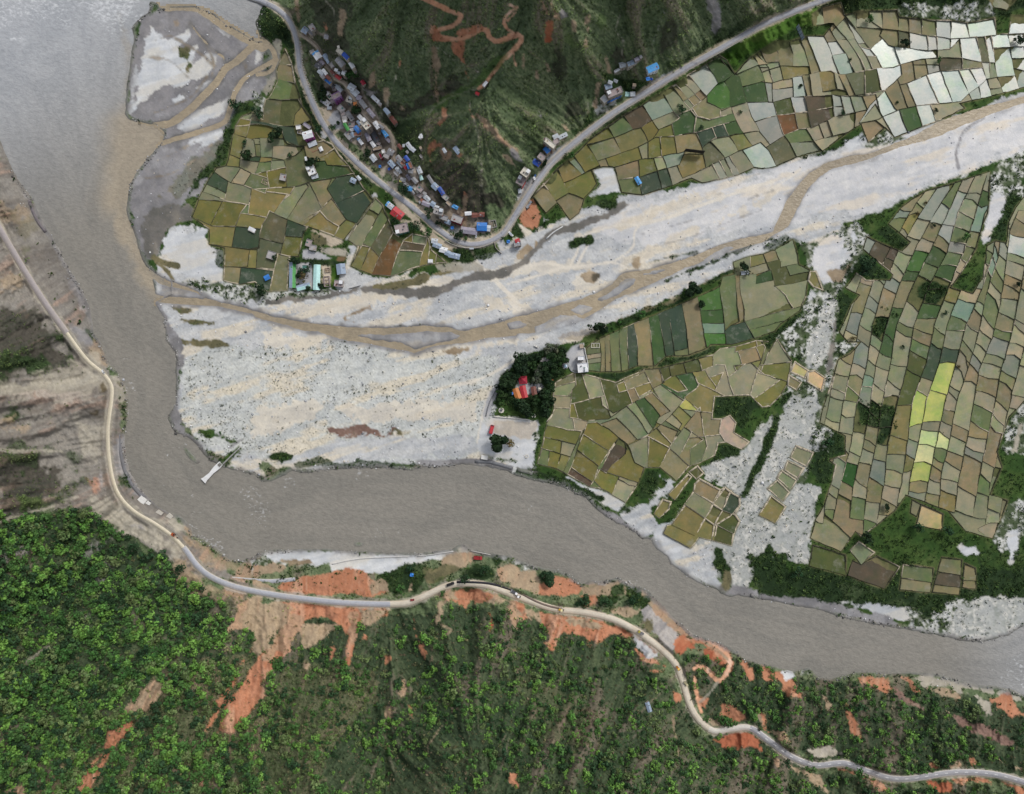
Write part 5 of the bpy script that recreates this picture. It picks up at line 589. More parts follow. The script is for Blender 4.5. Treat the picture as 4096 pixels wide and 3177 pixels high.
c = gm.mix(1., c, gm.mix(f1, (.80, .80, .80), (1.18, 1.18, 1.18)), 'MULTIPLY'); c = gm.mix(1., c, gm.mix(gm.ramp(f2, .3, .7), (.92, .93, .95), (1.07, 1.06, 1.03)), 'MULTIPLY')
gm.col(c); wet = gm.attr("wet").outputs["Fac"]; gm.l(gm.ramp(wet, 0, 1, .95, .38), gm.b.inputs["Roughness"]); gm.bump(f1, .22, .6)
gm.l(gm.ramp(wet, 0, 1, .15, .5), gm.b.inputs["Specular IOR Level"])
me = mesh_np("ground", verts, faces, {"tint": ('FLOAT_COLOR', padc(COLm).reshape(-1, 3)), "wet": ('FLOAT', pad(DEN['wet']).ravel())}, gm.m, True)
tag(link("ground", me), "valley floor and hillsides of gravel, grass, scree and red earth", "ground", kind="structure")
def gz(u, v): return samp(HV, u, v)

# ------------------------------------------------------------------ water
def sheet(name, dist, level, grow, mat, attrs, label):
    m = dist > -grow; k = 2
    cells = m[:-k:k, :-k:k] | m[k::k, :-k:k] | m[:-k:k, k::k] | m[k::k, k::k]
    j, i = np.where(cells); j *= k; i *= k
    idx = np.full((NV, NU), -1, np.int64); q = np.stack([j * NU + i, (j + k) * NU + i, (j + k) * NU + i + k, j * NU + i + k], 1)
    un, inv = np.unique(q.ravel(), return_inverse=True); jj, ij = un // NU, un % NU
    z = level[jj, ij]; me = mesh_np(name, W(ij + U0, jj + V0, z), inv.reshape(-1, 4), {a: (('FLOAT_COLOR' if d.ndim == 3 else 'FLOAT'), d[jj, ij]) for a, d in attrs.items()}, mat, True)
    return tag(link(name, me), label, "water", kind="structure")
plume = smooth(-30, 3, sdf(PP('A1', '1300,1040 1080,1000 1000,1050 990,1300 940,1664 1090,1664 1350,1190', 'A1', '1380,1090'), pad=60) + N12 * 3)
plume = np.maximum(plume, smooth(-6, 7, sdf(PP('A2', '1000,-60 920,60 930,200 990,330 1080,470 1150,640 1230,780 1300,880 1450,800 1330,640 1180,480 1120,270 1070,60 1080,-60')) + N12 * 5)); plume = np.maximum(plume, smooth(-5, 5, sdf(P('A1', '990,150 1040,300 1060,600 1000,1000 1060,1100 1100,400')) + N12 * 6) * .55)
plume = np.maximum(plume, smooth(-4, 6, sdf(P('A1', '1200,190 1300,170 1390,90 1500,60 1500,0 1300,20')) + N12 * 3) * .8)
fo = np.zeros((NV, NU), np.float32)
for t, s, o in (('A1', '-100,-100 1200,-100 1180,160 1000,260 780,170 600,140 500,200 0,260 -100,200', .85), ('A1', '560,-50 1180,-50 1170,180 1020,240 800,140 560,120', 1.), ('A1', '0,280 240,330 220,350 0,310', 1.), ('A1', '440,130 600,130 590,260 520,220', 1.), ('A3', '2000,760 2184,780 2260,900 2230,1100 2100,1180 2030,1000', .7), ('B3', '-40,1000 60,820 180,740 240,860 120,1080 20,1160', .7), ('B3', '160,760 330,640 420,660 380,760 200,860', .8), ('B3', '-160,860 60,980 300,960 640,1060 700,1150 500,1240 200,1260 -60,1200', .46), ('B3', '760,680 900,650 860,720 760,740', .9), ('A3', '1480,920 1560,940 1680,990 1660,1040 1540,1000', 1.), ('A3', '1560,1040 1640,1120 1740,1200 1850,1330 1700,1230 1600,1150', 1.), ('B3', '900,1080 1400,1080 1360,1200 1000,1220', .6), ('A2', '1030,1290 1180,1300 1160,1370 1040,1340', .8), ('A2', '1040,1480 1130,1480 1120,1640 1060,1600', .7), ('A3', '1440,320 1520,340 1500,420 1450,400', 1.), ('C4', '1440,120 1640,150 1620,330 1500,240', .6), ('D4', '1900,500 2300,400 2300,840 2000,780', .75), ('D4', '900,560 1700,600 1900,700 1400,660', .5), ('C3', '150,950 320,960 260,1010 140,1000', .7), ('C3', '900,1440 1150,1500 1150,1640 1000,1540', .6), ('A1', '60,240 460,240 460,620 60,660', .45)):
    fo = np.maximum(fo, smooth(-12, 12, sdf(P(t, s)) + N12 * 9 + N24 * 9) * o)
fo = np.maximum(fo, .36 + .06 * N24)
sky_sheen = np.clip(smooth(300, 20, VV + .55 * UU) * 1.0 + smooth(930, 1040, UU) * (VV > 560) * .5, 0, 1).astype(np.float32) * (1 - plume * .8)  # sky reflection painted into the river colour, towards upper left and lower right
fo = np.maximum(fo, smooth(-3.2, -.2, -np.abs(D_RIV - .8)) * .28 * (D_RIV > -2)); fs = np.maximum(smooth(-4, 0, -np.abs(D_STR - 3)) * .3, .22) + 0 * fo
gy2, gx2 = np.gradient(N24 * 2 + np.clip(D_RIV, -20, 60)); g2 = np.hypot(gx2, gy2) + 1e-3
STK = smear(N6 + N12 * .6 + .5 * WH, 18, 1.6, -gy2 / g2, gx2 / g2); STK = np.clip(STK * .5 + .5, 0, 1).astype(np.float32)
def water(name, c_main, c_plume, flow):
    w = N(name); p = w.pos()
    mp = w.new("ShaderNodeMapping"); mp.inputs["Rotation"].default_value = (0, 0, math.radians(flow)); mp.inputs["Scale"].default_value = (.75, 1.15, 1); w.l(p, mp.inputs[0])
    n1 = w.noise(.26, 6, .62, mp.outputs[0]); n2 = w.noise(.02, 4, .6); n3 = w.noise(.30, 6, .66, mp.outputs[0]); n4 = w.noise(.55, 3, .6, mp.outputs[0])
    cc = w.mix(w.attr("painted_sheen").outputs["Fac"], w.mix(w.attr("plume").outputs["Fac"], c_main, c_plume), lin(166, 168, 170)); cc = w.mix(1., cc, w.mix(n2, (.88, .88, .88), (1.12, 1.12, 1.12)), 'MULTIPLY'); cc = w.mix(1., cc, w.mix(w.ramp(n1, .3, .7), (.88, .88, .88), (1.12, 1.12, 1.12)), 'MULTIPLY')
    cc = w.mix(1., cc, w.mix(w.attr("streak").outputs["Fac"], (.94, .945, .95), (1.06, 1.055, 1.05)), 'MULTIPLY'); fa = w.attr("foam").outputs["Fac"]; th = w.new("ShaderNodeMath", operation='MULTIPLY_ADD'); w.l(fa, th.inputs[0]); th.inputs[1].default_value = .36; w.l(n3, th.inputs[2])
    fm = w.ramp(th.outputs[0], .80, .97, 0, .85); cc = w.mix(fm, cc, (.62, .63, .63)); w.col(cc)
    w.l(w.ramp(fm, 0, 1, .26, .8), w.b.inputs["Roughness"]); w.set(IOR=1.33)
    ad = w.new("ShaderNodeMath", operation='MULTIPLY_ADD'); w.l(n4, ad.inputs[0]); ad.inputs[1].default_value = .4; w.l(n1, ad.inputs[2]); w.bump(ad.outputs[0], .9, .8); return w.m
RA = {"plume": plume.astype(np.float32), "foam": fo.astype(np.float32), "painted_sheen": sky_sheen, "streak": STK}
rm = pad(D_RIV) > -5; cells = rm[:-1, :-1] | rm[1:, :-1] | rm[:-1, 1:] | rm[1:, 1:]; j_, i_ = np.where(cells); q_ = np.stack([j_ * nu + i_, (j_ + 1) * nu + i_, (j_ + 1) * nu + i_ + 1, j_ * nu + i_ + 1], 1)
un, inv = np.unique(q_.ravel(), return_inverse=True); tu, tv = TU.ravel()[un], TV.ravel()[un]
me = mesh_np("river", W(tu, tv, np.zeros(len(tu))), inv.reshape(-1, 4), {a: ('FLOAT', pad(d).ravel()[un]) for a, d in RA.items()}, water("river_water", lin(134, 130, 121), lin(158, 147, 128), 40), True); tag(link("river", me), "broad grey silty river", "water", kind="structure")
ws = np.maximum(D_STR, D_DEL); lvl = np.maximum(np.minimum(H0 - .32, 60), .03)
sheet("stream", np.where(D_RIV < 2, ws, -99), lvl.astype(np.float32), 2.5, water("stream_water", lin(150, 138, 117), lin(160, 146, 122), -20), {"plume": smooth(-.3, .3, N24).astype(np.float32), "foam": fs.astype(np.float32), "streak": STK}, "brown muddy side stream winding through the gravel")

# ------------------------------------------------------------------ roads, tracks, parapets
def ribbon(name, p, z, w, mat, label=None, kind="structure", skirt=.8, cat="road"):
    t = np.gradient(p, axis=0); t /= np.linalg.norm(t, axis=1)[:, None] + 1e-9; nrm = np.stack([-t[:, 1], t[:, 0]], 1); a = p - nrm * w / 2; b = p + nrm * w / 2; n = len(p)
    crown = .06
    V = np.concatenate([W(a[:, 0], a[:, 1], z - skirt), W(a[:, 0], a[:, 1], z), W(p[:, 0], p[:, 1], z + crown), W(b[:, 0], b[:, 1], z), W(b[:, 0], b[:, 1], z - skirt)])
    F = [(k * n + i, k * n + i + 1, (k + 1) * n + i + 1, (k + 1) * n + i) for k in range(4) for i in range(n - 1)]
    d = np.cumsum(np.r_[0, np.linalg.norm(np.diff(p, axis=0), axis=1)]); ac = np.concatenate([np.full(n, x) for x in (-.5, -.5, 0, .5, .5)])
    me = mesh_np(name, V, np.array(F), {"across": ('FLOAT', ac), "along": ('FLOAT', np.tile(d, 5))}, mat)
    return tag(link(name, me), label, cat, kind=kind)
def roadmat(name, base, dust, wear, dashes=False, patch=0.):
    w = N(name); ac = w.attr("across").outputs["Fac"]; al = w.attr("along").outputs["Fac"]; n1 = w.noise(.5, 5, .65); n2 = w.noise(.07, 4, .6)
    ab = w.new("ShaderNodeMath", operation='ABSOLUTE'); w.l(ac, ab.inputs[0])
    dm = w.new("ShaderNodeMath", operation='MULTIPLY_ADD'); w.l(n1, dm.inputs[0]); dm.inputs[1].default_value = .35; w.l(ab.outputs[0], dm.inputs[2])
    c_ = w.mix(w.ramp(n1, .3, .7), np.array(lin(*base)) * .88, np.array(lin(*base)) * 1.1); c_ = w.mix(w.ramp(dm.outputs[0], .48, .68), c_, lin(*dust)); c_ = w.mix(w.ramp(n2, .52, .68, 0, wear), c_, lin(*dust))
    if patch: c_ = w.mix(w.ramp(w.noise(.16, 5, .7), .60, .64, 0, patch), c_, lin(112, 110, 118))
    if dashes:
        m1 = w.new("ShaderNodeMath", operation='PINGPONG'); w.l(al, m1.inputs[0]); m1.inputs[1].default_value = 5.; g1 = w.new("ShaderNodeMath", operation='LESS_THAN'); w.l(m1.outputs[0], g1.inputs[0]); g1.inputs[1].default_value = 1.6
        g2 = w.new("ShaderNodeMath", operation='LESS_THAN'); w.l(ab.outputs[0], g2.inputs[0]); g2.inputs[1].default_value = .035; mu = w.new("ShaderNodeMath", operation='MULTIPLY'); w.l(g1.outputs[0], mu.inputs[0]); w.l(g2.outputs[0], mu.inputs[1])
        c_ = w.mix(mu.outputs[0], c_, (.75, .75, .73))
        e1 = w.ramp(ab.outputs[0], .38, .39); e2 = w.ramp(ab.outputs[0], .41, .42); e3 = w.new("ShaderNodeMath", operation='SUBTRACT'); w.l(e1, e3.inputs[0]); w.l(e2, e3.inputs[1]); c_ = w.mix(e3.outputs[0], c_, (.68, .68, .66))
    t1 = w.new("ShaderNodeMath", operation='SUBTRACT'); w.l(ab.outputs[0], t1.inputs[0]); t1.inputs[1].default_value = .21; t2 = w.new("ShaderNodeMath", operation='ABSOLUTE'); w.l(t1.outputs[0], t2.inputs[0])
    t3 = w.new("ShaderNodeMath", operation='MULTIPLY'); w.l(w.ramp(t2.outputs[0], .09, .04), t3.inputs[0]); w.l(w.ramp(n2, .35, .6, .2, .9), t3.inputs[1])
    c_ = w.mix(t3.outputs[0], c_, w.mix(1., c_, (.86, .86, .87), 'MULTIPLY'))
    w.col(c_); w.set(Roughness=.85); w.bump(n1, .04, .5); return w.m
p, z, w_ = ROADS['north']; ribbon("road", p, z, w_, roadmat("worn_asphalt", (160, 161, 166), (188, 180, 166), .5, patch=.6), "grey valley road curving round the hill foot")
p, z, w_ = ROADS['south']
def nearest(p, q): return int(np.argmin(((p - q) ** 2).sum(1)))
ks = [0] + [nearest(p, P('O', s)[0]) for s in ('140,708', '392,1168', '830,1288', '1510,1556', '1600,1553')] + [len(p) - 1]
mt = [roadmat("pinkish_asphalt", (160, 152, 150), (170, 160, 150), .5), roadmat("dirt_track", (206, 196, 172), (214, 204, 182), .6), roadmat("grey_asphalt", (168, 170, 176), (186, 178, 164), .4), roadmat("dusty_track", (204, 194, 176), (186, 170, 148), .6), roadmat("concrete_road", (206, 200, 190), (200, 186, 168), .3), roadmat("striped_asphalt", (158, 157, 160), (180, 170, 158), .35, True)]
wd = [6.4, 3.6, 6.2, 6.6, 6.4, 6.4]
for a, b, m, ww in zip(ks[:-1], ks[1:], mt, wd): ribbon("road", p[a:b + 1], z[a:b + 1], ww, m, "road on the south bank")
p2 = curve(PP('A3', '1930,1530', 'B3', '-40,1542 120,1550 240,1543 335,1535'), 2.); ribbon("old_road", p2, samp(H0, p2[:, 0], p2[:, 1]) + .45, 4.6, mt[2], "stub of the old grey road ending in the red slip", skirt=1.2)
p2 = curve(P('vr', '350,196 500,196 700,202 850,215 1000,245 1150,290 1245,325'), 2.); ribbon("fresh_asphalt", p2, samp(H0, p2[:, 0], p2[:, 1]) + .42, 2.3, plain((32, 32, 40), .6, .1), "strip of fresh black asphalt", skirt=.06)
p2 = curve(P('vr', '1280,340 1400,385 1550,465 1700,535 1850,585 2010,622'), 2.); ribbon("fresh_asphalt", p2, samp(H0, p2[:, 0], p2[:, 1]) + .42, 2.0, plain((112, 98, 88), .8, .12), "strip of primed brown road base", skirt=.06)
p, z, w_ = ROADS['lane']; ribbon("lane", p, z, w_, roadmat("lane_dirt", (160, 146, 130), (180, 166, 148), .5), "village lane")
def offset(p, d):
    t = np.gradient(p, axis=0); t /= np.linalg.norm(t, axis=1)[:, None] + 1e-9; return p + np.stack([-t[:, 1], t[:, 0]], 1) * d
p, z, w_ = ROADS['north']; a = nearest(p, P('O', '960,508')[0]); b = nearest(p, P('O', '1735,5')[0]); q = offset(p, 3.4)
def wall_strip(name, q, z, w, h, mat, label, cat="wall"):
    n = len(q); A_, B_ = offset(q, -w / 2), offset(q, w / 2); z0 = np.minimum(gz(q[:, 0], q[:, 1]), z) - 1.2
    V = np.concatenate([W(A_[:, 0], A_[:, 1], z0), W(A_[:, 0], A_[:, 1], z + h), W(B_[:, 0], B_[:, 1], z + h), W(B_[:, 0], B_[:, 1], z0)])
    F = [(k * n + i, k * n + i + 1, ((k + 1) % 4) * n + i + 1, ((k + 1) % 4) * n + i) for k in range(4) for i in range(n - 1)]
    F += [(0, n, 2 * n, 3 * n), (n - 1, 4 * n - 1, 3 * n - 1, 2 * n - 1)]
    o = link(name, mesh_np(name, V, np.array(F), None, mat)); return tag(o, label, cat)
wall_strip("parapet_wall", q[a:b], z[a:b], .6, .5, plain((176, 172, 164), .9), "long grey parapet wall along the outer edge of the valley road")
for k, (t, s, w, h, c_, lab) in enumerate((('vt', '20,1540 60,1370 110,1230 180,1090 250,945', .8, 1.4, (120, 120, 124), "dark grey flood wall along the gravel edge west of the temple trees"), ('vt', '160,1550 480,1575 820,1608', 1., 1.2, (218, 214, 204), "straight white boundary wall between the temple trees and the bare yard"), ('vt', '1870,150 1905,320 1962,600 1950,695', .8, 1.6, (196, 196, 192), "pale compound wall on the field side of the white flat-roofed temple house"), ('vt', '1950,700 1780,706 1640,680 1555,500', .7, 1.2, (176, 178, 180), "grey compound wall between the white courtyard and the grove"), ('vt', '1170,1645 1280,1510', .9, 1., (208, 196, 176), "short pale wall running down to the olive rice fields beside the grove"),
   ('B3', '640,1408 760,1380 900,1360 1100,1350 1280,1342', .9, .8, (196, 194, 190), "low stone bund along the white gravel strip on the south bank"), ('B3', '1350,1342 1500,1325 1650,1300', .9, .8, (184, 182, 178), "low stone bund leading to the beige landing on the south bank"), ('B3', '1795,1296 1960,1330', .9, 1., (176, 172, 166), "short river wall beside the red truck"), ('ve', '1375,930 1400,1040 1520,1165', .8, 2., (140, 132, 124), "retaining wall beside the weedy plot below the road bend"), ('ve', '400,905 520,970 700,1030 860,1052 1040,1045 1200,1005 1360,935', .9, 1.5, (168, 162, 152), "curved retaining wall under the outer edge of the hairpin bend"),
   ('C2', '300,345 360,290 440,240', 1.2, .6, (206, 206, 204), "narrow white concrete channel beside the muddy creek"), ('A3', '1845,585 1900,530 2000,432', 1.4, .9, (150, 150, 146), "ruined wall running up the gravel bank from the broken white pier"), ('B2', '780,760 880,732', .6, .6, (92, 92, 94), "dark low wall on the gravel below the school"))):
    q = curve(P(t, s), 3.); wall_strip("wall", q, gz(q[:, 0], q[:, 1]), w, h, plain(c_, .9), lab)
# river revetments: grey stepped stone along the west bank and the temple bank
for t, s, w, c_, lab in (('A3', '985,330 995,430 1010,520 1035,620 1075,710 1130,790 1195,855', 3.6, (112, 112, 114), "dark grey sloping stone revetment along the west river bank"), ('vj', '0,1320 340,1330 640,1400 950,1490', 3.2, (116, 117, 120), "grey gabion revetment along the river edge below the temple"), ('vj', '1080,1540 1300,1580 1480,1640', 3.4, (112, 114, 106), "weedy gabion revetment downstream of the concrete steps"), ('A2', '240,20 270,110 320,210 380,285', 3.0, (108, 102, 104), "dark concrete revetment slab at the upper west bank")):
    q = curve(P(t, s), 3.); wall_strip("revetment", q, np.maximum(gz(q[:, 0], q[:, 1]) * 0 + 1.3, 1.), w, .2, plain(c_, .9, .25, .4), lab, "embankment")

# ------------------------------------------------------------------ build the fields
fm = N("paddy"); a1 = fm.attr("crop").outputs["Color"]; va = fm.new("ShaderNodeVectorMath", operation='ADD'); fm.l(fm.pos(), va.inputs[0]); fm.l(fm.attr("shift").outputs["Vector"], va.inputs[1]); vp = va.outputs[0]
n1 = fm.noise(.07, 6, .62, vp); n2 = fm.noise(.5, 4, .7); n3 = fm.noise(.045, 5, .65, vp); n4 = fm.noise(.11, 5, .7, vp)
x = fm.mix(1., a1, fm.mix(fm.ramp(n1, .32, .68), (.72, .84, .82), (1.26, 1.14, 1.02)), 'MULTIPLY'); x = fm.mix(fm.ramp(n3, .50, .66, 0, .7), x, fm.mix(1., x, (.72, .98, .66), 'MULTIPLY')); x = fm.mix(fm.ramp(n4, .55, .70, 0, .4), x, lin(146, 144, 132)); x = fm.mix(1., x, fm.mix(n2, (.84, .84, .84), (1.14, 1.14, 1.14)), 'MULTIPLY')
fm.col(x); fm.l(fm.ramp(fm.attr("flood").outputs["Fac"], 0, 1, .85, .25), fm.b.inputs["Roughness"]); fm.l(fm.ramp(fm.attr("flood").outputs["Fac"], 0, 1, .2, .5), fm.b.inputs["Specular IOR Level"]); fm.bump(n2, .12, .5); PADDY = fm.m
bm_ = N("bund"); x = bm_.attr("tint").outputs["Color"]; n2 = bm_.noise(.7, 4, .7); bm_.col(bm_.mix(1., x, bm_.mix(n2, (.65, .65, .65), (1.3, 1.3, 1.3)), 'MULTIPLY')); bm_.set(Roughness=.95); bm_.bump(n2, .2, .7); BUND = bm_.m
PALE, DARK = lin(180, 168, 146), lin(58, 58, 40); SEEDS = 0; BUNDPTS = []
for bi, (nm, outl, lines, tones, pale, bw, seeds) in enumerate(FB):
    def densify(p, closed):
        q = np.vstack([p, p[:1]]) if closed else p; o = [q[0]]
        for a, b in zip(q[:-1], q[1:]):
            m = max(1, int(np.linalg.norm(b - a) / 6))
            for k in range(1, m + 1):
                c_ = a + (b - a) * k / m
                if k < m: c_ = c_ + np.array([vn(c_[0] / 7, c_[1] / 7, 61), vn(c_[0] / 7, c_[1] / 7, 62)]) * .55
                o.append(c_)
        return np.array(o[:-1] if closed else o)
    def segs(skip):
        s = [np.stack([outl, np.roll(outl, -1, 0)], 1)] + [np.stack([l[:-1], l[1:]], 1) for i, l in enumerate(lines) if i != skip]; return np.concatenate(s)
    def close(p, d, S):
        """run a bund's end on (or back) to the first bund it meets"""
        d = d / (np.linalg.norm(d) + 1e-9); e = S[:, 1] - S[:, 0]; r = S[:, 0] - p; den = d[0] * e[:, 1] - d[1] * e[:, 0]; den = np.where(abs(den) < 1e-6, 1e-6, den)
        t = (r[:, 0] * e[:, 1] - r[:, 1] * e[:, 0]) / den; s = (r[:, 0] * d[1] - r[:, 1] * d[0]) / den; ok = (s > -.02) & (s < 1.02) & (t > -3.2) & (t < 13)
        if ok.any(): return p + d * (t[ok].min() + .5)
        w = np.clip(((p - S[:, 0]) * e).sum(1) / ((e * e).sum(1) + 1e-9), 0, 1); q = S[:, 0] + e * w[:, None]; k = ((q - p) ** 2).sum(1).argmin(); v_ = q[k] - p
        return p + v_ * (1 + .4 / (np.linalg.norm(v_) + 1e-6)) if np.linalg.norm(v_) < 9 else p
    lines = [l.copy() for l in lines]; L0 = [l.copy() for l in lines]
    for i, l in enumerate(lines):
        if np.linalg.norm(l[0] - l[-1]) < 1.5: continue
        S = segs(i); L0[i][0] = close(l[0], l[0] - l[1], S); L0[i][-1] = close(l[-1], l[-1] - l[-2], S)
    lines = L0; big = {'R1': 900, 'S2': 680, 'E1': 640, 'W1': 1200}.get(nm, 1e9)
    for rnd in range(4):
        vs, es = [], []
        q = densify(outl, True); vs += list(q); es += [(i, (i + 1) % len(q)) for i in range(len(q))]
        for l in lines:
            q = densify(l, False); n0 = len(vs); vs += list(q); es += [(n0 + i, n0 + i + 1) for i in range(len(q) - 1)]
        V2, E2, F2, _, OE, _ = delaunay_2d_cdt([Vector((float(a), float(b))) for a, b in vs], es, [], 0, 1e-4, True)
        V2 = np.array([tuple(v) for v in V2]); con = set(tuple(sorted(e)) for e, o in zip(E2, OE) if o)
        FA = np.array(F2); cen = V2[FA].mean(1); inside = inpoly(outl, cen[:, 0], cen[:, 1])
        emap = {}
        for fi, f in enumerate(F2):
            for k in range(3): emap.setdefault(tuple(sorted((f[k], f[(k + 1) % 3]))), []).append(fi)
        comp = -np.ones(len(F2), int); nc = 0
        for s0 in range(len(F2)):
            if comp[s0] >= 0 or not inside[s0]: continue
            st = [s0]; comp[s0] = nc
            while st:
                f = st.pop()
                for k in range(3):
                    e = tuple(sorted((F2[f][k], F2[f][(k + 1) % 3])))
                    if e in con: continue
                    for g in emap[e]:
                        if comp[g] < 0 and inside[g]: comp[g] = nc; st.append(g)
            nc += 1
        if rnd == 3: break
        A3 = np.abs(np.cross(V2[FA[:, 1]] - V2[FA[:, 0]], V2[FA[:, 2]] - V2[FA[:, 0]])) / 2; added = 0
        for c_ in range(nc):                                     # plots larger than any in the photo have a bund the survey missed
            k = comp == c_; ar = A3[k].sum()
            if ar < big: continue
            m = (cen[k] * A3[k][:, None]).sum(0) / ar; q = V2[np.unique(FA[k])] - m; ew, ev = np.linalg.eigh(q.T @ q); ax, sh = ev[:, 1], ev[:, 0]; pr = q @ ax; near = abs(pr) < .35 * np.ptp(pr); ext = q[near] @ sh
            if len(ext) < 2: continue
            lines.append(np.array([m + sh * (ext.min() - 1.5), m + sh * (ext.max() + 1.5)])); added += 1
        if not added: break
    ft = [[F2[i] for i in np.where(comp == c_)[0]] for c_ in range(nc)]
    def area(tr): return sum(abs(np.cross(V2[b] - V2[a], V2[c_] - V2[a])) / 2 for a, b, c_ in tr)
    tone = {}
    for t, sx, sy, k in seeds:
        s = P(t, '%f,%f' % (sx, sy))[0]; d = np.where(inside, ((cen - s) ** 2).sum(1), 1e9); i = int(np.argmin(d)); tone[comp[i]] = k
    for c_, tr in enumerate(ft):
        ar = area(tr)
        if ar < 1.5: continue
        ids = sorted(set(i for f in tr for i in f)); loc = {v: i for i, v in enumerate(ids)}; pts = V2[ids]
        z = float(np.mean(samp(H0, pts[:, 0], pts[:, 1]))) - .05; ce = pts.mean(0)
        if any(inpoly(g, [ce[0]], [ce[1]])[0] for g in GREEN): continue
        k = tone.get(c_) or tones[rng.integers(len(tones))]; col = lin(*TONE[k]) * (1 + rng.uniform(-.07, .07, 3) * np.array([1, .7, .7])) * rng.uniform(.9, 1.1)
        fl = {'w': .9, 'W': 1., 'B': .8, 'b': .7, 's': .7, 'Y': .5, 'e': .8, 'm': .45, 't': .35}.get(k, .2)
        tri = np.array([[loc[i] for i in f] for f in tr]); p3 = W(pts[:, 0], pts[:, 1], np.full(len(pts), z))
        e1 = np.cross(p3[tri[0][1]] - p3[tri[0][0]], p3[tri[0][2]] - p3[tri[0][0]])[2]
        if e1 < 0: tri = tri[:, ::-1]
        me = mesh_np("paddy_field", p3, tri, {"crop": ('FLOAT_COLOR', np.tile(col, (len(pts), 1))), "flood": ('FLOAT', np.full(len(pts), fl)), "shift": ('FLOAT_COLOR', np.tile(rng.uniform(0, 900, 3), (len(pts), 1)))}, PADDY)
        tag(link("paddy_field", me), None, "field", kind="structure")
    # bunds on every boundary that separates something
    BV, BF, BC = [], [], []
    for e in con:
        fs_ = emap.get(e, []); cs = set(comp[g] for g in fs_) | ({-1} if len(fs_) < 2 else set())
        if len(cs) < 2 or cs == {-1}: continue
        a, b = V2[e[0]], V2[e[1]]; d = b - a; L_ = np.linalg.norm(d)
        if L_ < .05: continue
        d = d / L_; n_2 = np.array([-d[1], d[0]]); m = (a + b) / 2; edge = -1 in cs
        pv = vn(m[0] / 30, m[1] / 30, 71) * .5 + .5 + vn(m[0] / 6, m[1] / 6, 72) * .22; ispale = smooth(-.1, .1, pale - pv)
        w = bw * (1.25 if edge else 1.) * (1 + .35 * vn(m[0] / 9, m[1] / 9, 73)) * (.85 + .3 * ispale); a = a - d * w * .4; b = b + d * w * .4
        z0 = float(samp(H0, *a)); z1 = float(samp(H0, *b)); h = .32; n0 = len(BV)
        for q, zz in ((a, z0), (b, z1)):
            for s, dz in ((-.62, -1.4), (-.36, h), (.36, h), (.62, -1.4)):
                r = q + n_2 * s * w; BV.append(W(r[0], r[1], zz + dz)); BC.append(DARK * (1 - ispale) + PALE * ispale)
        BF += [(n0 + k, n0 + k + 1, n0 + 5 + k, n0 + 4 + k) for k in range(3)] + [(n0, n0 + 3, n0 + 2, n0 + 1), (n0 + 4, n0 + 5, n0 + 6, n0 + 7)]
        if ispale < .4: BUNDPTS.append((m[0], m[1], float(samp(H0, *m)) + .3, pale))
    if BF: tag(link("field_bund", mesh_np("field_bund", np.array(BV), np.array(BF), {"tint": ('FLOAT_COLOR', np.array(BC))}, BUND)), None, "bund", kind="structure")

# ================================================================== houses
PAL = {'pale': ((192, 198, 203), 'pale grey'), 'blueg': ((146, 162, 180), 'blue-grey'), 'grey': ((146, 146, 148), 'grey'), 'lilac': ((154, 148, 160), 'lilac-grey'), 'white': ((226, 227, 228), 'white'), 'dkgrey': ((78, 80, 86), 'dark grey'), 'blue': ((48, 122, 200), 'bright blue'), 'royal': ((36, 78, 165), 'deep blue'), 'sky': ((80, 156, 216), 'sky-blue'),
       'red': ((182, 50, 56), 'red'), 'crim': ((160, 40, 58), 'crimson'), 'rust': ((122, 70, 58), 'rust-red'), 'brick': ((146, 98, 80), 'brick-red'), 'green': ((70, 150, 70), 'green'), 'mint': ((186, 226, 220), 'pale mint'), 'orange': ((200, 122, 62), 'orange'), 'yel': ((208, 202, 110), 'yellow'), 'cream': ((214, 208, 194), 'cream'), 'tan': ((172, 154, 132), 'tan'), 'conc': ((166, 162, 160), 'concrete grey'),
       'pinkg': ((164, 150, 148), 'pinkish grey'), 'teal': ((70, 116, 106), 'teal'), 'magenta': ((150, 70, 132), 'magenta'), 'purple': ((166, 124, 178), 'lilac'), 'maroon': ((128, 40, 52), 'maroon'), 'wall': ((176, 166, 152), ''), 'wall2': ((150, 138, 126), ''), 'glass': ((44, 46, 54), ''), 'wood': ((96, 66, 48), ''), 'tank': ((30, 30, 34), '')}
def pm(k, **kw): return plain(PAL[k][0], **{**dict(rough=.8, var=.14, scale=.7), **kw})
def roofmat(k): return plain(PAL[k][0], .5, .16, .45, corr=.5)
WIN = MB().box(-.5, .5, -.06, .06, 0, 1.1); FRM = MB().box(-.6, .6, -.04, .03, -.1, 1.2); DOR = MB().box(-.5, .5, -.06, .06, 0, 2.0)
def shared(mb, name, mat):
    me = bpy.data.meshes.new(name); me.from_pydata(mb.v, [], mb.f); me.materials.append(mat); return me
MWIN, MDOR = shared(WIN, "window", plain((40, 42, 50), .25, .1)), shared(DOR, "door", pm('wood'))
MTANK = shared(MB().tube((0, 0, 0), (0, 0, 1.3), .6, .6, 10).dome((0, 0, 1.3), .6, .3, 10, 3), "water_tank", pm('tank', rough=.4))
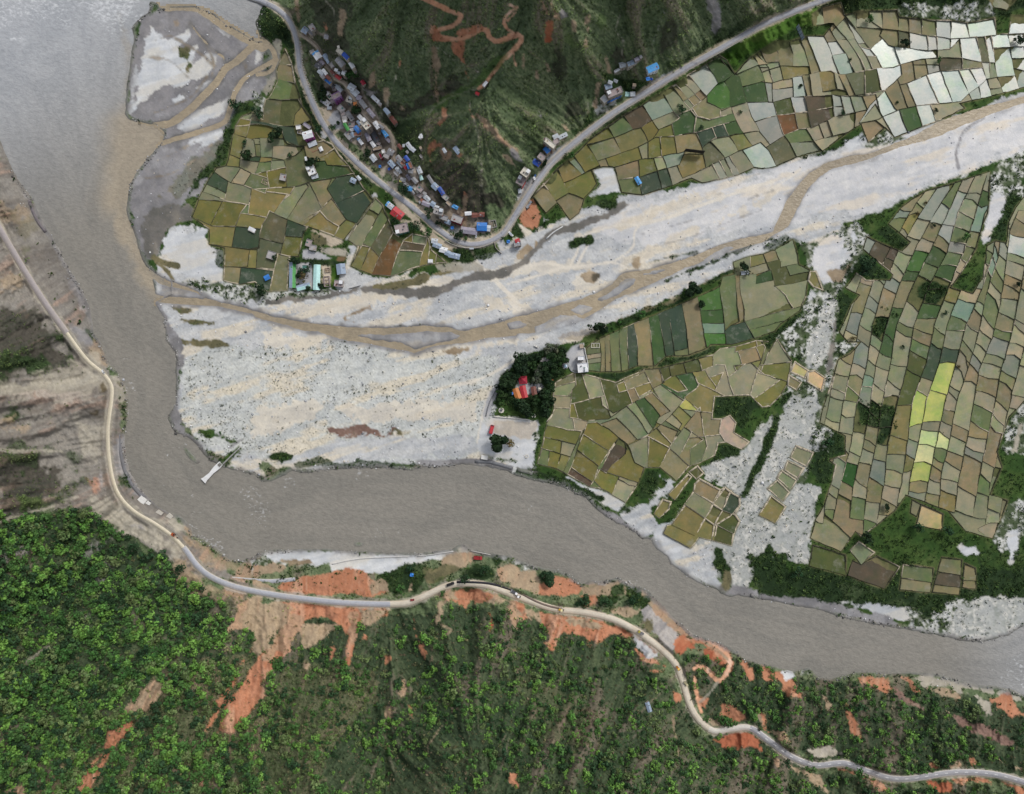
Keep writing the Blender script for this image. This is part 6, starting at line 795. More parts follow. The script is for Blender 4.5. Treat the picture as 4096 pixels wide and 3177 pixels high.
def openings(o, lx, ly, st, h, rs, both=True):
    for s in (-1, 1):
        n = max(1, int(lx / 3.2))
        for f in range(st):
            for k in range(n):
                x = -lx / 2 + lx * (k + .5) / n; dr = f == 0 and k == n // 2
                q = link("door" if dr else "window", MDOR if dr else MWIN, o, (x, s * (ly / 2 + .03), f * h + (.4 if dr else 1.1) + .5))
    if st > 1:
        for s in (-1, 1):
            n = max(1, int(ly / 3.4))
            for f in range(st):
                for k in range(n):
                    q = link("window", MWIN, o, (s * (lx / 2 + .03), -ly / 2 + ly * (k + .5) / n, f * h + 1.6)); q.rotation_euler = (0, 0, math.pi / 2)
HOUSES = []; FOOT = []
def house(row):
    label = None
    if '|' in row: row, label = [s.strip() for s in row.split('|')]
    w = row.split(); t = w[0]; x1, y1, x2, y2, wd = map(float, w[1:6]); kind, colk, st = w[6], w[7], int(w[8]); opt = dict(q.split('=') for q in w[9:])
    a, b = P(t, '%f,%f %f,%f' % (x1, y1, x2, y2)); ce = (a + b) / 2; st_h = 2.9
    zb = float(gz(*ce)); zr = zb + st * st_h; k = (CAMH - zr) / CAMH
    lx = max(1.6, float(np.linalg.norm(b - a)) * k * 1.08); ly = max(1.5, wd * SC(t) * k * 1.1); rz = math.atan2(-(b - a)[1], (b - a)[0])
    c = W(ce[0], ce[1], zr); g = np.array(c); du = (b - a) / (np.linalg.norm(b - a) + 1e-9)
    ring = [ce + du * sx * lx / 2 + np.array([-du[1], du[0]]) * sy * ly / 2 for sx in (-1, 0, 1) for sy in (-1, 0, 1)]
    zmin = min(float(gz(*r)) for r in ring); zb = min(zb, zmin + .8)
    nm = {'tin': 'house', 'flat': 'house', 'mono': 'hut', 'hip': 'temple', 'pyr': 'pagoda', 'ruin': 'ruin', 'tarp': 'shelter'}[kind]
    o = thing(nm, label, {'house': 'house', 'hut': 'hut', 'temple': 'temple', 'pagoda': 'pagoda', 'ruin': 'ruin', 'shelter': 'shelter'}[nm], (c[0], c[1], zb - .5), rz); o["group"] = opt.get('g', "village houses and sheds").replace('_', ' ')
    H_ = zr - zb + .5; rs = random.Random(int(x1 * 7 + y1)); small = lx * ly < 30
    wk = opt.get('wall') or ('wall' if rs.random() < .5 else 'wall2'); wm = pm(wk)
    if kind == 'tin':
        rise = min(1.6, ly * .17); body = MB().box(-lx / 2 + .35, lx / 2 - .35, -ly / 2 + .35, ly / 2 - .35, -1.5, H_)
        x_, y_ = lx / 2 - .35, ly / 2 - .35
        body.add([(s * x_, yy, zz) for s in (-1, 1) for yy, zz in ((-y_, H_), (y_, H_), (0, H_ + rise * .93))], [(0, 2, 1), (3, 4, 5)]); body.build("wall", wm, o)
        r = MB()
        for s in (-1, 1):
            r.add([(sx * lx / 2, yy * s, zz) for zz0 in (0,) for sx in (-1, 1) for yy, zz in ((ly / 2, H_ - .06), (0, H_ + rise), (0, H_ + rise + .1), (ly / 2, H_ + .06))],
                  [(0, 3, 2, 1), (4, 5, 6, 7), (0, 1, 5, 4), (3, 7, 6, 2), (0, 4, 7, 3), (1, 2, 6, 5)] if s > 0 else [(0, 1, 2, 3), (4, 7, 6, 5), (0, 4, 5, 1), (3, 2, 6, 7), (0, 3, 7, 4), (1, 5, 6, 2)])
        rf = r.build("roof", roofmat(colk), o); MB().box(-lx / 2, lx / 2, -.18, .18, H_ + rise + .08, H_ + rise + .17).build("ridge_cap", pm(colk), rf)
        for q in range(0 if small else rs.randint(1, 3)):                 # odd sheets in another tone, laid on the slope
            s = rs.choice((-1, 1)); xx = rs.uniform(-lx / 2 + .6, lx / 2 - 1.2); sw = rs.uniform(.7, 1.4); f0 = rs.uniform(.05, .4); f1 = min(.95, f0 + rs.uniform(.3, .5))
            zz = lambda f: H_ + .13 + rise * (1 - f)
            MB().add([(xx, s * ly / 2 * f0, zz(f0)), (xx + sw, s * ly / 2 * f0, zz(f0)), (xx + sw, s * ly / 2 * f1, zz(f1)), (xx, s * ly / 2 * f1, zz(f1))], [(0, 1, 2, 3) if s > 0 else (0, 3, 2, 1)]).build("roof_sheet", roofmat(rs.choice(('grey', 'pale', 'rust', 'dkgrey')) if 'half' not in opt else opt['half']), rf)
        if 'half' in opt:
            f0, f1 = .06, .98; zz = lambda f: H_ + .12 + rise * (1 - f); s = -1 if opt.get('side') == 'l' else 1
            MB().add([(-lx / 2, s * ly / 2 * f0, zz(f0)), (lx / 2, s * ly / 2 * f0, zz(f0)), (lx / 2, s * ly / 2 * f1, zz(f1)), (-lx / 2, s * ly / 2 * f1, zz(f1))], [(0, 1, 2, 3) if s > 0 else (0, 3, 2, 1)]).build("roof_sheet", roofmat(opt['half']), rf)
        if 'end' in opt:
            zz = lambda f: H_ + .14 + rise * (1 - f)
            for s in (-1, 1): MB().add([(-lx / 2, s * .1, zz(0)), (-lx / 2 + lx * .24, s * .1, zz(0)), (-lx / 2 + lx * .24, s * ly / 2, zz(1)), (-lx / 2, s * ly / 2, zz(1))], [(0, 1, 2, 3) if s > 0 else (0, 3, 2, 1)]).build("roof_sheet", roofmat(opt['end']), rf)
        if not small: openings(o, lx - .7, ly - .7, st, st_h, rs)
    elif kind == 'mono':
        MB().box(-lx / 2 + .25, lx / 2 - .25, -ly / 2 + .25, ly / 2 - .25, -1.5, H_ - .1).build("wall", wm, o)
        MB().add([(sx * lx / 2, sy * ly / 2, H_ + .25 * sy + dz) for dz in (-.06, .06) for sy in (-1, 1) for sx in (-1, 1)], [(0, 2, 3, 1), (4, 5, 7, 6), (0, 1, 5, 4), (2, 6, 7, 3), (0, 4, 6, 2), (1, 3, 7, 5)]).build("roof", roofmat(colk), o)
        link("door", MDOR, o, (0, -ly / 2 + .22, .5))
    elif kind == 'flat':
        MB().box(-lx / 2 + .2, lx / 2 - .2, -ly / 2 + .2, ly / 2 - .2, -1.5, H_ - .15).build("wall", wm, o)
        rf = MB().box(-lx / 2, lx / 2, -ly / 2, ly / 2, H_ - .15, H_ + .05).build("roof", pm(colk, var=.22, scale=.5), o)
        pr = MB(); ph = .8
        for s in (-1, 1): pr.box(-lx / 2 + .01, lx / 2 - .01, s * (ly / 2 - .12) - .1, s * (ly / 2 - .12) + .1, H_ + .05, H_ + ph); pr.box(s * (lx / 2 - .12) - .1, s * (lx / 2 - .12) + .1, -ly / 2 + .23, ly / 2 - .23, H_ + .05, H_ + ph - .004)
        pr.build("parapet", pm(opt.get('par', 'cream' if colk in ('white', 'cream') else 'conc')), o)
        if lx * ly > 40 and (opt.get('stair') or rs.random() < .65):
            sx, sy = rs.choice((-1, 1)) * (lx / 2 - 2.0), rs.choice((-1, 1)) * max(0, ly / 2 - 1.9)
            e = MB().box(sx - 1.5, sx + 1.5, sy - 1.4, sy + 1.4, H_ + .06, H_ + 2.5).build("stair_room", pm(opt.get('par', 'conc')), o); MB().box(sx - 1.8, sx + 1.8, sy - 1.7, sy + 1.7, H_ + 2.5, H_ + 2.68).build("roof", pm(opt.get('stair') or 'white'), e)
            link("water_tank", MTANK, o, (-sx * .6, -sy * .5, H_ + .06))
        if lx * ly > 30:
            xx, yy = rs.uniform(-.3, .3) * lx, rs.uniform(-.3, .3) * ly; e = rs.uniform(.5, 1.1)
            MB().prism([(xx - e, yy - .6), (xx + e * .3, yy - .8), (xx + e, yy), (xx + e * .4, yy + .7), (xx - e * .8, yy + .5)], H_ + .05, H_ + rs.uniform(.4, .9)).build("stored_goods", pm(rs.choice(('dkgrey', 'rust', 'pale', 'tan', 'teal'))), o)
        openings(o, lx - .4, ly - .4, st, st_h, rs)
        if 'band' in opt:
            bd = MB()
            for f in range(st):
                for s in (-1, 1): bd.box(-lx / 2 - .01, lx / 2 + .01, s * (ly / 2 + .12) - .14, s * (ly / 2 + .12) + .14, f * st_h + .45, f * st_h + 1.3)
            bd.build("balcony", pm(opt['band']), o)
    elif kind == 'hip':
        MB().box(-lx / 2 + .5, lx / 2 - .5, -ly / 2 + .5, ly / 2 - .5, -1., H_).build("wall", wm, o); q = min(lx, ly) * .32; ridge = .01 + max(0, lx - ly) / 2 + .25
        v = [(sx * lx / 2, sy * ly / 2, H_) for sy in (-1, 1) for sx in (-1, 1)] + [(-ridge, -.3, H_ + q), (ridge, -.3, H_ + q), (-ridge, .3, H_ + q), (ridge, .3, H_ + q)]
        rf = MB().add(v, [(0, 1, 5, 4), (3, 2, 6, 7), (2, 0, 4, 6), (1, 3, 7, 5), (4, 5, 7, 6), (0, 2, 3, 1)]).build("roof", roofmat(colk), o)
        em = MB()
        for s in (-1, 1): em.box(-lx / 2 - .15, lx / 2 + .15, s * (ly / 2 + .1) - .12, s * (ly / 2 + .1) + .12, H_ - .12, H_ + .12); em.box(s * (lx / 2 + .1) - .12, s * (lx / 2 + .1) + .12, -ly / 2, ly / 2, H_ - .12, H_ + .116)
        em.build("roof_edge", pm(opt.get('edge', 'conc')), rf); link("door", MDOR, o, (0, -ly / 2 + .45, .5))
    elif kind == 'pyr':
        MB().box(-lx / 2 + .7, lx / 2 - .7, -ly / 2 + .7, ly / 2 - .7, -1, H_).build("wall", pm('brick'), o)
        r1 = MB(); r1.add([(sx * lx / 2, sy * ly / 2, H_) for sx, sy in ((-1, -1), (1, -1), (1, 1), (-1, 1))] + [(sx * lx * .2, sy * ly * .2, H_ + 1.5) for sx, sy in ((-1, -1), (1, -1), (1, 1), (-1, 1))], [(0, 1, 5, 4), (1, 2, 6, 5), (2, 3, 7, 6), (3, 0, 4, 7), (3, 2, 1, 0)])
        rf = r1.build("roof", pm('dkgrey'), o)
        MB().add([(sx * lx * .33, sy * ly * .33, H_ + 1.52) for sx, sy in ((-1, -1), (1, -1), (1, 1), (-1, 1))] + [(0, 0, H_ + 3.4)], [(0, 1, 4), (1, 2, 4), (2, 3, 4), (3, 0, 4), (3, 2, 1, 0)]).build("upper_roof", pm('cream', rough=.4), o)
        MB().tube((0, 0, H_ + 3.3), (0, 0, H_ + 4.4), .12, .04).build("finial", pm('yel', rough=.3), o)
    elif kind == 'ruin':
        m = MB(); 
        for s in (-1, 1): m.box(-lx / 2, lx / 2, s * (ly / 2 - .2) - .2, s * (ly / 2 - .2) + .2, -1, H_ * rs.uniform(.5, .8)); m.box(s * (lx / 2 - .2) - .2, s * (lx / 2 - .2) + .2, -ly / 2 + .41, ly / 2 - .41, -1, H_ * .6)
        for q in range(max(1, int(lx / 3.5))): x = -lx / 2 + lx * (q + 1) / (int(lx / 3.5) + 1); m.box(x - .15, x + .15, -ly / 2 + .41, ly / 2 - .41, -1, H_ * .45)
        m.build("wall", pm(colk, var=.3), o)
        m = MB()
        for q in range(14): x, y = rs.uniform(-.45, .45) * lx, rs.uniform(-.42, .42) * ly; r = rs.uniform(.2, .7); m.box(x - r, x + r * .6, y - r * .7, y + r, -.5, rs.uniform(.7, 1.5))
        m.build("rubble", pm('tan', var=.3), o)
    elif kind == 'tarp':
        n = 6; v = []
        for j in range(n + 1):
            for i in range(n + 1): v.append((-lx / 2 + lx * i / n, -ly / 2 + ly * j / n, H_ - .5 + .5 * math.sin(i * 1.1 + j) * .5 + (.6 if j == n // 2 else 0)))
        rf = MB().add(v, [(j * (n + 1) + i, j * (n + 1) + i + 1, (j + 1) * (n + 1) + i + 1, (j + 1) * (n + 1) + i) for j in range(n) for i in range(n)]).build("canopy", plain(PAL[colk][0], .45, .1), o)
        for sx in (-1, 1):
            for sy in (-1, 1): MB().tube((sx * (lx / 2 - .1), sy * (ly / 2 - .1), -1), (sx * (lx / 2 - .1), sy * (ly / 2 - .1), H_ - .35), .08).build("post", pm('wood'), o)
    size = 'tiny' if lx * ly < 14 else 'small' if lx * ly < 32 else 'large' if lx * ly > 130 else 'long' if lx > 2.3 * ly else ''
    typ = {'tin': 'tin-roofed house', 'mono': 'lean-to hut', 'flat': 'flat-roofed house', 'hip': 'temple', 'pyr': 'pagoda', 'ruin': 'roofless ruin', 'tarp': 'tarpaulin shelter'}[kind]
    if kind == 'tin' and lx * ly < 32: typ = 'tin-roofed shed'
    HOUSES.append([o, ' '.join(q for q in (size, PAL[colk][1], typ) if q), ce, label]); FOOT.append((ce, du, lx / 2 + .6, ly / 2 + .6)); return o
ROWS = """
va 140 220 260 310 150 tin blueg 1
va 100 310 130 265 55 mono white 1
va 330 130 420 260 130 flat conc 2 stair=pale
va 300 290 400 360 90 flat grey 1
va 690 415 800 440 110 tin grey 1
va 330 850 430 800 90 flat conc 1
va 450 830 560 990 170 tin white 2 end=sky
va 560 1000 660 1150 100 tin lilac 1
va 690 890 820 1090 110 tin blueg 1
va 850 1110 920 1210 100 flat conc 1
va 1020 760 1150 850 100 flat cream 1
va 1170 860 1300 990 100 tin royal 1 | long deep blue tin roof at the upper edge of the village under the slope
va 1020 990 1180 1170 150 tin grey 1
va 1350 1090 1440 1230 100 tin white 1
va 1420 1240 1500 1340 55 mono grey 1
va 480 1130 600 1220 130 tin dkgrey 1
va 540 1290 660 1390 110 tin pale 1
va 650 1270 750 1400 80 tin white 1
va 610 1400 690 1490 100 flat grey 1
va 720 1410 840 1530 80 tin rust 1
va 710 1510 850 1620 80 tin blue 1 | bright blue tin roof beside the dark trees above the lilac apartment block
va 870 1290 1000 1420 110 tin rust 1
va 1000 1420 1110 1510 100 tin red 1
va 950 1270 1030 1300 70 mono white 1
va 1030 1340 1090 1370 60 mono pale 1
va 1150 1330 1240 1370 120 tin white 1
va 1650 1560 1720 1660 90 tin crim 1 | small crimson hut alone on the slope above the village
va 1040 660 1060 720 60 mono cream 1
vb 400 90 570 280 150 tin pale 1
vb 280 100 360 180 90 tin dkgrey 1
vb 330 235 420 235 80 flat pinkg 2
vb 190 330 310 490 120 flat cream 2 stair=white
vb 330 450 520 350 130 flat pinkg 4 wall=purple band=magenta par=purple | tall lilac apartment block with dark balcony bands in the village
vb 270 560 390 520 90 flat pinkg 2 wall=pinkg
vb 110 540 240 640 130 tin white 1
vb 190 715 300 715 80 tin pale 1
vb 15 525 95 560 70 tin grey 1
vb 690 470 840 530 150 flat cream 2 stair=pale
vb 730 600 840 580 100 flat teal 1
vb 860 620 945 610 95 tin orange 1 | small orange roof at the corner beside the village lane
vb 740 140 890 240 160 tin pale 1
vb 830 250 970 380 150 tin pale 1
vb 950 430 1060 480 120 tin lilac 1
vb 1040 530 1180 710 110 tin grey 1
vb 1230 750 1390 940 100 tin lilac 1
vb 1340 410 1510 570 90 tin pale 1
vb 1500 590 1570 640 70 mono grey 1
vb 1660 730 1770 870 100 tin blueg 1
vb 1820 950 1950 1120 110 tin rust 1
vb 480 680 610 800 130 flat conc 3 stair=white
vb 540 870 640 860 100 flat pinkg 2
vb 570 980 690 950 110 flat conc 2
vb 590 1070 690 1040 80 flat white 3
vb 620 1100 730 1290 80 tin green 3 | narrow house with a long bright green roof in the village
vb 690 820 840 1030 110 flat grey 2
vb 740 1140 890 1140 150 flat pinkg 1
vb 900 1200 1020 1340 110 tin blue 1 | bright blue gabled roof right of the green roof in the village
vb 740 1295 870 1265 80 tin pale 1
vb 810 1350 865 1470 80 tin blueg 1
vb 660 1360 790 1510 110 flat grey 2
vb 880 1400 1060 1390 80 flat brick 1
vb 990 910 1090 1020 100 tin white 1
vb 1090 1040 1250 1230 160 flat cream 3 stair=white | large cream three storey house with a white stair room on its roof
vb 1190 1270 1290 1210 70 flat white 2
vb 960 1050 1040 1150 70 tin blueg 1
vb 1400 1080 1510 1240 110 tin white 1
vb 1520 1150 1630 1240 70 tin grey 1
vb 1620 1270 1730 1450 110 tin sky 1 | sky-blue tin roof on the right row of the village lane
vb 1700 1470 1810 1580 100 tin lilac 1
vb 1500 1350 1570 1350 75 flat grey 1
vb 1310 1240 1470 1580 130 tin dkgrey 1 | long dark grey roof down the middle of the village
vb 1190 1370 1280 1560 110 tin lilac 1
vb 980 1500 1090 1650 75 tin white 1 end=sky
vb 60 240 100 320 50 mono blue 1
vb 760 1530 820 1550 60 mono grey 1
vc 290 560 380 690 90 tin white 1
vc 430 600 520 620 65 flat pinkg 1
vc 340 750 560 700 80 flat tan 1
vc 560 820 640 800 90 flat white 3 stair=white
vc 500 860 560 980 60 flat crim 2 wall=crim
vc 620 890 740 950 110 flat conc 2
vc 290 910 400 1050 130 tin pale 1
vc 720 780 860 860 140 tin grey 1
vc 980 630 1080 750 80 tin rust 1
vc 1210 590 1320 740 100 tin pale 1
vc 1330 730 1410 800 100 tin pale 1
vc 1190 790 1240 850 60 mono grey 1
vc 1120 620 1120 690 60 mono pale 1
vc 950 930 1060 1060 120 tin grey 1
vc 960 1070 1090 1210 65 tin pale 1
vc 1050 1080 1160 1130 90 flat brick 1
vc 1160 930 1250 1050 95 tin royal 1 | deep blue tin roof right of the grey ribbed roof near the lane fork
vc 1110 1000 1170 1080 60 flat brick 1
vc 1210 1120 1260 1250 60 tin blue 1
vc 1270 1090 1330 1230 75 flat brick 1
vc 1150 1190 1210 1260 80 tin crim 1
vc 750 1060 880 1200 120 tin blueg 1
vc 940 1220 1040 1370 100 tin pale 1
vc 880 1330 980 1430 60 flat grey 1
vc 480 1190 540 1180 65 tarp blue 1
vc 730 1230 770 1270 70 tarp royal 1
vc 1250 1290 1370 1320 110 tin grey 1
vc 1220 1400 1310 1530 120 tin lilac 1
vc 1350 1480 1460 1610 100 tin grey 1
vc 1480 1190 1560 1370 110 tin pale 1
vc 1540 1400 1590 1540 80 tin mint 1
vc 1750 1430 1880 1640 80 tin grey 1
vc 1560 360 1590 460 60 mono white 1
vc 1540 680 1570 740 60 mono tan 1
vc 2140 730 2190 830 70 tin pale 1
vc 1540 900 1590 970 50 flat conc 1
vd 1230 620 1350 740 140 tin blueg 1
vd 1390 710 1500 880 100 tin royal 1 | long deep blue tin roof on the slope above the row of houses
vd 1490 900 1610 1010 110 flat conc 1
vd 1590 1070 1680 1150 80 flat tan 1
vd 1720 1160 1870 1230 85 tarp sky 1 | sky-blue tarpaulin shelter at the end of the slope path
vd 400 490 530 520 100 tin grey 1
vd 370 530 420 530 55 tarp yel 1
vd 490 590 570 680 95 tin grey 1
vd 550 720 700 740 120 tin sky 1 | sky-blue roof beside the trees on the left of the lower lane
vd 690 790 760 870 60 tin grey 1
vd 730 670 860 820 85 flat cream 1 stair=white
vd 830 690 950 790 120 flat pinkg 2
vd 900 820 1040 910 130 tin grey 1
vd 1020 930 1150 1040 110 tin pale 1
vd 840 880 930 950 90 flat pinkg 1
vd 910 1000 1010 1070 100 flat brick 1
vd 960 1090 1150 1160 110 tin lilac 1
vd 870 1090 920 1080 60 mono grey 1
vd 1180 1100 1280 1160 120 tin blueg 1
vd 1240 1190 1380 1240 100 tin pale 1
vd 1260 1290 1480 1350 150 flat conc 2 stair=pale
vd 1410 1440 1600 1510 110 flat grey 2
vd 1550 1560 1690 1620 110 tin blueg 1
vd 205 1285 435 1470 225 tin red 1 | large red tin roof of the hall beside the valley road
vd 50 1110 200 1230 130 tin pale 1 end=sky
ve 540 440 730 510 130 flat conc 3 band=maroon wall=maroon | three storey house with maroon balconies at the end of the village row
ve 725 690 1030 730 120 tin lilac 1
ve 1035 625 1225 630 150 tin blue 2 wall=royal | two storey hall with a bright blue roof inside the hairpin bend
ve 1230 655 1300 665 110 tin pale 1
ve 795 370 920 360 70 tin white 1
ve 930 400 1040 400 90 tin rust 1
ve 1055 385 1180 385 85 tin rust 1
ve 1280 580 1410 550 130 ruin conc 1
ve 510 650 570 640 55 tarp blue 1
ve 130 905 250 920 90 tin pale 1
ve 165 970 320 1030 95 tin blueg 1
ve 295 1070 435 1110 105 tin white 1
ve 405 1130 495 1170 95 tin blueg 1
ve 475 1180 685 1230 100 tin blueg 1
ve 62 1300 150 1310 50 mono white 1
ve 1790 920 1880 890 70 tin red 2
ve 1770 980 1900 950 95 flat grey 2
ve 1625 925 1685 920 60 tarp blue 1
ve 885 1060 965 1060 32 mono pale 1
ve 1680 750 1725 800 40 mono pale 1
vf 230 1390 320 1220 180 flat pinkg 2 band=red
vf 340 1160 450 1010 190 flat cream 2 stair=white
vf 210 1570 290 1560 110 tin pale 1
vf 600 790 760 890 130 tin royal 1 | deep blue square roof beside the roadside tree
vf 740 640 870 740 140 flat pinkg 3 band=brick
vf 900 550 1050 420 150 tin blue 2 | bright blue roof in the roadside row above the deep blue roof
vf 900 240 1140 430 110 flat cream 3 band=brick
vf 870 230 910 230 40 flat crim 3
vf 1130 330 1250 250 110 flat pinkg 2
vf 1110 200 1240 140 115 tin pale 1
vf 1260 200 1460 100 100 tin pale 1
vg 185 1200 295 1320 140 flat white 2
vg 330 1160 680 1010 150 flat pinkg 2 band=blue
vg 400 1310 560 1220 55 tin blue 1
vg 260 960 420 900 130 tin blueg 1
vg 340 810 445 850 85 tin pale 1
vg 480 770 580 815 75 tin pale 1
vg 495 560 625 490 60 tin white 1
vg 630 400 790 360 130 tin pale 1
vg 840 370 1050 280 110 tin blueg 1
vg 1020 260 1130 210 90 tin lilac 1
vg 1150 190 1210 160 70 mono grey 1
vg 1350 520 1610 400 160 tin sky 2 wall=white | two storey white house with a large sky-blue roof beside the upper road
vg 1320 740 1410 720 85 tarp blue 1
vg 1430 720 1480 760 55 tarp royal 1
vg 970 890 1060 900 70 tin tan 1
vg 780 1130 890 1140 110 tin mint 1
vg 910 1130 1030 1130 110 tin pale 1
vh 265 720 255 1335 160 tin blueg 1 half=green wall=cream side=r g=school_buildings | long school block with a green and grey roof on the left of the courtyard
vh 890 785 870 1390 160 tin mint 1 half=mint wall=cream g=school_buildings | long school block with a pale mint roof on the right of the courtyard
vh 380 1370 700 1285 130 tin mint 1 half=blueg side=r wall=cream g=school_buildings | short school block with a pale mint roof below the courtyard trees
vh 510 820 660 820 90 flat teal 1 par=white g=school_buildings | small teal roofed stage with white edges above the courtyard trees
vh 1490 750 1520 1000 210 tin blueg 1
vh 1340 1235 1550 1260 150 flat pinkg 1
vh 700 125 650 285 125 flat pinkg 1
vh 700 310 860 340 130 flat conc 1
vh 1140 840 1150 940 120 ruin tan 1
vh 1120 1060 1140 1310 140 ruin pinkg 1
vi 30 260 150 245 100 flat white 1
vi 230 155 390 270 85 flat lilac 1
vi 60 350 200 380 80 ruin conc 1
vi 210 475 445 405 175 tin white 3 wall=magenta | tall white roofed house with a magenta front beside the rice fields
vi 350 715 550 635 115 tin pale 1
vi 420 830 560 760 110 ruin brick 1
vi 645 760 690 860 85 tin white 1
vi 265 1010 290 1110 55 mono white 1
vi 380 1260 460 1460 190 flat white 2 stair=white | white flat-roofed house with a pale annex in the rice terraces
vi 430 1530 590 1490 105 tin pale 1
vi 1430 1590 1560 1650 120 tin blueg 1
vi 1600 1510 1680 1600 75 tin pale 1
B2 1170 270 1270 245 70 flat pinkg 2 wall=teal | flat-roofed house with a teal front at the corner of the rice fields
B2 80 675 120 655 38 tin blue 1 | small blue hut alone in the dark green paddies
B2 105 470 165 490 60 flat conc 1 | lone grey flat-roofed house among the olive paddies
B2 1440 530 1478 530 28 mono white 1 | tiny white hut on the bund beside the riverbed
A2 2070 255 2120 280 32 mono white 1 | small white hut alone between two paddies above the gravel flats
C1 1050 1475 1082 1530 34 tin sky 1 | pale sky-blue hut alone in the fields beside the riverbed
B1 1900 715 1928 680 24 tin white 1 | small white hut on the ridge path above the red roof
B1 1835 770 1865 785 24 tin red 1 | small red roof on the ridge path below the white hut
B1 1660 1225 1700 1275 36 tin blueg 1 | blue-grey hut on the terrace cut in the dark hillside
B1 1565 1235 1588 1268 24 tin pale 1
B1 1370 1150 1385 1120 24 mono white 1
B1 55 1500 100 1520 36 ruin tan 1
B1 210 1470 255 1480 50 flat conc 1
C2 1925 630 1985 622 28 tin pale 1 | small pale hut under the dark tree at the field edge
C2 680 1230 745 1230 36 ruin cream 1
C4 1140 900 1165 975 34 tin blueg 1 | blue-grey roofed hut alone in the lower forest
B3 1290 1495 1318 1500 26 tarp blue 1 | tiny blue shelter among the bushes on the south bank
vt 655 860 790 850 130 hip crim 1 edge=crim g=temple_buildings | square crimson roofed temple hall in the grove
vt 575 1020 640 1205 110 tin orange 1 half=orange wall=cream g=temple_buildings | orange gabled roof at the left of the temple court
vt 710 970 760 1185 110 tin red 1 half=red wall=cream g=temple_buildings | bright red gabled roof in the temple court
vt 915 985 945 1140 95 tin rust 1 half=rust wall=brick g=temple_buildings | rust-brown gabled roof in the temple court
vt 990 1035 1075 1030 90 pyr cream 1 g=temple_buildings | small square pagoda with a pale pointed roof
vt 505 1115 555 1095 45 mono blue 1 g=temple_buildings | tiny blue lean-to beside the orange temple roof
vt 1050 490 1220 450 75 flat conc 1 g=temple_buildings | narrow grey roof between the trees at the top of the grove
vt 1850 540 1865 700 180 flat white 2 par=white stair=white | white two storey house with roof tanks beside the grove courtyard
vt 1765 440 1885 435 70 flat white 3 par=white | bright white stair tower of the white house by the grove
vt 1800 215 1870 210 70 mono tan 1
vt 1265 860 1295 860 40 mono orange 1 | tiny orange hut at the field edge of the grove
"""
for r in ROWS.strip().split('\n'): house(r)
# landmarks used to tell the plain houses apart
for h in HOUSES:
    if h[3]: h[0]["label"] = h[3]
LM = [(h[2], h[3]) for h in HOUSES if h[3]]
SHORT = {"long deep blue tin roof at the upper edge": "the upper deep blue roof", "bright blue tin roof beside the dark": "the blue roof by the dark trees", "small crimson hut alone": "the crimson hillside hut", "tall lilac apartment": "the lilac apartment block", "small orange roof at": "the small orange roof", "narrow house with a long bright green": "the green village roof", "bright blue gabled roof right": "the blue gabled roof", "large cream three": "the large cream house", "sky-blue tin roof on the right": "the sky-blue roof on the lane", "long dark grey roof down": "the long dark grey roof", "deep blue tin roof right of the grey": "the deep blue roof at the lane fork", "long deep blue tin roof on the slope": "the long deep blue roof on the slope", "sky-blue tarpaulin": "the sky-blue tarpaulin", "sky-blue roof beside": "the sky-blue roof by the trees", "large red tin roof": "the large red hall roof", "three storey house with maroon": "the maroon balconied house", "two storey hall": "the blue hall in the bend", "deep blue square roof": "the deep blue square roof", "bright blue roof in the roadside": "the bright blue roadside roof", "two storey white house with a large": "the large sky-blue roof", "tall white roofed house with a magenta": "the magenta fronted house", "white flat-roofed house with a pale": "the white house in the terraces", "flat-roofed house with a teal": "the teal fronted house", "long school block with a green": "the green school roof", "long school block with a pale": "the long mint school roof", "blue-grey hut on the terrace": "the blue-grey hillside hut", "small white hut on the ridge": "the white ridge hut", "lone grey flat": "the lone grey house in the paddies", "square crimson roofed": "the crimson temple hall", "white two storey house with roof tanks": "the white house by the grove"}
LMS = [(c, v) for c, l in LM for k, v in SHORT.items() if l.startswith(k)]
def rel(d): return ('right of' if d[0] > 0 else 'left of') if abs(d[0]) > abs(d[1]) else ('below' if d[1] > 0 else 'above')
plainh = [h for h in HOUSES if not h[3]]; sets = {}
for i, h in enumerate(plainh):
    for c, v in LMS: sets.setdefault((h[1], v, rel(h[2] - c)), []).append((float(np.linalg.norm(h[2] - c)), i))
ORD = ['', 'second ', 'third ', 'fourth ', 'fifth ', 'sixth ', 'seventh ', 'eighth ', 'ninth ', 'tenth ', 'eleventh ', 'twelfth ']
for i, h in enumerate(plainh):
    best = None
    for c, v in LMS:
        k = (h[1], v, rel(h[2] - c)); s = sorted(sets[k]); r = [q[1] for q in s].index(i); d = np.linalg.norm(h[2] - c); sc_ = d + r * 14
        if best is None or sc_ < best[0]: best = (sc_, k, r, len(s))
    _, k, r, n = best
    h[0]["label"] = ('%s%s %s %s' % (ORD[min(r, 11)], k[0], k[2], k[1])) if (r or n == 1) else ('nearest %s %s %s' % (k[0], k[2], k[1]))

# ------------------------------------------------------------------ other built things
def at(t, x, y, dz=0.):
    u = P(t, '%f,%f' % (x, y))[0]; z = float(gz(*u)) + dz; return W(u[0], u[1], z)
def block(nm, label, cat, t, x1, y1, x2, y2, wd, h, col, dz=0., base=-1.):
    a, b = P(t, '%f,%f %f,%f' % (x1, y1, x2, y2)); ce = (a + b) / 2; z = max(float(gz(*ce)), .2) + dz; c = W(ce[0], ce[1], z + h); k = (CAMH - z) / CAMH
    lx, ly = np.linalg.norm(b - a) * k, wd * SC(t) * k; return lx, ly, c, z, math.atan2(-(b - a)[1], (b - a)[0])
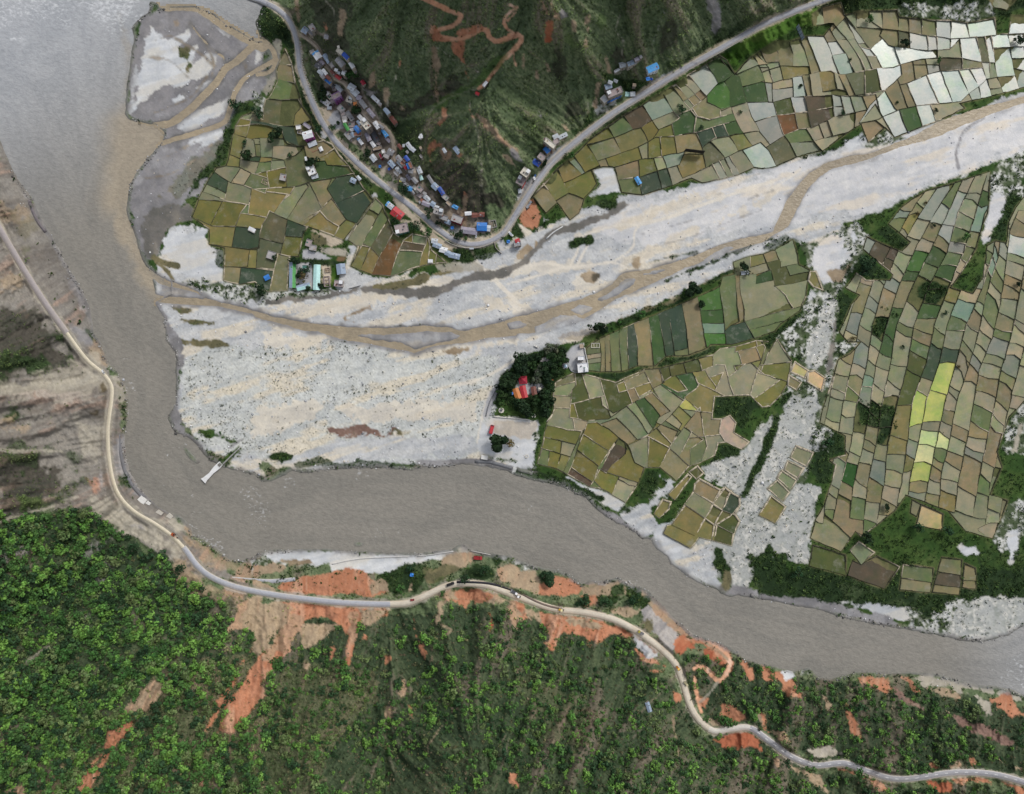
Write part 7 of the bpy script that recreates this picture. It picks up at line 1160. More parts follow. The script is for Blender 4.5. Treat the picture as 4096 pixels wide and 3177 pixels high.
# broken white pier slab lying over the river edge
lx, ly, c, z, rz = block('', '', '', 'A3', 1688, 716, 1838, 570, 44, 2.2, 'white')
o = thing("pier", "broken white concrete slab jutting from the gravel bank into the river", "pier", (c[0], c[1], 0), rz)
MB().prism([(-lx / 2, -ly * .62), (-lx * .38, -ly * .45), (0, -ly * .34), (lx * .3, -ly * .5), (lx / 2, -ly * .4), (lx / 2, ly * .5), (lx * .2, ly * .52), (-lx * .1, ly * .3), (-lx * .4, ly * .45), (-lx / 2, ly * .6)], 1.2, 2.2).build("slab", plain((222, 222, 220), .85, .12), o)
for x in (-.3, .3): MB().box(x * lx - .8, x * lx + .8, -ly * .3, ly * .3, -1.5, 1.2).build("footing", pm('conc'), o)
MB().box(lx * .36, lx * .49, -ly * .3, ly * .3, 2.2, 2.7).build("broken_edge", plain((120, 118, 112), .9, .3), o)
for i, (x, y, w, h_, lab) in enumerate(((1185, 870, 75, 50, "large white concrete block at the foot of the stone revetment"), (1236, 897, 42, 26, "small white concrete block touching the river below the larger block"), (1330, 975, 60, 30, "pale broken concrete slab on the river bank below the dirt track"), (1415, 1005, 50, 36, "cracked pale slab beside the eroded bank"))):
    c = at('A3', x, y, .2); s = SC('A3'); o = MB().prism([(-w * s / 2, -h_ * s / 2), (w * s * .4, -h_ * s * .55), (w * s / 2, h_ * s * .3), (-w * s * .3, h_ * s / 2)], -1, .9).build("concrete_block", plain((220, 218, 212) if i < 2 else (190, 184, 172), .85, .1), None, c); o.rotation_euler = (0, 0, -.5); tag(o, lab, "block")
# billboards
def billboard(t, x1, y1, x2, y2, h, clear, face, label, panel):
    a, b = P(t, '%f,%f %f,%f' % (x1, y1, x2, y2)); ce = (a + b) / 2; zt = float(gz(*ce)) + clear + h; A3_, B3_ = W(a[0], a[1], zt), W(b[0], b[1], zt); L_ = float(np.linalg.norm(B3_ - A3_)); z0 = float(gz(*ce)) - .5
    m = (A3_ + B3_) / 2; o = thing("billboard", label, "billboard", (m[0], m[1], z0), math.atan2(B3_[1] - A3_[1], B3_[0] - A3_[0])); H_ = zt - z0
    panel(o, L_, H_, h)
    for k in range(4):
        x = -L_ / 2 + L_ * (k + .5) / 4; MB().tube((x, .35, -1), (x, .35, H_ - .3), .16).build("post", pm('dkgrey'), o); MB().tube((x, 3.0, -1), (x, .4, H_ - 1.5), .1).build("brace", pm('dkgrey'), o)
def black_panel(o, L_, H_, h):
    MB().box(-L_ / 2, L_ / 2, -.1, .1, H_ - h, H_).build("panel", plain((22, 19, 22), .75, .1), o)
def torn_panel(o, L_, H_, h):
    MB().box(-L_ / 2, L_ / 2, -.1, .1, H_ - h, H_).build("panel", plain((168, 184, 206), .7, .12), o); f = MB(); t = .35
    f.box(-L_ / 2 - t, L_ / 2 + t, -.2, .2, H_, H_ + t); f.box(-L_ / 2 - t, L_ / 2 + t, -.2, .2, H_ - h - t, H_ - h)
    for s in (-1, 1): f.box(s * (L_ / 2 + t / 2) - t / 2, s * (L_ / 2 + t / 2) + t / 2, -.2, .2, H_ - h, H_)
    f.build("frame", plain((16, 18, 26), .6, .1), o)
    for x, z, rx, rz_ in ((-.30, .38, .09, .2), (-.22, .62, .07, .12), (-.12, .30, .06, .2), (-.02, .22, .05, .14), (.06, .34, .05, .18), (-.36, .7, .05, .1), (.22, .2, .06, .14), (.34, .42, .08, .16)):
        MB().prism([(x * L_ + rx * L_ * math.cos(q) * (1 + .3 * math.sin(3 * q)), rz_ * h * math.sin(q) * (1 + .25 * math.cos(2 * q))) for q in [k * math.pi / 6 for k in range(12)]], 0, .05)
        m = MB(); pts = [(x * L_ + rx * L_ * math.cos(q) * (1 + .3 * math.sin(3 * q)), H_ - h + z * h + rz_ * h * .7 * math.sin(q)) for q in [k * math.pi / 6 for k in range(12)]]
        m.add([(px, -.14, pz) for px, pz in pts], [tuple(range(12))]); m.build("tear", plain((20, 22, 34), .7, .1), o)
billboard('vl', 690, 375, 1545, 475, 7.5, 3, 0, "long blank black billboard standing among the olive paddies", black_panel)
billboard('vk', 1290, 985, 1030, 395, 5.5, 3.5, 0, "billboard with a torn white panel and dark frame beside the green verge", torn_panel)
# stupa and round planters
c = at('vt', 1525, 590); o = thing("stupa", "small white domed stupa with a blue top beside the grey courtyard", "stupa", c)
MB().prism([(3.2 * math.cos(k * math.pi / 4 + .39), 3.2 * math.sin(k * math.pi / 4 + .39)) for k in range(8)], -.5, .8).build("plinth", pm('conc'), o); MB().dome((0, 0, .8), 2.1, 2.0).build("dome", plain((200, 216, 228), .5, .06), o); MB().box(-.5, .5, -.5, .5, 2.75, 3.4).build("harmika", pm('sky'), o); MB().tube((0, 0, 3.4), (0, 0, 5.2), .35, .05).build("spire", pm('yel', rough=.3), o)
for x, y, r, lab in ((310, 1430, 2.9, "larger octagonal white planter ringed with shrubs at the left of the grove"), (928, 1535, 2.1, "smaller round white planter beside the grove's lower edge")):
    c = at('vt', x, y); o = thing("planter", lab, "planter", c)
    for r0, r1, z, nm, m in ((r, r, .5, "rim", 'cream'), (r * .55, r * .55, 1.0, "drum", 'conc'), (r * .3, r * .3, 1.5, "core", 'dkgrey')): MB().tube((0, 0, -.5), (0, 0, z), r0, r1, 8 if r > 2.5 else 16).build(nm, pm(m), o)
c = at('vj', 1330, 1190); o = thing("well", "round concrete well ring on the white sand near the olive paddies", "well", c)
m = MB(); 
for k in range(14):
    q0, q1 = k * math.pi / 7, (k + 1) * math.pi / 7; m.add([(r * math.cos(q), r * math.sin(q), z) for q in (q0, q1) for r in (1.3, 1.8) for z in (-.5, .8)], [(1, 3, 7, 5), (2, 6, 7, 3), (0, 1, 5, 4)])
m.build("ring", pm('cream'), o); MB().tube((0, 0, -.4), (0, 0, .9), .6, .6, 10).build("pipe", pm('white'), o)
c = at('vj', 245, 1215); o = thing("pump_house", "white flat-roofed pump house on the river bank below the bare yard", "pump house", c, -.16); MB().box(-3, 3, -1.7, 1.7, -1, 2.2).build("wall", pm('cream'), o); MB().box(-3.3, 3.3, -2, 2, 2.2, 2.4).build("roof", plain((216, 214, 208), .8, .08), o); link("door", MDOR, o, (1.2, -1.73, 0))
c = at('vj', 1010, 1555, -.4); o = MB(); 
for k in range(5): o.box(-1.9, 1.9, -3 + k * 1.2, -1.8 + k * 1.2, -2, .3 + k * .28)
o = o.build("steps", plain((196, 196, 192), .9, .1), None, c); o.rotation_euler = (0, 0, -.2); tag(o, "short concrete steps down to the river between two revetments", "steps")
# guard posts along the upper road
GP = shared(MB().box(-.28, .28, -.28, .28, -.5, 1.0), "guard_post", plain((214, 214, 212), .8, .06)); p, z, w_ = ROADS['north']; q = offset(p, -3.5)
a, b = nearest(p, P('O', '634,92')[0]), nearest(p, P('O', '668,225')[0])
for k in range(a, b):
    x = W(q[k][0], q[k][1], z[k] + .1); o = link("guard_post", GP, None, x); tag(o, "white concrete guard post in the row along the upper road's left edge", "post", "white guard posts lining the upper road")
# ------------------------------------------------------------------ vehicles
WHL = shared(MB().tube((0, -.14, 0), (0, .14, 0), .42, .42, 12), "wheel", plain((26, 26, 28), .8, .1)); GLS = plain((30, 36, 44), .15, .05)
def heading(t, x1, y1, x2, y2): a, b = P(t, '%f,%f %f,%f' % (x1, y1, x2, y2)); return math.atan2(-(b - a)[1], (b - a)[0])
def wheels(o, xs, w, r=1.):
    for x in xs:
        for s in (-1, 1): q = link("wheel", WHL, o, (x, s * w, .42 * r)); q.scale = (r, 1, r)
def car(t, x, y, rz, col, label, L_=4.3, bed=None, cat="car"):
    o = thing("car" if not bed else "pickup", label, cat, at(t, x, y, .5), rz); b = plain(col, .3, .06)
    MB().box(-L_ / 2, L_ / 2, -.85, .85, .35, .95).build("body", b, o)
    x0, x1 = (-L_ * .32, L_ * .25) if not bed else (-L_ * .02, L_ * .26)
    cb = MB(); cb.add([(x0, -.8, .95), (x1 + .5, -.8, .95), (x1 + .5, .8, .95), (x0, .8, .95), (x0 + .25, -.66, 1.5), (x1, -.66, 1.5), (x1, .66, 1.5), (x0 + .25, .66, 1.5)], [(0, 1, 5, 4), (1, 2, 6, 5), (2, 3, 7, 6), (3, 0, 4, 7)]).build("windows", GLS, o); MB().box(x0 + .22, x1 + .03, -.68, .68, 1.5, 1.56).build("roof", b, o)
    if bed: MB().box(-L_ / 2 + .1, x0 - .1, -.75, .75, .95, 1.25).build("load", plain(bed, .8, .2), o)
    wheels(o, (-L_ * .3, L_ * .3), .8, .8); return o
def truck(t, x, y, rz, cabc, bodyc, label, L_=7.5, wd=2.3, cat="truck", bodyh=1.5):
    o = thing("truck", label, cat, at(t, x, y, .5), rz); MB().box(-L_ / 2, L_ / 2, -.5, .5, .55, .8).build("chassis", pm('dkgrey'), o)
    MB().box(L_ / 2 - 1.9, L_ / 2, -wd / 2, wd / 2, .7, 2.5).build("cab", plain(cabc, .35, .08), o); MB().box(L_ / 2 - .02, L_ / 2 + .03, -wd / 2 + .2, wd / 2 - .2, 1.6, 2.3).build("windscreen", GLS, o)
    bd = MB().box(-L_ / 2, L_ / 2 - 2.1, -wd / 2, wd / 2, .85, .98); 
    for s in (-1, 1): bd.box(-L_ / 2, L_ / 2 - 2.1, s * (wd / 2 - .06) - .06, s * (wd / 2 - .06) + .06, .98, .98 + bodyh)
    bd.box(-L_ / 2 + .01, -L_ / 2 + .12, -wd / 2 + .13, wd / 2 - .13, .98, .98 + bodyh - .01); bd.box(L_ / 2 - 2.22, L_ / 2 - 2.11, -wd / 2 + .13, wd / 2 - .13, .98, .98 + bodyh - .01)
    bd.build("load_bed", plain(bodyc, .6, .12), o); MB().box(-L_ / 2 + .15, L_ / 2 - 2.25, -wd / 2 + .14, wd / 2 - .14, .98, .98 + bodyh * .7).build("load", plain(tuple(int(q * .8) for q in bodyc), .9, .25), o); wheels(o, (-L_ * .34, -L_ * .2, L_ * .34), wd / 2 - .1, 1.1); return o
def roller(t, x, y, rz, label, col=(206, 164, 50), top=(230, 220, 170)):
    o = thing("road_roller", label, "road roller", at(t, x, y, .5), rz); b = plain(col, .45, .1); MB().box(-2.6, .2, -.95, .95, .7, 1.7).build("engine", b, o); MB().box(-.2, 2.7, -.25, .25, .7, 1.1).build("yoke", b, o); MB().box(-.5, 1.0, -.9, .9, 1.6, 2.5).build("cab", GLS, o); MB().box(-.8, 1.2, -1.1, 1.1, 2.5, 2.65).build("canopy", plain(top, .4, .05), o)
    for x_ in (-1.8, 2.0): MB().tube((x_, -1., .65), (x_, 1., .65), .65, .65, 16).build("drum", pm('dkgrey'), o)
    return o
roller('vr', 2042, 640, heading('vr', 1900, 600, 2100, 650), "yellow road roller at the end of the primed strip of road")
roller('vs', 1490, 1230, heading('vs', 1440, 1180, 1540, 1290), "orange and yellow road roller beside the white rubble on the bend", (180, 110, 40), (240, 190, 90))
roller('vr', 1345, 420, heading('vr', 1280, 390, 1400, 440), "white topped paving roller beside the paver", (120, 116, 112), (236, 236, 236))
o = thing("paver", "grey asphalt paver with a white canopy at the end of the fresh black strip", "paver", at('vr', 1290, 360, .5), heading('vr', 1245, 340, 1340, 385)); MB().box(-3, 1, -1.2, 1.2, .4, 1.5).build("hopper", pm('dkgrey'), o); MB().box(-4.2, -3, -1.6, 1.6, .2, .8).build("screed", pm('grey'), o); MB().box(.6, 2.8, -1.1, 1.1, 2.3, 2.45).build("canopy", plain((236, 236, 236), .4, .05), o)
for s in (-1, 1): MB().box(-1.6, 2.6, s * 1.05 - .2, s * 1.05 + .2, .02, .7).build("track", pm('tank'), o); MB().tube((1.7, s * .9, 1.4), (1.7, s * .9, 2.3), .06).build("post", pm('grey'), o)
truck('vr', 252, 222, heading('vr', 205, 240, 300, 205), (40, 40, 44), (44, 44, 48), "dark grey tipper truck standing just before the fresh black asphalt", 7.5)
truck('vs', 530, 312, heading('vs', 600, 350, 470, 270), (170, 158, 60), (150, 148, 150), "yellow cabbed truck on the dusty road beside the rubble slope", 6.)
truck('vs', 1690, 1618, heading('vs', 1660, 1580, 1720, 1660), (196, 186, 150), (206, 198, 160), "cream truck parked on the verge below the orange roller", 4.6, 1.9)
truck('B3', 1855, 1352, heading('B3', 1825, 1350, 1890, 1356), (170, 44, 48), (176, 42, 48), "red truck parked on the earth landing by the river", 8.5, 3.2)
o = thing("bus", "red bus parked on the white sand beside the bare yard", "bus", at('vj', 428, 495, .4), heading('vj', 400, 600, 455, 390)); MB().box(-4.4, 4.4, -1.8, 1.8, .4, 2.9).build("body", plain((178, 44, 54), .35, .08), o); MB().box(-3.8, 3.8, -1.84, 1.84, 1.7, 2.5).build("windows", GLS, o); MB().box(-3.9, 3.2, -1.3, 1.3, 2.9, 3.05).build("roof", plain((186, 52, 60), .5, .1), o); MB().box(3.2, 4.2, -1.1, 1.1, 2.9, 3.2).build("roof_rack", pm('tank'), o); wheels(o, (-2.8, 2.8), 1.65, 1.2)
car('vf', 632, 1205, heading('vf', 610, 1250, 655, 1165), (52, 100, 160), "blue and white pickup beside the flat-roofed house on the valley road", 4.6, (224, 224, 224), "pickup")
car('vf', 620, 1300, heading('vf', 595, 1345, 640, 1275), (228, 228, 228), "white pickup parked below the blue pickup", 4.6, (60, 58, 56), "pickup")
car('B4', 1310, 45, heading('B4', 1290, 48, 1340, 42), (150, 60, 60), "small dark red car on the grey south bank road", 4.)
car('vt', 975, 215, heading('vt', 950, 205, 1000, 230), (224, 222, 214), "white van parked on the gravel above the grove", 4.6, cat="van")
car('A2', 862, 1450, heading('A2', 850, 1430, 875, 1470), (226, 226, 224), "white car parked on the earth bank left of the river", 4.2)
truck('ve', 2060, 200, heading('ve', 2030, 250, 2095, 160), (120, 126, 134), (180, 186, 192), "grey lorry parked on the orange earth lot by the road", 8.)
car('ve', 2035, 270, heading('ve', 2020, 285, 2050, 255), (60, 58, 60), "dark car parked behind the grey lorry on the orange earth lot", 4.)
car('ve', 1705, 775, heading('ve', 1680, 750, 1730, 800), (232, 232, 230), "white minibus parked at the roadside plot below the bend", 6., cat="minibus")
car('ve', 1015, 805, heading('ve', 1015, 830, 1015, 780), (216, 218, 220), "white car parked in front of the long grey roof inside the bend", 4.2)
o = thing("excavator", "orange excavator working at the washed-out road edge", "excavator", at('A3', 1445, 1160, .4), -.6); b = plain((176, 84, 40), .5, .12)
for s in (-1, 1): MB().box(-1.8, 1.8, s * 1.0 - .3, s * 1.0 + .3, 0, .8).build("track", pm('tank'), o)
MB().box(-1.9, 1.1, -1.2, 1.2, .85, 1.9).build("engine", b, o); MB().box(.1, 1.3, .1, 1.1, 1.9, 2.7).build("cab", GLS, o); ar = MB().tube((1., -.3, 1.6), (3.6, -.3, 3.4), .28, .22).tube((3.6, -.3, 3.4), (5.0, -.3, 1.2), .2, .16).build("arm", b, o); MB().box(4.6, 5.5, -.8, .2, .5, 1.3).build("bucket", pm('tank'), ar)

# ================================================================== trees, bushes, stones
lf = N("foliage"); x = lf.attr("tint").outputs["Color"]; oi = lf.new("ShaderNodeObjectInfo").outputs["Random"]; n1 = lf.noise(.9, 2, .6)
x = lf.mix(1., x, lf.mix(oi, (.78, .84, .80), (1.2, 1.12, 1.05)), 'MULTIPLY'); x = lf.mix(1., x, lf.mix(n1, (.68, .72, .68), (1.3, 1.25, 1.2)), 'MULTIPLY'); lf.col(x); lf.set(Roughness=.75); lf.b.inputs["Specular IOR Level"].default_value = .2
LEAF = lf.m
def leaf_quads(c, nrm, s, rg):
    """square leaf clumps at points c facing nrm"""
    n = len(c); nrm = nrm / (np.linalg.norm(nrm, axis=1)[:, None] + 1e-9); a = rg.normal(size=(n, 3)); t = np.cross(nrm, a); t /= np.linalg.norm(t, axis=1)[:, None] + 1e-9; b = np.cross(nrm, t)
    s = np.broadcast_to(np.asarray(s, float), (n,))[:, None]; k = rg.uniform(.6, 1.1, (n, 4, 1))
    V = np.stack([c + (t * x_ + b * y_) * s * k[:, i] for i, (x_, y_) in enumerate(((-1, -.8), (1, -.7), (.8, 1), (-.9, .9)))], 1)
    return V.reshape(-1, 3)
def crown_pts(rg, n, lobes=8, flat=.75):
    """n leaf centres and normals for a unit crown standing with its middle at z = 1"""
    L_ = rg.normal(size=(lobes, 3)) * np.array([.42, .42, .25]); L_[:, 2] += .1; r = rg.uniform(.34, .58, lobes); k = rg.integers(0, lobes, n)
    d = rg.normal(size=(n, 3)); d[:, 2] = d[:, 2] * .8 + .35; d /= np.linalg.norm(d, axis=1)[:, None]
    p = L_[k] + d * (r[k] * rg.uniform(.72, 1.06, n))[:, None]; p[:, 2] *= flat; return p, d + rg.normal(size=(n, 3)) * .45, k
TINT = {'lime': (96, 136, 66), 'mid': (68, 104, 56), 'dark': (44, 70, 46), 'olive': (92, 112, 72), 'grove': (36, 56, 34), 'grove2': (46, 70, 38), 'grey': (92, 100, 84), 'brown': (96, 88, 60)}
def quads(n): return np.arange(n * 4).reshape(-1, 4)
CROWN = {}
def crown_mesh(kind, v, n=230):
    if kind[:3] in ('gro', 'gre'): n = 520
    if v == 9: n = 1500
    if (kind, v) not in CROWN:
        rg = np.random.default_rng(100 + v + len(kind) * 13); p, d, k = crown_pts(rg, n, 9); V = leaf_quads(p, d, rg.uniform(.09, .17, n), rg)
        lob = rg.uniform(.75, 1.25, (9, 1)) * (1 + rg.uniform(-.1, .1, (9, 3))); c = lin(*TINT[kind]) * lob[k] * rg.uniform(.75, 1.25, (n, 1))
        CROWN[(kind, v)] = mesh_np("crown", V, quads(n), {"tint": ('FLOAT_COLOR', np.repeat(c, 4, 0))}, LEAF)
    return CROWN[(kind, v)]
BARK = plain((92, 80, 66), .95, .2)
TRK = MB().tube((0, 0, -1.6), (0, 0, .1), .075, .05, 7)
for q in range(5): a_ = q * 1.26; TRK.tube((0, 0, -.3 + q * .06), (.4 * math.cos(a_), .4 * math.sin(a_), .25 + .05 * q), .04, .015, 5)
TRUNK = shared(TRK, "trunk", BARK)
def tree(u, v, r, kind, label, group=None, hgt=None, cat="tree", z=None):
    zb = float(gz(u, v)) if z is None else z; h = hgt or r * 1.25; c = W(u, v, zb + h); k = r * (CAMH - zb - h) / CAMH
    o = thing("tree", label, cat, (c[0], c[1], zb), rng.uniform(0, 6.28), group)
    link("crown", crown_mesh(kind, 9 if r > 7 else int(rng.integers(0, 4))), o, (0, 0, h)).scale = (k, k, k * rng.uniform(.85, 1.1)); link("trunk", TRUNK, o, (0, 0, h)).scale = (k, k, h / 1.5); return o
def merged(name, P3, R, kinds, label, cat, n, tintfn, flat=.75, size=(.12, .2)):
    """thousands of small plants as one object: leaf clumps round each point"""
    rg = np.random.default_rng(len(P3)); m = len(P3); lib = [crown_pts(np.random.default_rng(500 + i), n, 6, flat) for i in range(12)]; k = rg.integers(0, 12, m)
    a = rg.uniform(0, 6.28, m); ca, sa = np.cos(a)[:, None], np.sin(a)[:, None]; p = np.stack([lib[i][0] for i in range(12)])[k]; d = np.stack([lib[i][1] for i in range(12)])[k]
    rot = lambda q: np.stack([q[..., 0] * ca - q[..., 1] * sa, q[..., 0] * sa + q[..., 1] * ca, q[..., 2]], -1)
    p = rot(p) * R[:, None, None] + P3[:, None]; d = rot(d); s = (rg.uniform(size[0], size[1], (m, n)) * R[:, None]).ravel()
    V = leaf_quads(p.reshape(-1, 3), d.reshape(-1, 3), s, rg); c = np.repeat(tintfn(m, rg), n, 0) * rg.uniform(.72, 1.28, (m * n, 1))
    o = link(name, mesh_np(name, V, quads(m * n), {"tint": ('FLOAT_COLOR', np.repeat(c, 4, 0))}, LEAF)); return tag(o, label, cat, kind="stuff")
# --- places where nothing may grow: roads, houses, water, fields
BLOCK = np.maximum(np.maximum(D_RIV, D_STR), D_DEL) > .5
for nm, (p, z, w) in ROADS.items(): BLOCK |= sdf(p, False, pad=12) > -(w / 2 + .8)
FB_ = FMASK > .6
for g in GREEN: FB_ &= ~(sdf(g, pad=6) > 0)
BLOCK |= FB_
for ce, du, hx, hy in FOOT:
    x = UU - ce[0]; y = VV - ce[1]; BLOCK |= (abs(x * du[0] + y * du[1]) < hx + .6) & (abs(-x * du[1] + y * du[0]) < hy + .6)
def scatter(dens, step, jit=.5, seed=1):
    """jittered points kept with probability dens"""
    rg = np.random.default_rng(seed); u, v = np.meshgrid(np.arange(U0 + 2, U0 + NU - 2, step), np.arange(V0 + 2, V0 + NV - 2, step)); u = (u + rg.uniform(-jit, jit, u.shape) * step).ravel(); v = (v + rg.uniform(-jit, jit, v.shape) * step).ravel()
    d = samp(dens, u, v); b = samp(BLOCK.astype(np.float32), u, v) < .3; k = (rg.random(len(u)) < d) & b; return u[k], v[k], rg
# --- forest
fd = DEN['tree'] * smooth(-.5, .45, N60 * .8 + N24 * .5 - ST1 * .12 + smooth(300, 170, UU) * .5 + .10); fd = np.clip(fd, 0, 1)
u, v, rg = scatter(fd * .95, 5.1, .55, 21); left = smooth(330, 180, u); r = rg.gamma(4.5, .56, len(u)) * (.88 + .5 * left); r = np.clip(r, 1.0, 6.0); zb = gz(u, v); ctr = (abs(u - 512) < 510) & (v < 792)
big = np.argsort(-(r + 9 * ctr))[:180]; rest = np.setdiff1d(np.arange(len(u)), big)
def kindof(i):
    q = rg.random(); return 'lime' if q < .26 else 'mid' if q < .62 else 'olive' if q < .78 else 'dark'
WHERE = lambda x, y: 'on the lower left slope' if x < 250 else 'between the road and the river at lower right' if (x > 690 and y < 760 and y < 690 + (x - 690) * .26) else 'below the striped road at lower right' if x > 800 else 'in the middle of the lower slope' if x > 480 else 'between the red landslip and the gully'
WORD = {'lime': 'bright lime-green', 'mid': 'mid-green', 'olive': 'yellowish olive', 'dark': 'dark green'}
for i in big:
    k = kindof(i); w = WHERE(u[i], v[i]); tree(u[i], v[i], r[i], k, '%s broad round tree %s' % (WORD[k], w), '%s broad trees %s' % (WORD[k], w), z=float(zb[i]))
P3 = W(u[rest], v[rest], zb[rest] + r[rest] * .8)
def ftint(m, rg):
    t = np.array([lin(*TINT[k]) for k in ('lime', 'mid', 'dark', 'olive')]); k = rg.choice(4, m, p=(.22, .36, .26, .16)); return t[k] * rg.uniform(.8, 1.2, (m, 1))
merged("forest", P3, r[rest], None, "mass of smaller mixed green trees covering the lower hillsides", "forest", 90, ftint, .8, (.12, .22))
# --- scrub on the hillsides, bushes in the valley
hill = steep * smooth(5, 12, HS) * (DEN['tree'] < .9)
u, v, rg = scatter(np.clip(DEN['bush'] * hill * (.5 + .5 * smooth(-.6, .6, ST1 + N24)), 0, 1), 1.75, .6, 22); r = rg.gamma(3, .2, len(u)) + .3
g = samp(ST1 * .5 + N60, u, v); base = np.where((g > .1)[:, None], lin(112, 132, 82), lin(84, 104, 70)); gc = np.stack([samp(COLm[..., q], u, v) for q in range(3)], 1); base = (base * .45 + gc * np.array([.9, 1.05, .85]) * .55) * (1 + .15 * samp(N24, u, v))[:, None]
merged("scrub", W(u, v, gz(u, v) + r * .35), r, None, "low scrub clinging to the steep hillsides", "scrub", 9, lambda m, rg: base * rg.uniform(.45, 1.55, (m, 1)), .7, (.25, .45))
und = DEN['tree'] > .5; u, v, rg = scatter(und * .5, 2.6, .6, 25); r = rg.gamma(4, .2, len(u)) + .3
merged("undergrowth", W(u, v, gz(u, v) + r * .3), r, None, "dull green and brown undergrowth between the forest trees", "undergrowth", 8, lambda m, rg: np.array([lin(64, 82, 54), lin(92, 92, 68), lin(104, 96, 80), lin(58, 74, 52)])[rg.choice(4, m, p=(.42, .3, .12, .16))] * rg.uniform(.5, 1.45, (m, 1)), .7, (.28, .5))
u, v, rg = scatter(np.clip(DEN['bush'] * (1 - hill) * (.25 + .65 * smooth(-.4, .5, N12 + N6 * .5)) * (DEN['tree'] < .5), 0, 1), 1.9, .6, 23); r = rg.gamma(3.5, .25, len(u)) + .3
merged("bushes", W(u, v, gz(u, v) + r * .45), r, None, "dark green bushes and weeds along banks, bunds and the village edge", "bushes", 11, lambda m, rg: np.array([lin(40, 62, 32), lin(58, 82, 40), lin(76, 96, 52)])[rg.choice(3, m, p=(.5, .35, .15))] * rg.uniform(.7, 1.3, (m, 1)), .8, (.22, .4))
B_ = np.array([b for b in BUNDPTS if rng.random() < (.35 if b[3] < .3 else .12)]); rg = np.random.default_rng(5); r = rg.gamma(3, .12, len(B_)) + .2
merged("bund_weeds", W(B_[:, 0] + rg.normal(0, .5, len(B_)), B_[:, 1] + rg.normal(0, .5, len(B_)), B_[:, 2]), r, None, "weeds growing on the dark field bunds", "weeds", 8, lambda m, rg: np.array([lin(44, 62, 34), lin(62, 76, 40)])[rg.choice(2, m)] * rg.uniform(.7, 1.3, (m, 1)), .8, (.25, .45))
u, v, rg = scatter(np.clip(DEN['tuft'] * .62 * smooth(-.5, .8, N24 + N12 * .6 + N6 * .4 + .1), 0, 1), 1.7, .6, 24); r = rg.gamma(2.6, .14, len(u)) + .2
merged("tufts", W(u, v, gz(u, v) + r * .3), r, None, "dark shrubs and tufts dotted over the gravel bar", "tufts", 7, lambda m, rg: np.array([lin(92, 98, 80), lin(112, 112, 94), lin(70, 80, 62)])[rg.choice(3, m)] * rg.uniform(.7, 1.3, (m, 1)), .8, (.3, .5))
# --- boulders
BLOCK2 = (np.maximum(D_RIV, D_STR) > 3.0) | (FMASK > 0)
rg = np.random.default_rng(31); u = rg.uniform(U0 + 2, U0 + NU - 3, 240000); v = rg.uniform(V0 + 2, V0 + NV - 3, 240000); k = (rg.random(len(u)) < samp(DEN['rock'] * (.10 + .35 * smooth(-.2, .9, N24 + N12 * .5)), u, v) * .8) & (samp(BLOCK2.astype(np.float32), u, v) < .3) & (samp(steep, u, v) < .5); u, v = u[k], v[k]
def stones(name, u, v, r, cols, label):
    m = len(u); o8 = np.array([(1, 0, 0), (0, 1, 0), (-1, 0, 0), (0, -1, 0), (.1, .1, .8), (0, 0, -.7)]); rg = np.random.default_rng(m); V = o8[None] * r[:, None, None] * rg.uniform(.6, 1.25, (m, 6, 3)); a = rg.uniform(0, 6.28, m); ca, sa = np.cos(a)[:, None], np.sin(a)[:, None]
    V = np.stack([V[..., 0] * ca - V[..., 1] * sa, V[..., 0] * sa + V[..., 1] * ca, V[..., 2]], -1) + W(u, v, gz(u, v) + r * .2)[:, None]
    F = np.array([(0, 1, 4), (1, 2, 4), (2, 3, 4), (3, 0, 4), (1, 0, 5), (2, 1, 5), (3, 2, 5), (0, 3, 5)]); F = (F[None] + (np.arange(m) * 6)[:, None, None]).reshape(-1, 3)
    o = link(name, mesh_np(name, V.reshape(-1, 3), F, {"tint": ('FLOAT_COLOR', np.repeat(cols, 6, 0))}, BUND)); return tag(o, label, "stones", kind="stuff")
rc = np.array([lin(222, 222, 222), lin(172, 174, 178), lin(120, 122, 126), lin(206, 196, 178)])[rg.choice(4, len(u), p=(.4, .3, .18, .12))]
stones("boulders", u, v, rg.gamma(2.2, .16, len(u)) + .18, rc, "pale and grey boulders strewn over the gravel beds")
# rubble along the river edges
e = np.abs(D_RIV) < 2.2; jj, ij = np.where(e & (rng.random((NV, NU)) < .30 * smooth(-.2, .6, N24 + .2))); rg = np.random.default_rng(33); u = ij + U0 + rg.uniform(-.5, .5, len(ij)); v = jj + V0 + rg.uniform(-.5, .5, len(ij))
stones("bank_rubble", u, v, rg.gamma(2, .2, len(u)) + .2, np.array([lin(120, 118, 116), lin(170, 168, 164), lin(84, 82, 80)])[rg.choice(3, len(u))], "grey stones along the water's edge")
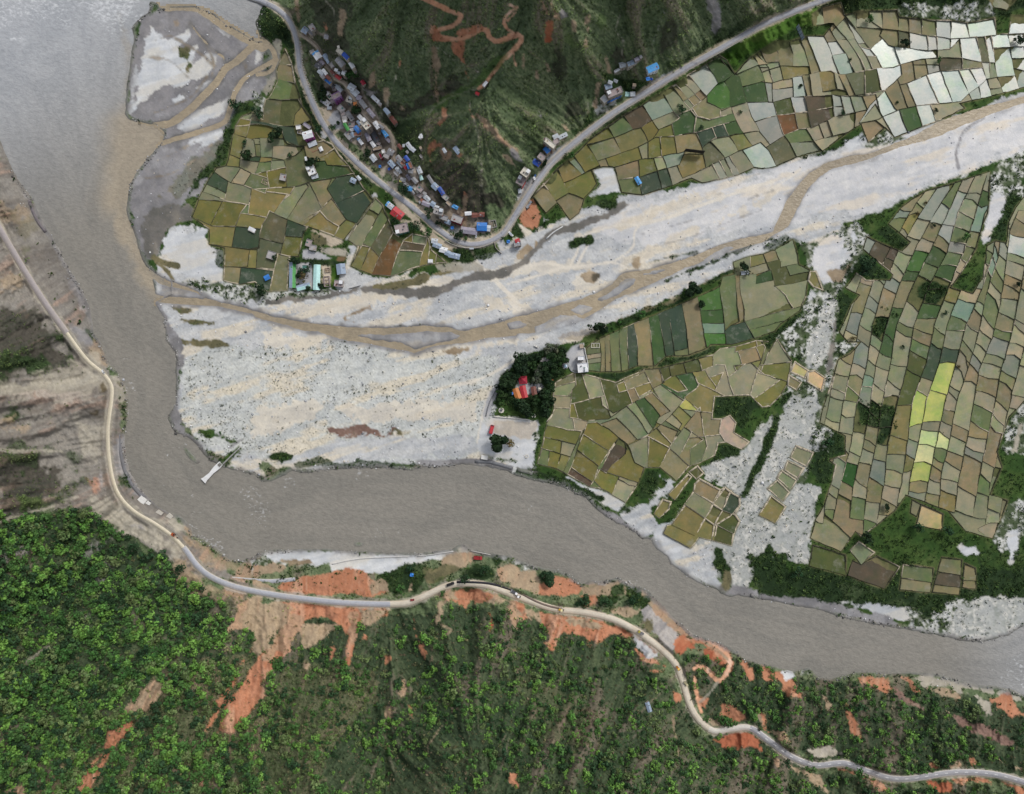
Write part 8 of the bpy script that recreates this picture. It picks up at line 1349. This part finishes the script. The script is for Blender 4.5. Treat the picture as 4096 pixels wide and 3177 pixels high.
# --- single trees one can point at
LAB = "%s"
for row in """B1 170 1125 50 grove|large dark round tree alone in the rice terraces
B1 288 1290 24 dark|small dark tree on a bund below the large round tree
B1 470 1335 42 grove|dark tree between the tiny white hut and the white terrace house
A1 2050 1290 45 grove|dark tree at the lower end of the yellow strip fields
A1 2035 1185 26 dark|slim dark tree on the yellow strip fields
A1 1960 870 45 dark|dark bush tree at the head of the sandy bank
A1 2140 930 40 dark|dark tree above the yellow strip fields near the bank
C1 1435 905 36 dark|green tree at the corner between pale and green paddies
C1 1590 1060 24 dark|small dark tree on the bund right of the green paddies
C1 1922 930 16 dark|tiny tree in the tan dry field
C1 290 1365 28 grove|round dark tree beside the road by the deep blue roof
C1 510 1290 28 mid|green bush tree below the parapet wall
C2 1535 775 58 grove|big dark tree on the riverbed edge above the green paddies
C2 1595 888 30 grove|smaller dark tree inside the green paddy
C2 722 1090 48 grove|large dark tree at the lower left of the riverside hedge
C2 785 1102 34 grove|dark tree touching the right of the larger hedge tree
C2 1095 968 38 mid|bright bushy tree in the middle of the riverside hedge
C2 915 1030 22 mid|small green tree on the riverside hedge
C2 1963 580 40 grove|dark tree over the small pale hut at the field edge
B2 328 530 34 grove|dark tree at the upper left corner of the school
B2 468 545 20 grove|small dark tree above the school's mint roof
B2 380 615 32 dark|left upper tree of the school courtyard
B2 432 605 28 dark|right upper tree of the school courtyard
B2 400 665 34 brown|brownish tree in the middle of the school courtyard
B2 362 650 24 grove|small dark tree at the left of the school courtyard
B2 345 722 16 dark|little tree beside the lower end of the green school roof
B2 443 748 20 grove|tree in front of the short mint school roof
B2 540 732 24 grove|dark tree at the lower right corner of the long mint roof
B2 1690 310 32 grove|large dark tree inside the hairpin bend
B2 1755 340 16 mid|small tree on the sandy ground inside the hairpin bend
B2 1522 210 20 grove|round tree on the dirt yard above the road
B2 1320 240 44 dark|dark tree cluster beside the teal fronted house
B2 1440 290 36 mid|green tree at the field edge near the road fork
B2 1445 125 36 dark|dark tree on the green island of the upper yard
B2 1150 190 34 dark|dark tree under the large red hall roof
B2 2060 342 14 dark|small tree at the mouth of the side lane
B2 40 770 40 grove|dark tree at the river edge left of the school
B2 160 505 22 dark|dark tree beside the lone grey house
B1 570 775 42 grove|dark tree left of the lilac apartment block
B1 800 622 44 mid|bright dense tree above the crimson hillside hut
B1 692 1022 16 grove|slim dark cypress on the grey yard
B1 842 912 40 grove|dark tree below the small orange roof
B1 652 1055 30 dark|rounded shrub tree on the island between road and yard
B1 932 1270 28 grove|dark tree beside the ribbed pale shed
B1 1168 1512 18 olive|round olive tree on the dirt lot
B1 1240 1570 44 dark|dark tree beside the sky-blue lower roof
B1 520 1080 30 dark|tree behind the magenta fronted house
C3 300 1510 56 dark|single dark tree on the red bank above the river
vj 650 830 215 grove|very large dark spreading tree at the lower edge of the bare yard
vj 905 840 120 brown|olive tree merging with the very large dark tree
D1 682 940 22 dark|spiky tree on the dark plot of the upper fields
D3 1050 938 26 grove|dark tree at the edge of the tan paddies
D3 888 1190 44 grove|dark tree at the lower end of the field path
D1 1195 340 30 grove|tall dark tree on the bund of the grey paddies
D1 1215 368 18 grove|small dark tree just below the tall one
D1 738 500 14 dark|tiny tree inside the pale blue-green paddy
D1 328 712 14 grove|tiny dark tree in the upper grey paddies
D1 905 155 30 mid|bright green tree at the head of the grassy ditch
D1 2145 330 34 grove|dark tree at the right edge of the white paddies
D1 1480 498 24 mid|green tree at the fork of the field path
D1 1130 850 12 grove|tiny dark tree among the tan paddies
D1 1455 915 14 grove|small tree in the brown fallow field
D2 1430 232 14 grove|tiny dark tree at the corner of the grey paddies
D2 1300 132 16 brown|small brownish tree on the tan paddy bund
D2 1370 42 14 brown|small brownish tree at the top of the tan paddies
D2 1700 328 34 mid|green tree in the strip between the two gullies
D2 2140 722 18 grove|tiny dark tree at the right edge of the pale paddies
D2 1532 962 20 dark|small tree on the blue-green paddies
D2 1182 1240 13 grove|tiny dark tree in the tan paddy below the green patch
D2 1642 1408 16 brown|small brown tree at a bund corner
D2 760 1168 20 brown|brown bush tree on the tan paddies by the gully
D2 900 540 60 dark|large dark tree mass beside the brown paddies
D2 860 620 44 dark|dark tree below the larger tree mass
D3 1300 1100 40 dark|dark tree left of the tan pool field
D3 1560 1130 44 dark|dark tree right of the tan pool field
D3 300 1480 40 dark|dark tree at the river terrace edge
D3 560 390 44 dark|dark tree at the top of the weedy plot
vt 430 850 140 grove|dark grove tree above left of the crimson temple hall
vt 620 520 120 grove|dark grove tree at the upper left corner
vt 760 450 110 grove|dark grove tree second along the upper edge from the left
vt 960 400 100 grove|dark grove tree at the top of the upper edge
vt 700 650 120 grove|dark grove tree above the crimson temple hall
vt 890 590 100 grove2|greener grove tree left of the narrow grey roof
vt 1010 720 100 grey|greyish grove tree right of the crimson temple hall
vt 1110 610 110 grove|dark grove tree below the narrow grey roof
vt 1350 450 120 grove2|bright crowned grove tree right of the narrow grey roof
vt 1480 430 100 grove2|green grove tree touching the courtyard
vt 1260 570 110 grove|dark grove tree in the middle of the right half
vt 1340 690 110 grove2|green grove tree left of the stupa
vt 1210 810 100 grove|dark grove tree above the pagoda on the right
vt 1490 285 75 grove|dark tree at the top corner of the courtyard
vt 1200 230 95 grey|grey leafless-looking tree above the grove
vt 1340 240 70 grey|smaller grey tree right of the leafless-looking one
vt 330 1150 95 grove2|green grove tree left of the orange roof
vt 300 1010 80 grove|dark grove tree by the flood wall
vt 440 1090 60 grove|dark tree touching the tiny blue lean-to
vt 700 1360 120 grove|dark grove tree below the red gabled roof
vt 830 1450 100 grove|dark grove tree at the lower edge
vt 955 1250 85 grove2|bright green round grove tree below the rust-brown roof
vt 1140 1120 110 grove|dark grove tree right of the pagoda
vt 1210 1300 110 grove|dark grove tree at the lower right edge
vt 1150 1430 100 grove|dark grove tree at the lower right corner
vt 1240 1000 80 grove2|green grove tree next to the tan paddies
vt 590 1290 70 dark|small tree below the orange roof
vt 530 770 90 grove|dark grove tree left of the crimson hall
vt 950 860 80 grey|pale grey-green tree above the temple court
vt 320 1300 60 mid|bright shrub tree above the octagonal planter
B3 1560 1650 24 mid|bright green bush at the road edge on the red slope
B3 1740 1530 40 dark|dark tree left of the roadside scrub on the south bank
B3 1900 1470 44 dark|dark tree below the red truck
B3 1290 1440 40 dark|dark tree on the south bank beside the blue shelter
B3 1210 1610 40 mid|green tree above the south bank road
B4 1215 395 42 lime|lime-green tree at the mouth of the dark gully
C4 610 60 50 dark|dark tree on the red bank above the roller
C4 780 70 50 dark|dark tree on the bank right of the roller
C4 1020 50 50 dark|dark tree at the tip of the red bank""".split('\n'):
    a, lab = row.split('|'); t, x, y, r, k = a.split(); uv = P(t, x + ',' + y)[0]; tree(uv[0], uv[1], float(r) * SC(t) * 1.08, k, lab, {'vt': "trees of the temple grove"}.get(t, "single trees in the valley"))
scene.cycles.max_bounces = 5; scene.cycles.diffuse_bounces = 2; scene.cycles.glossy_bounces = 2; scene.cycles.transmission_bounces = 2
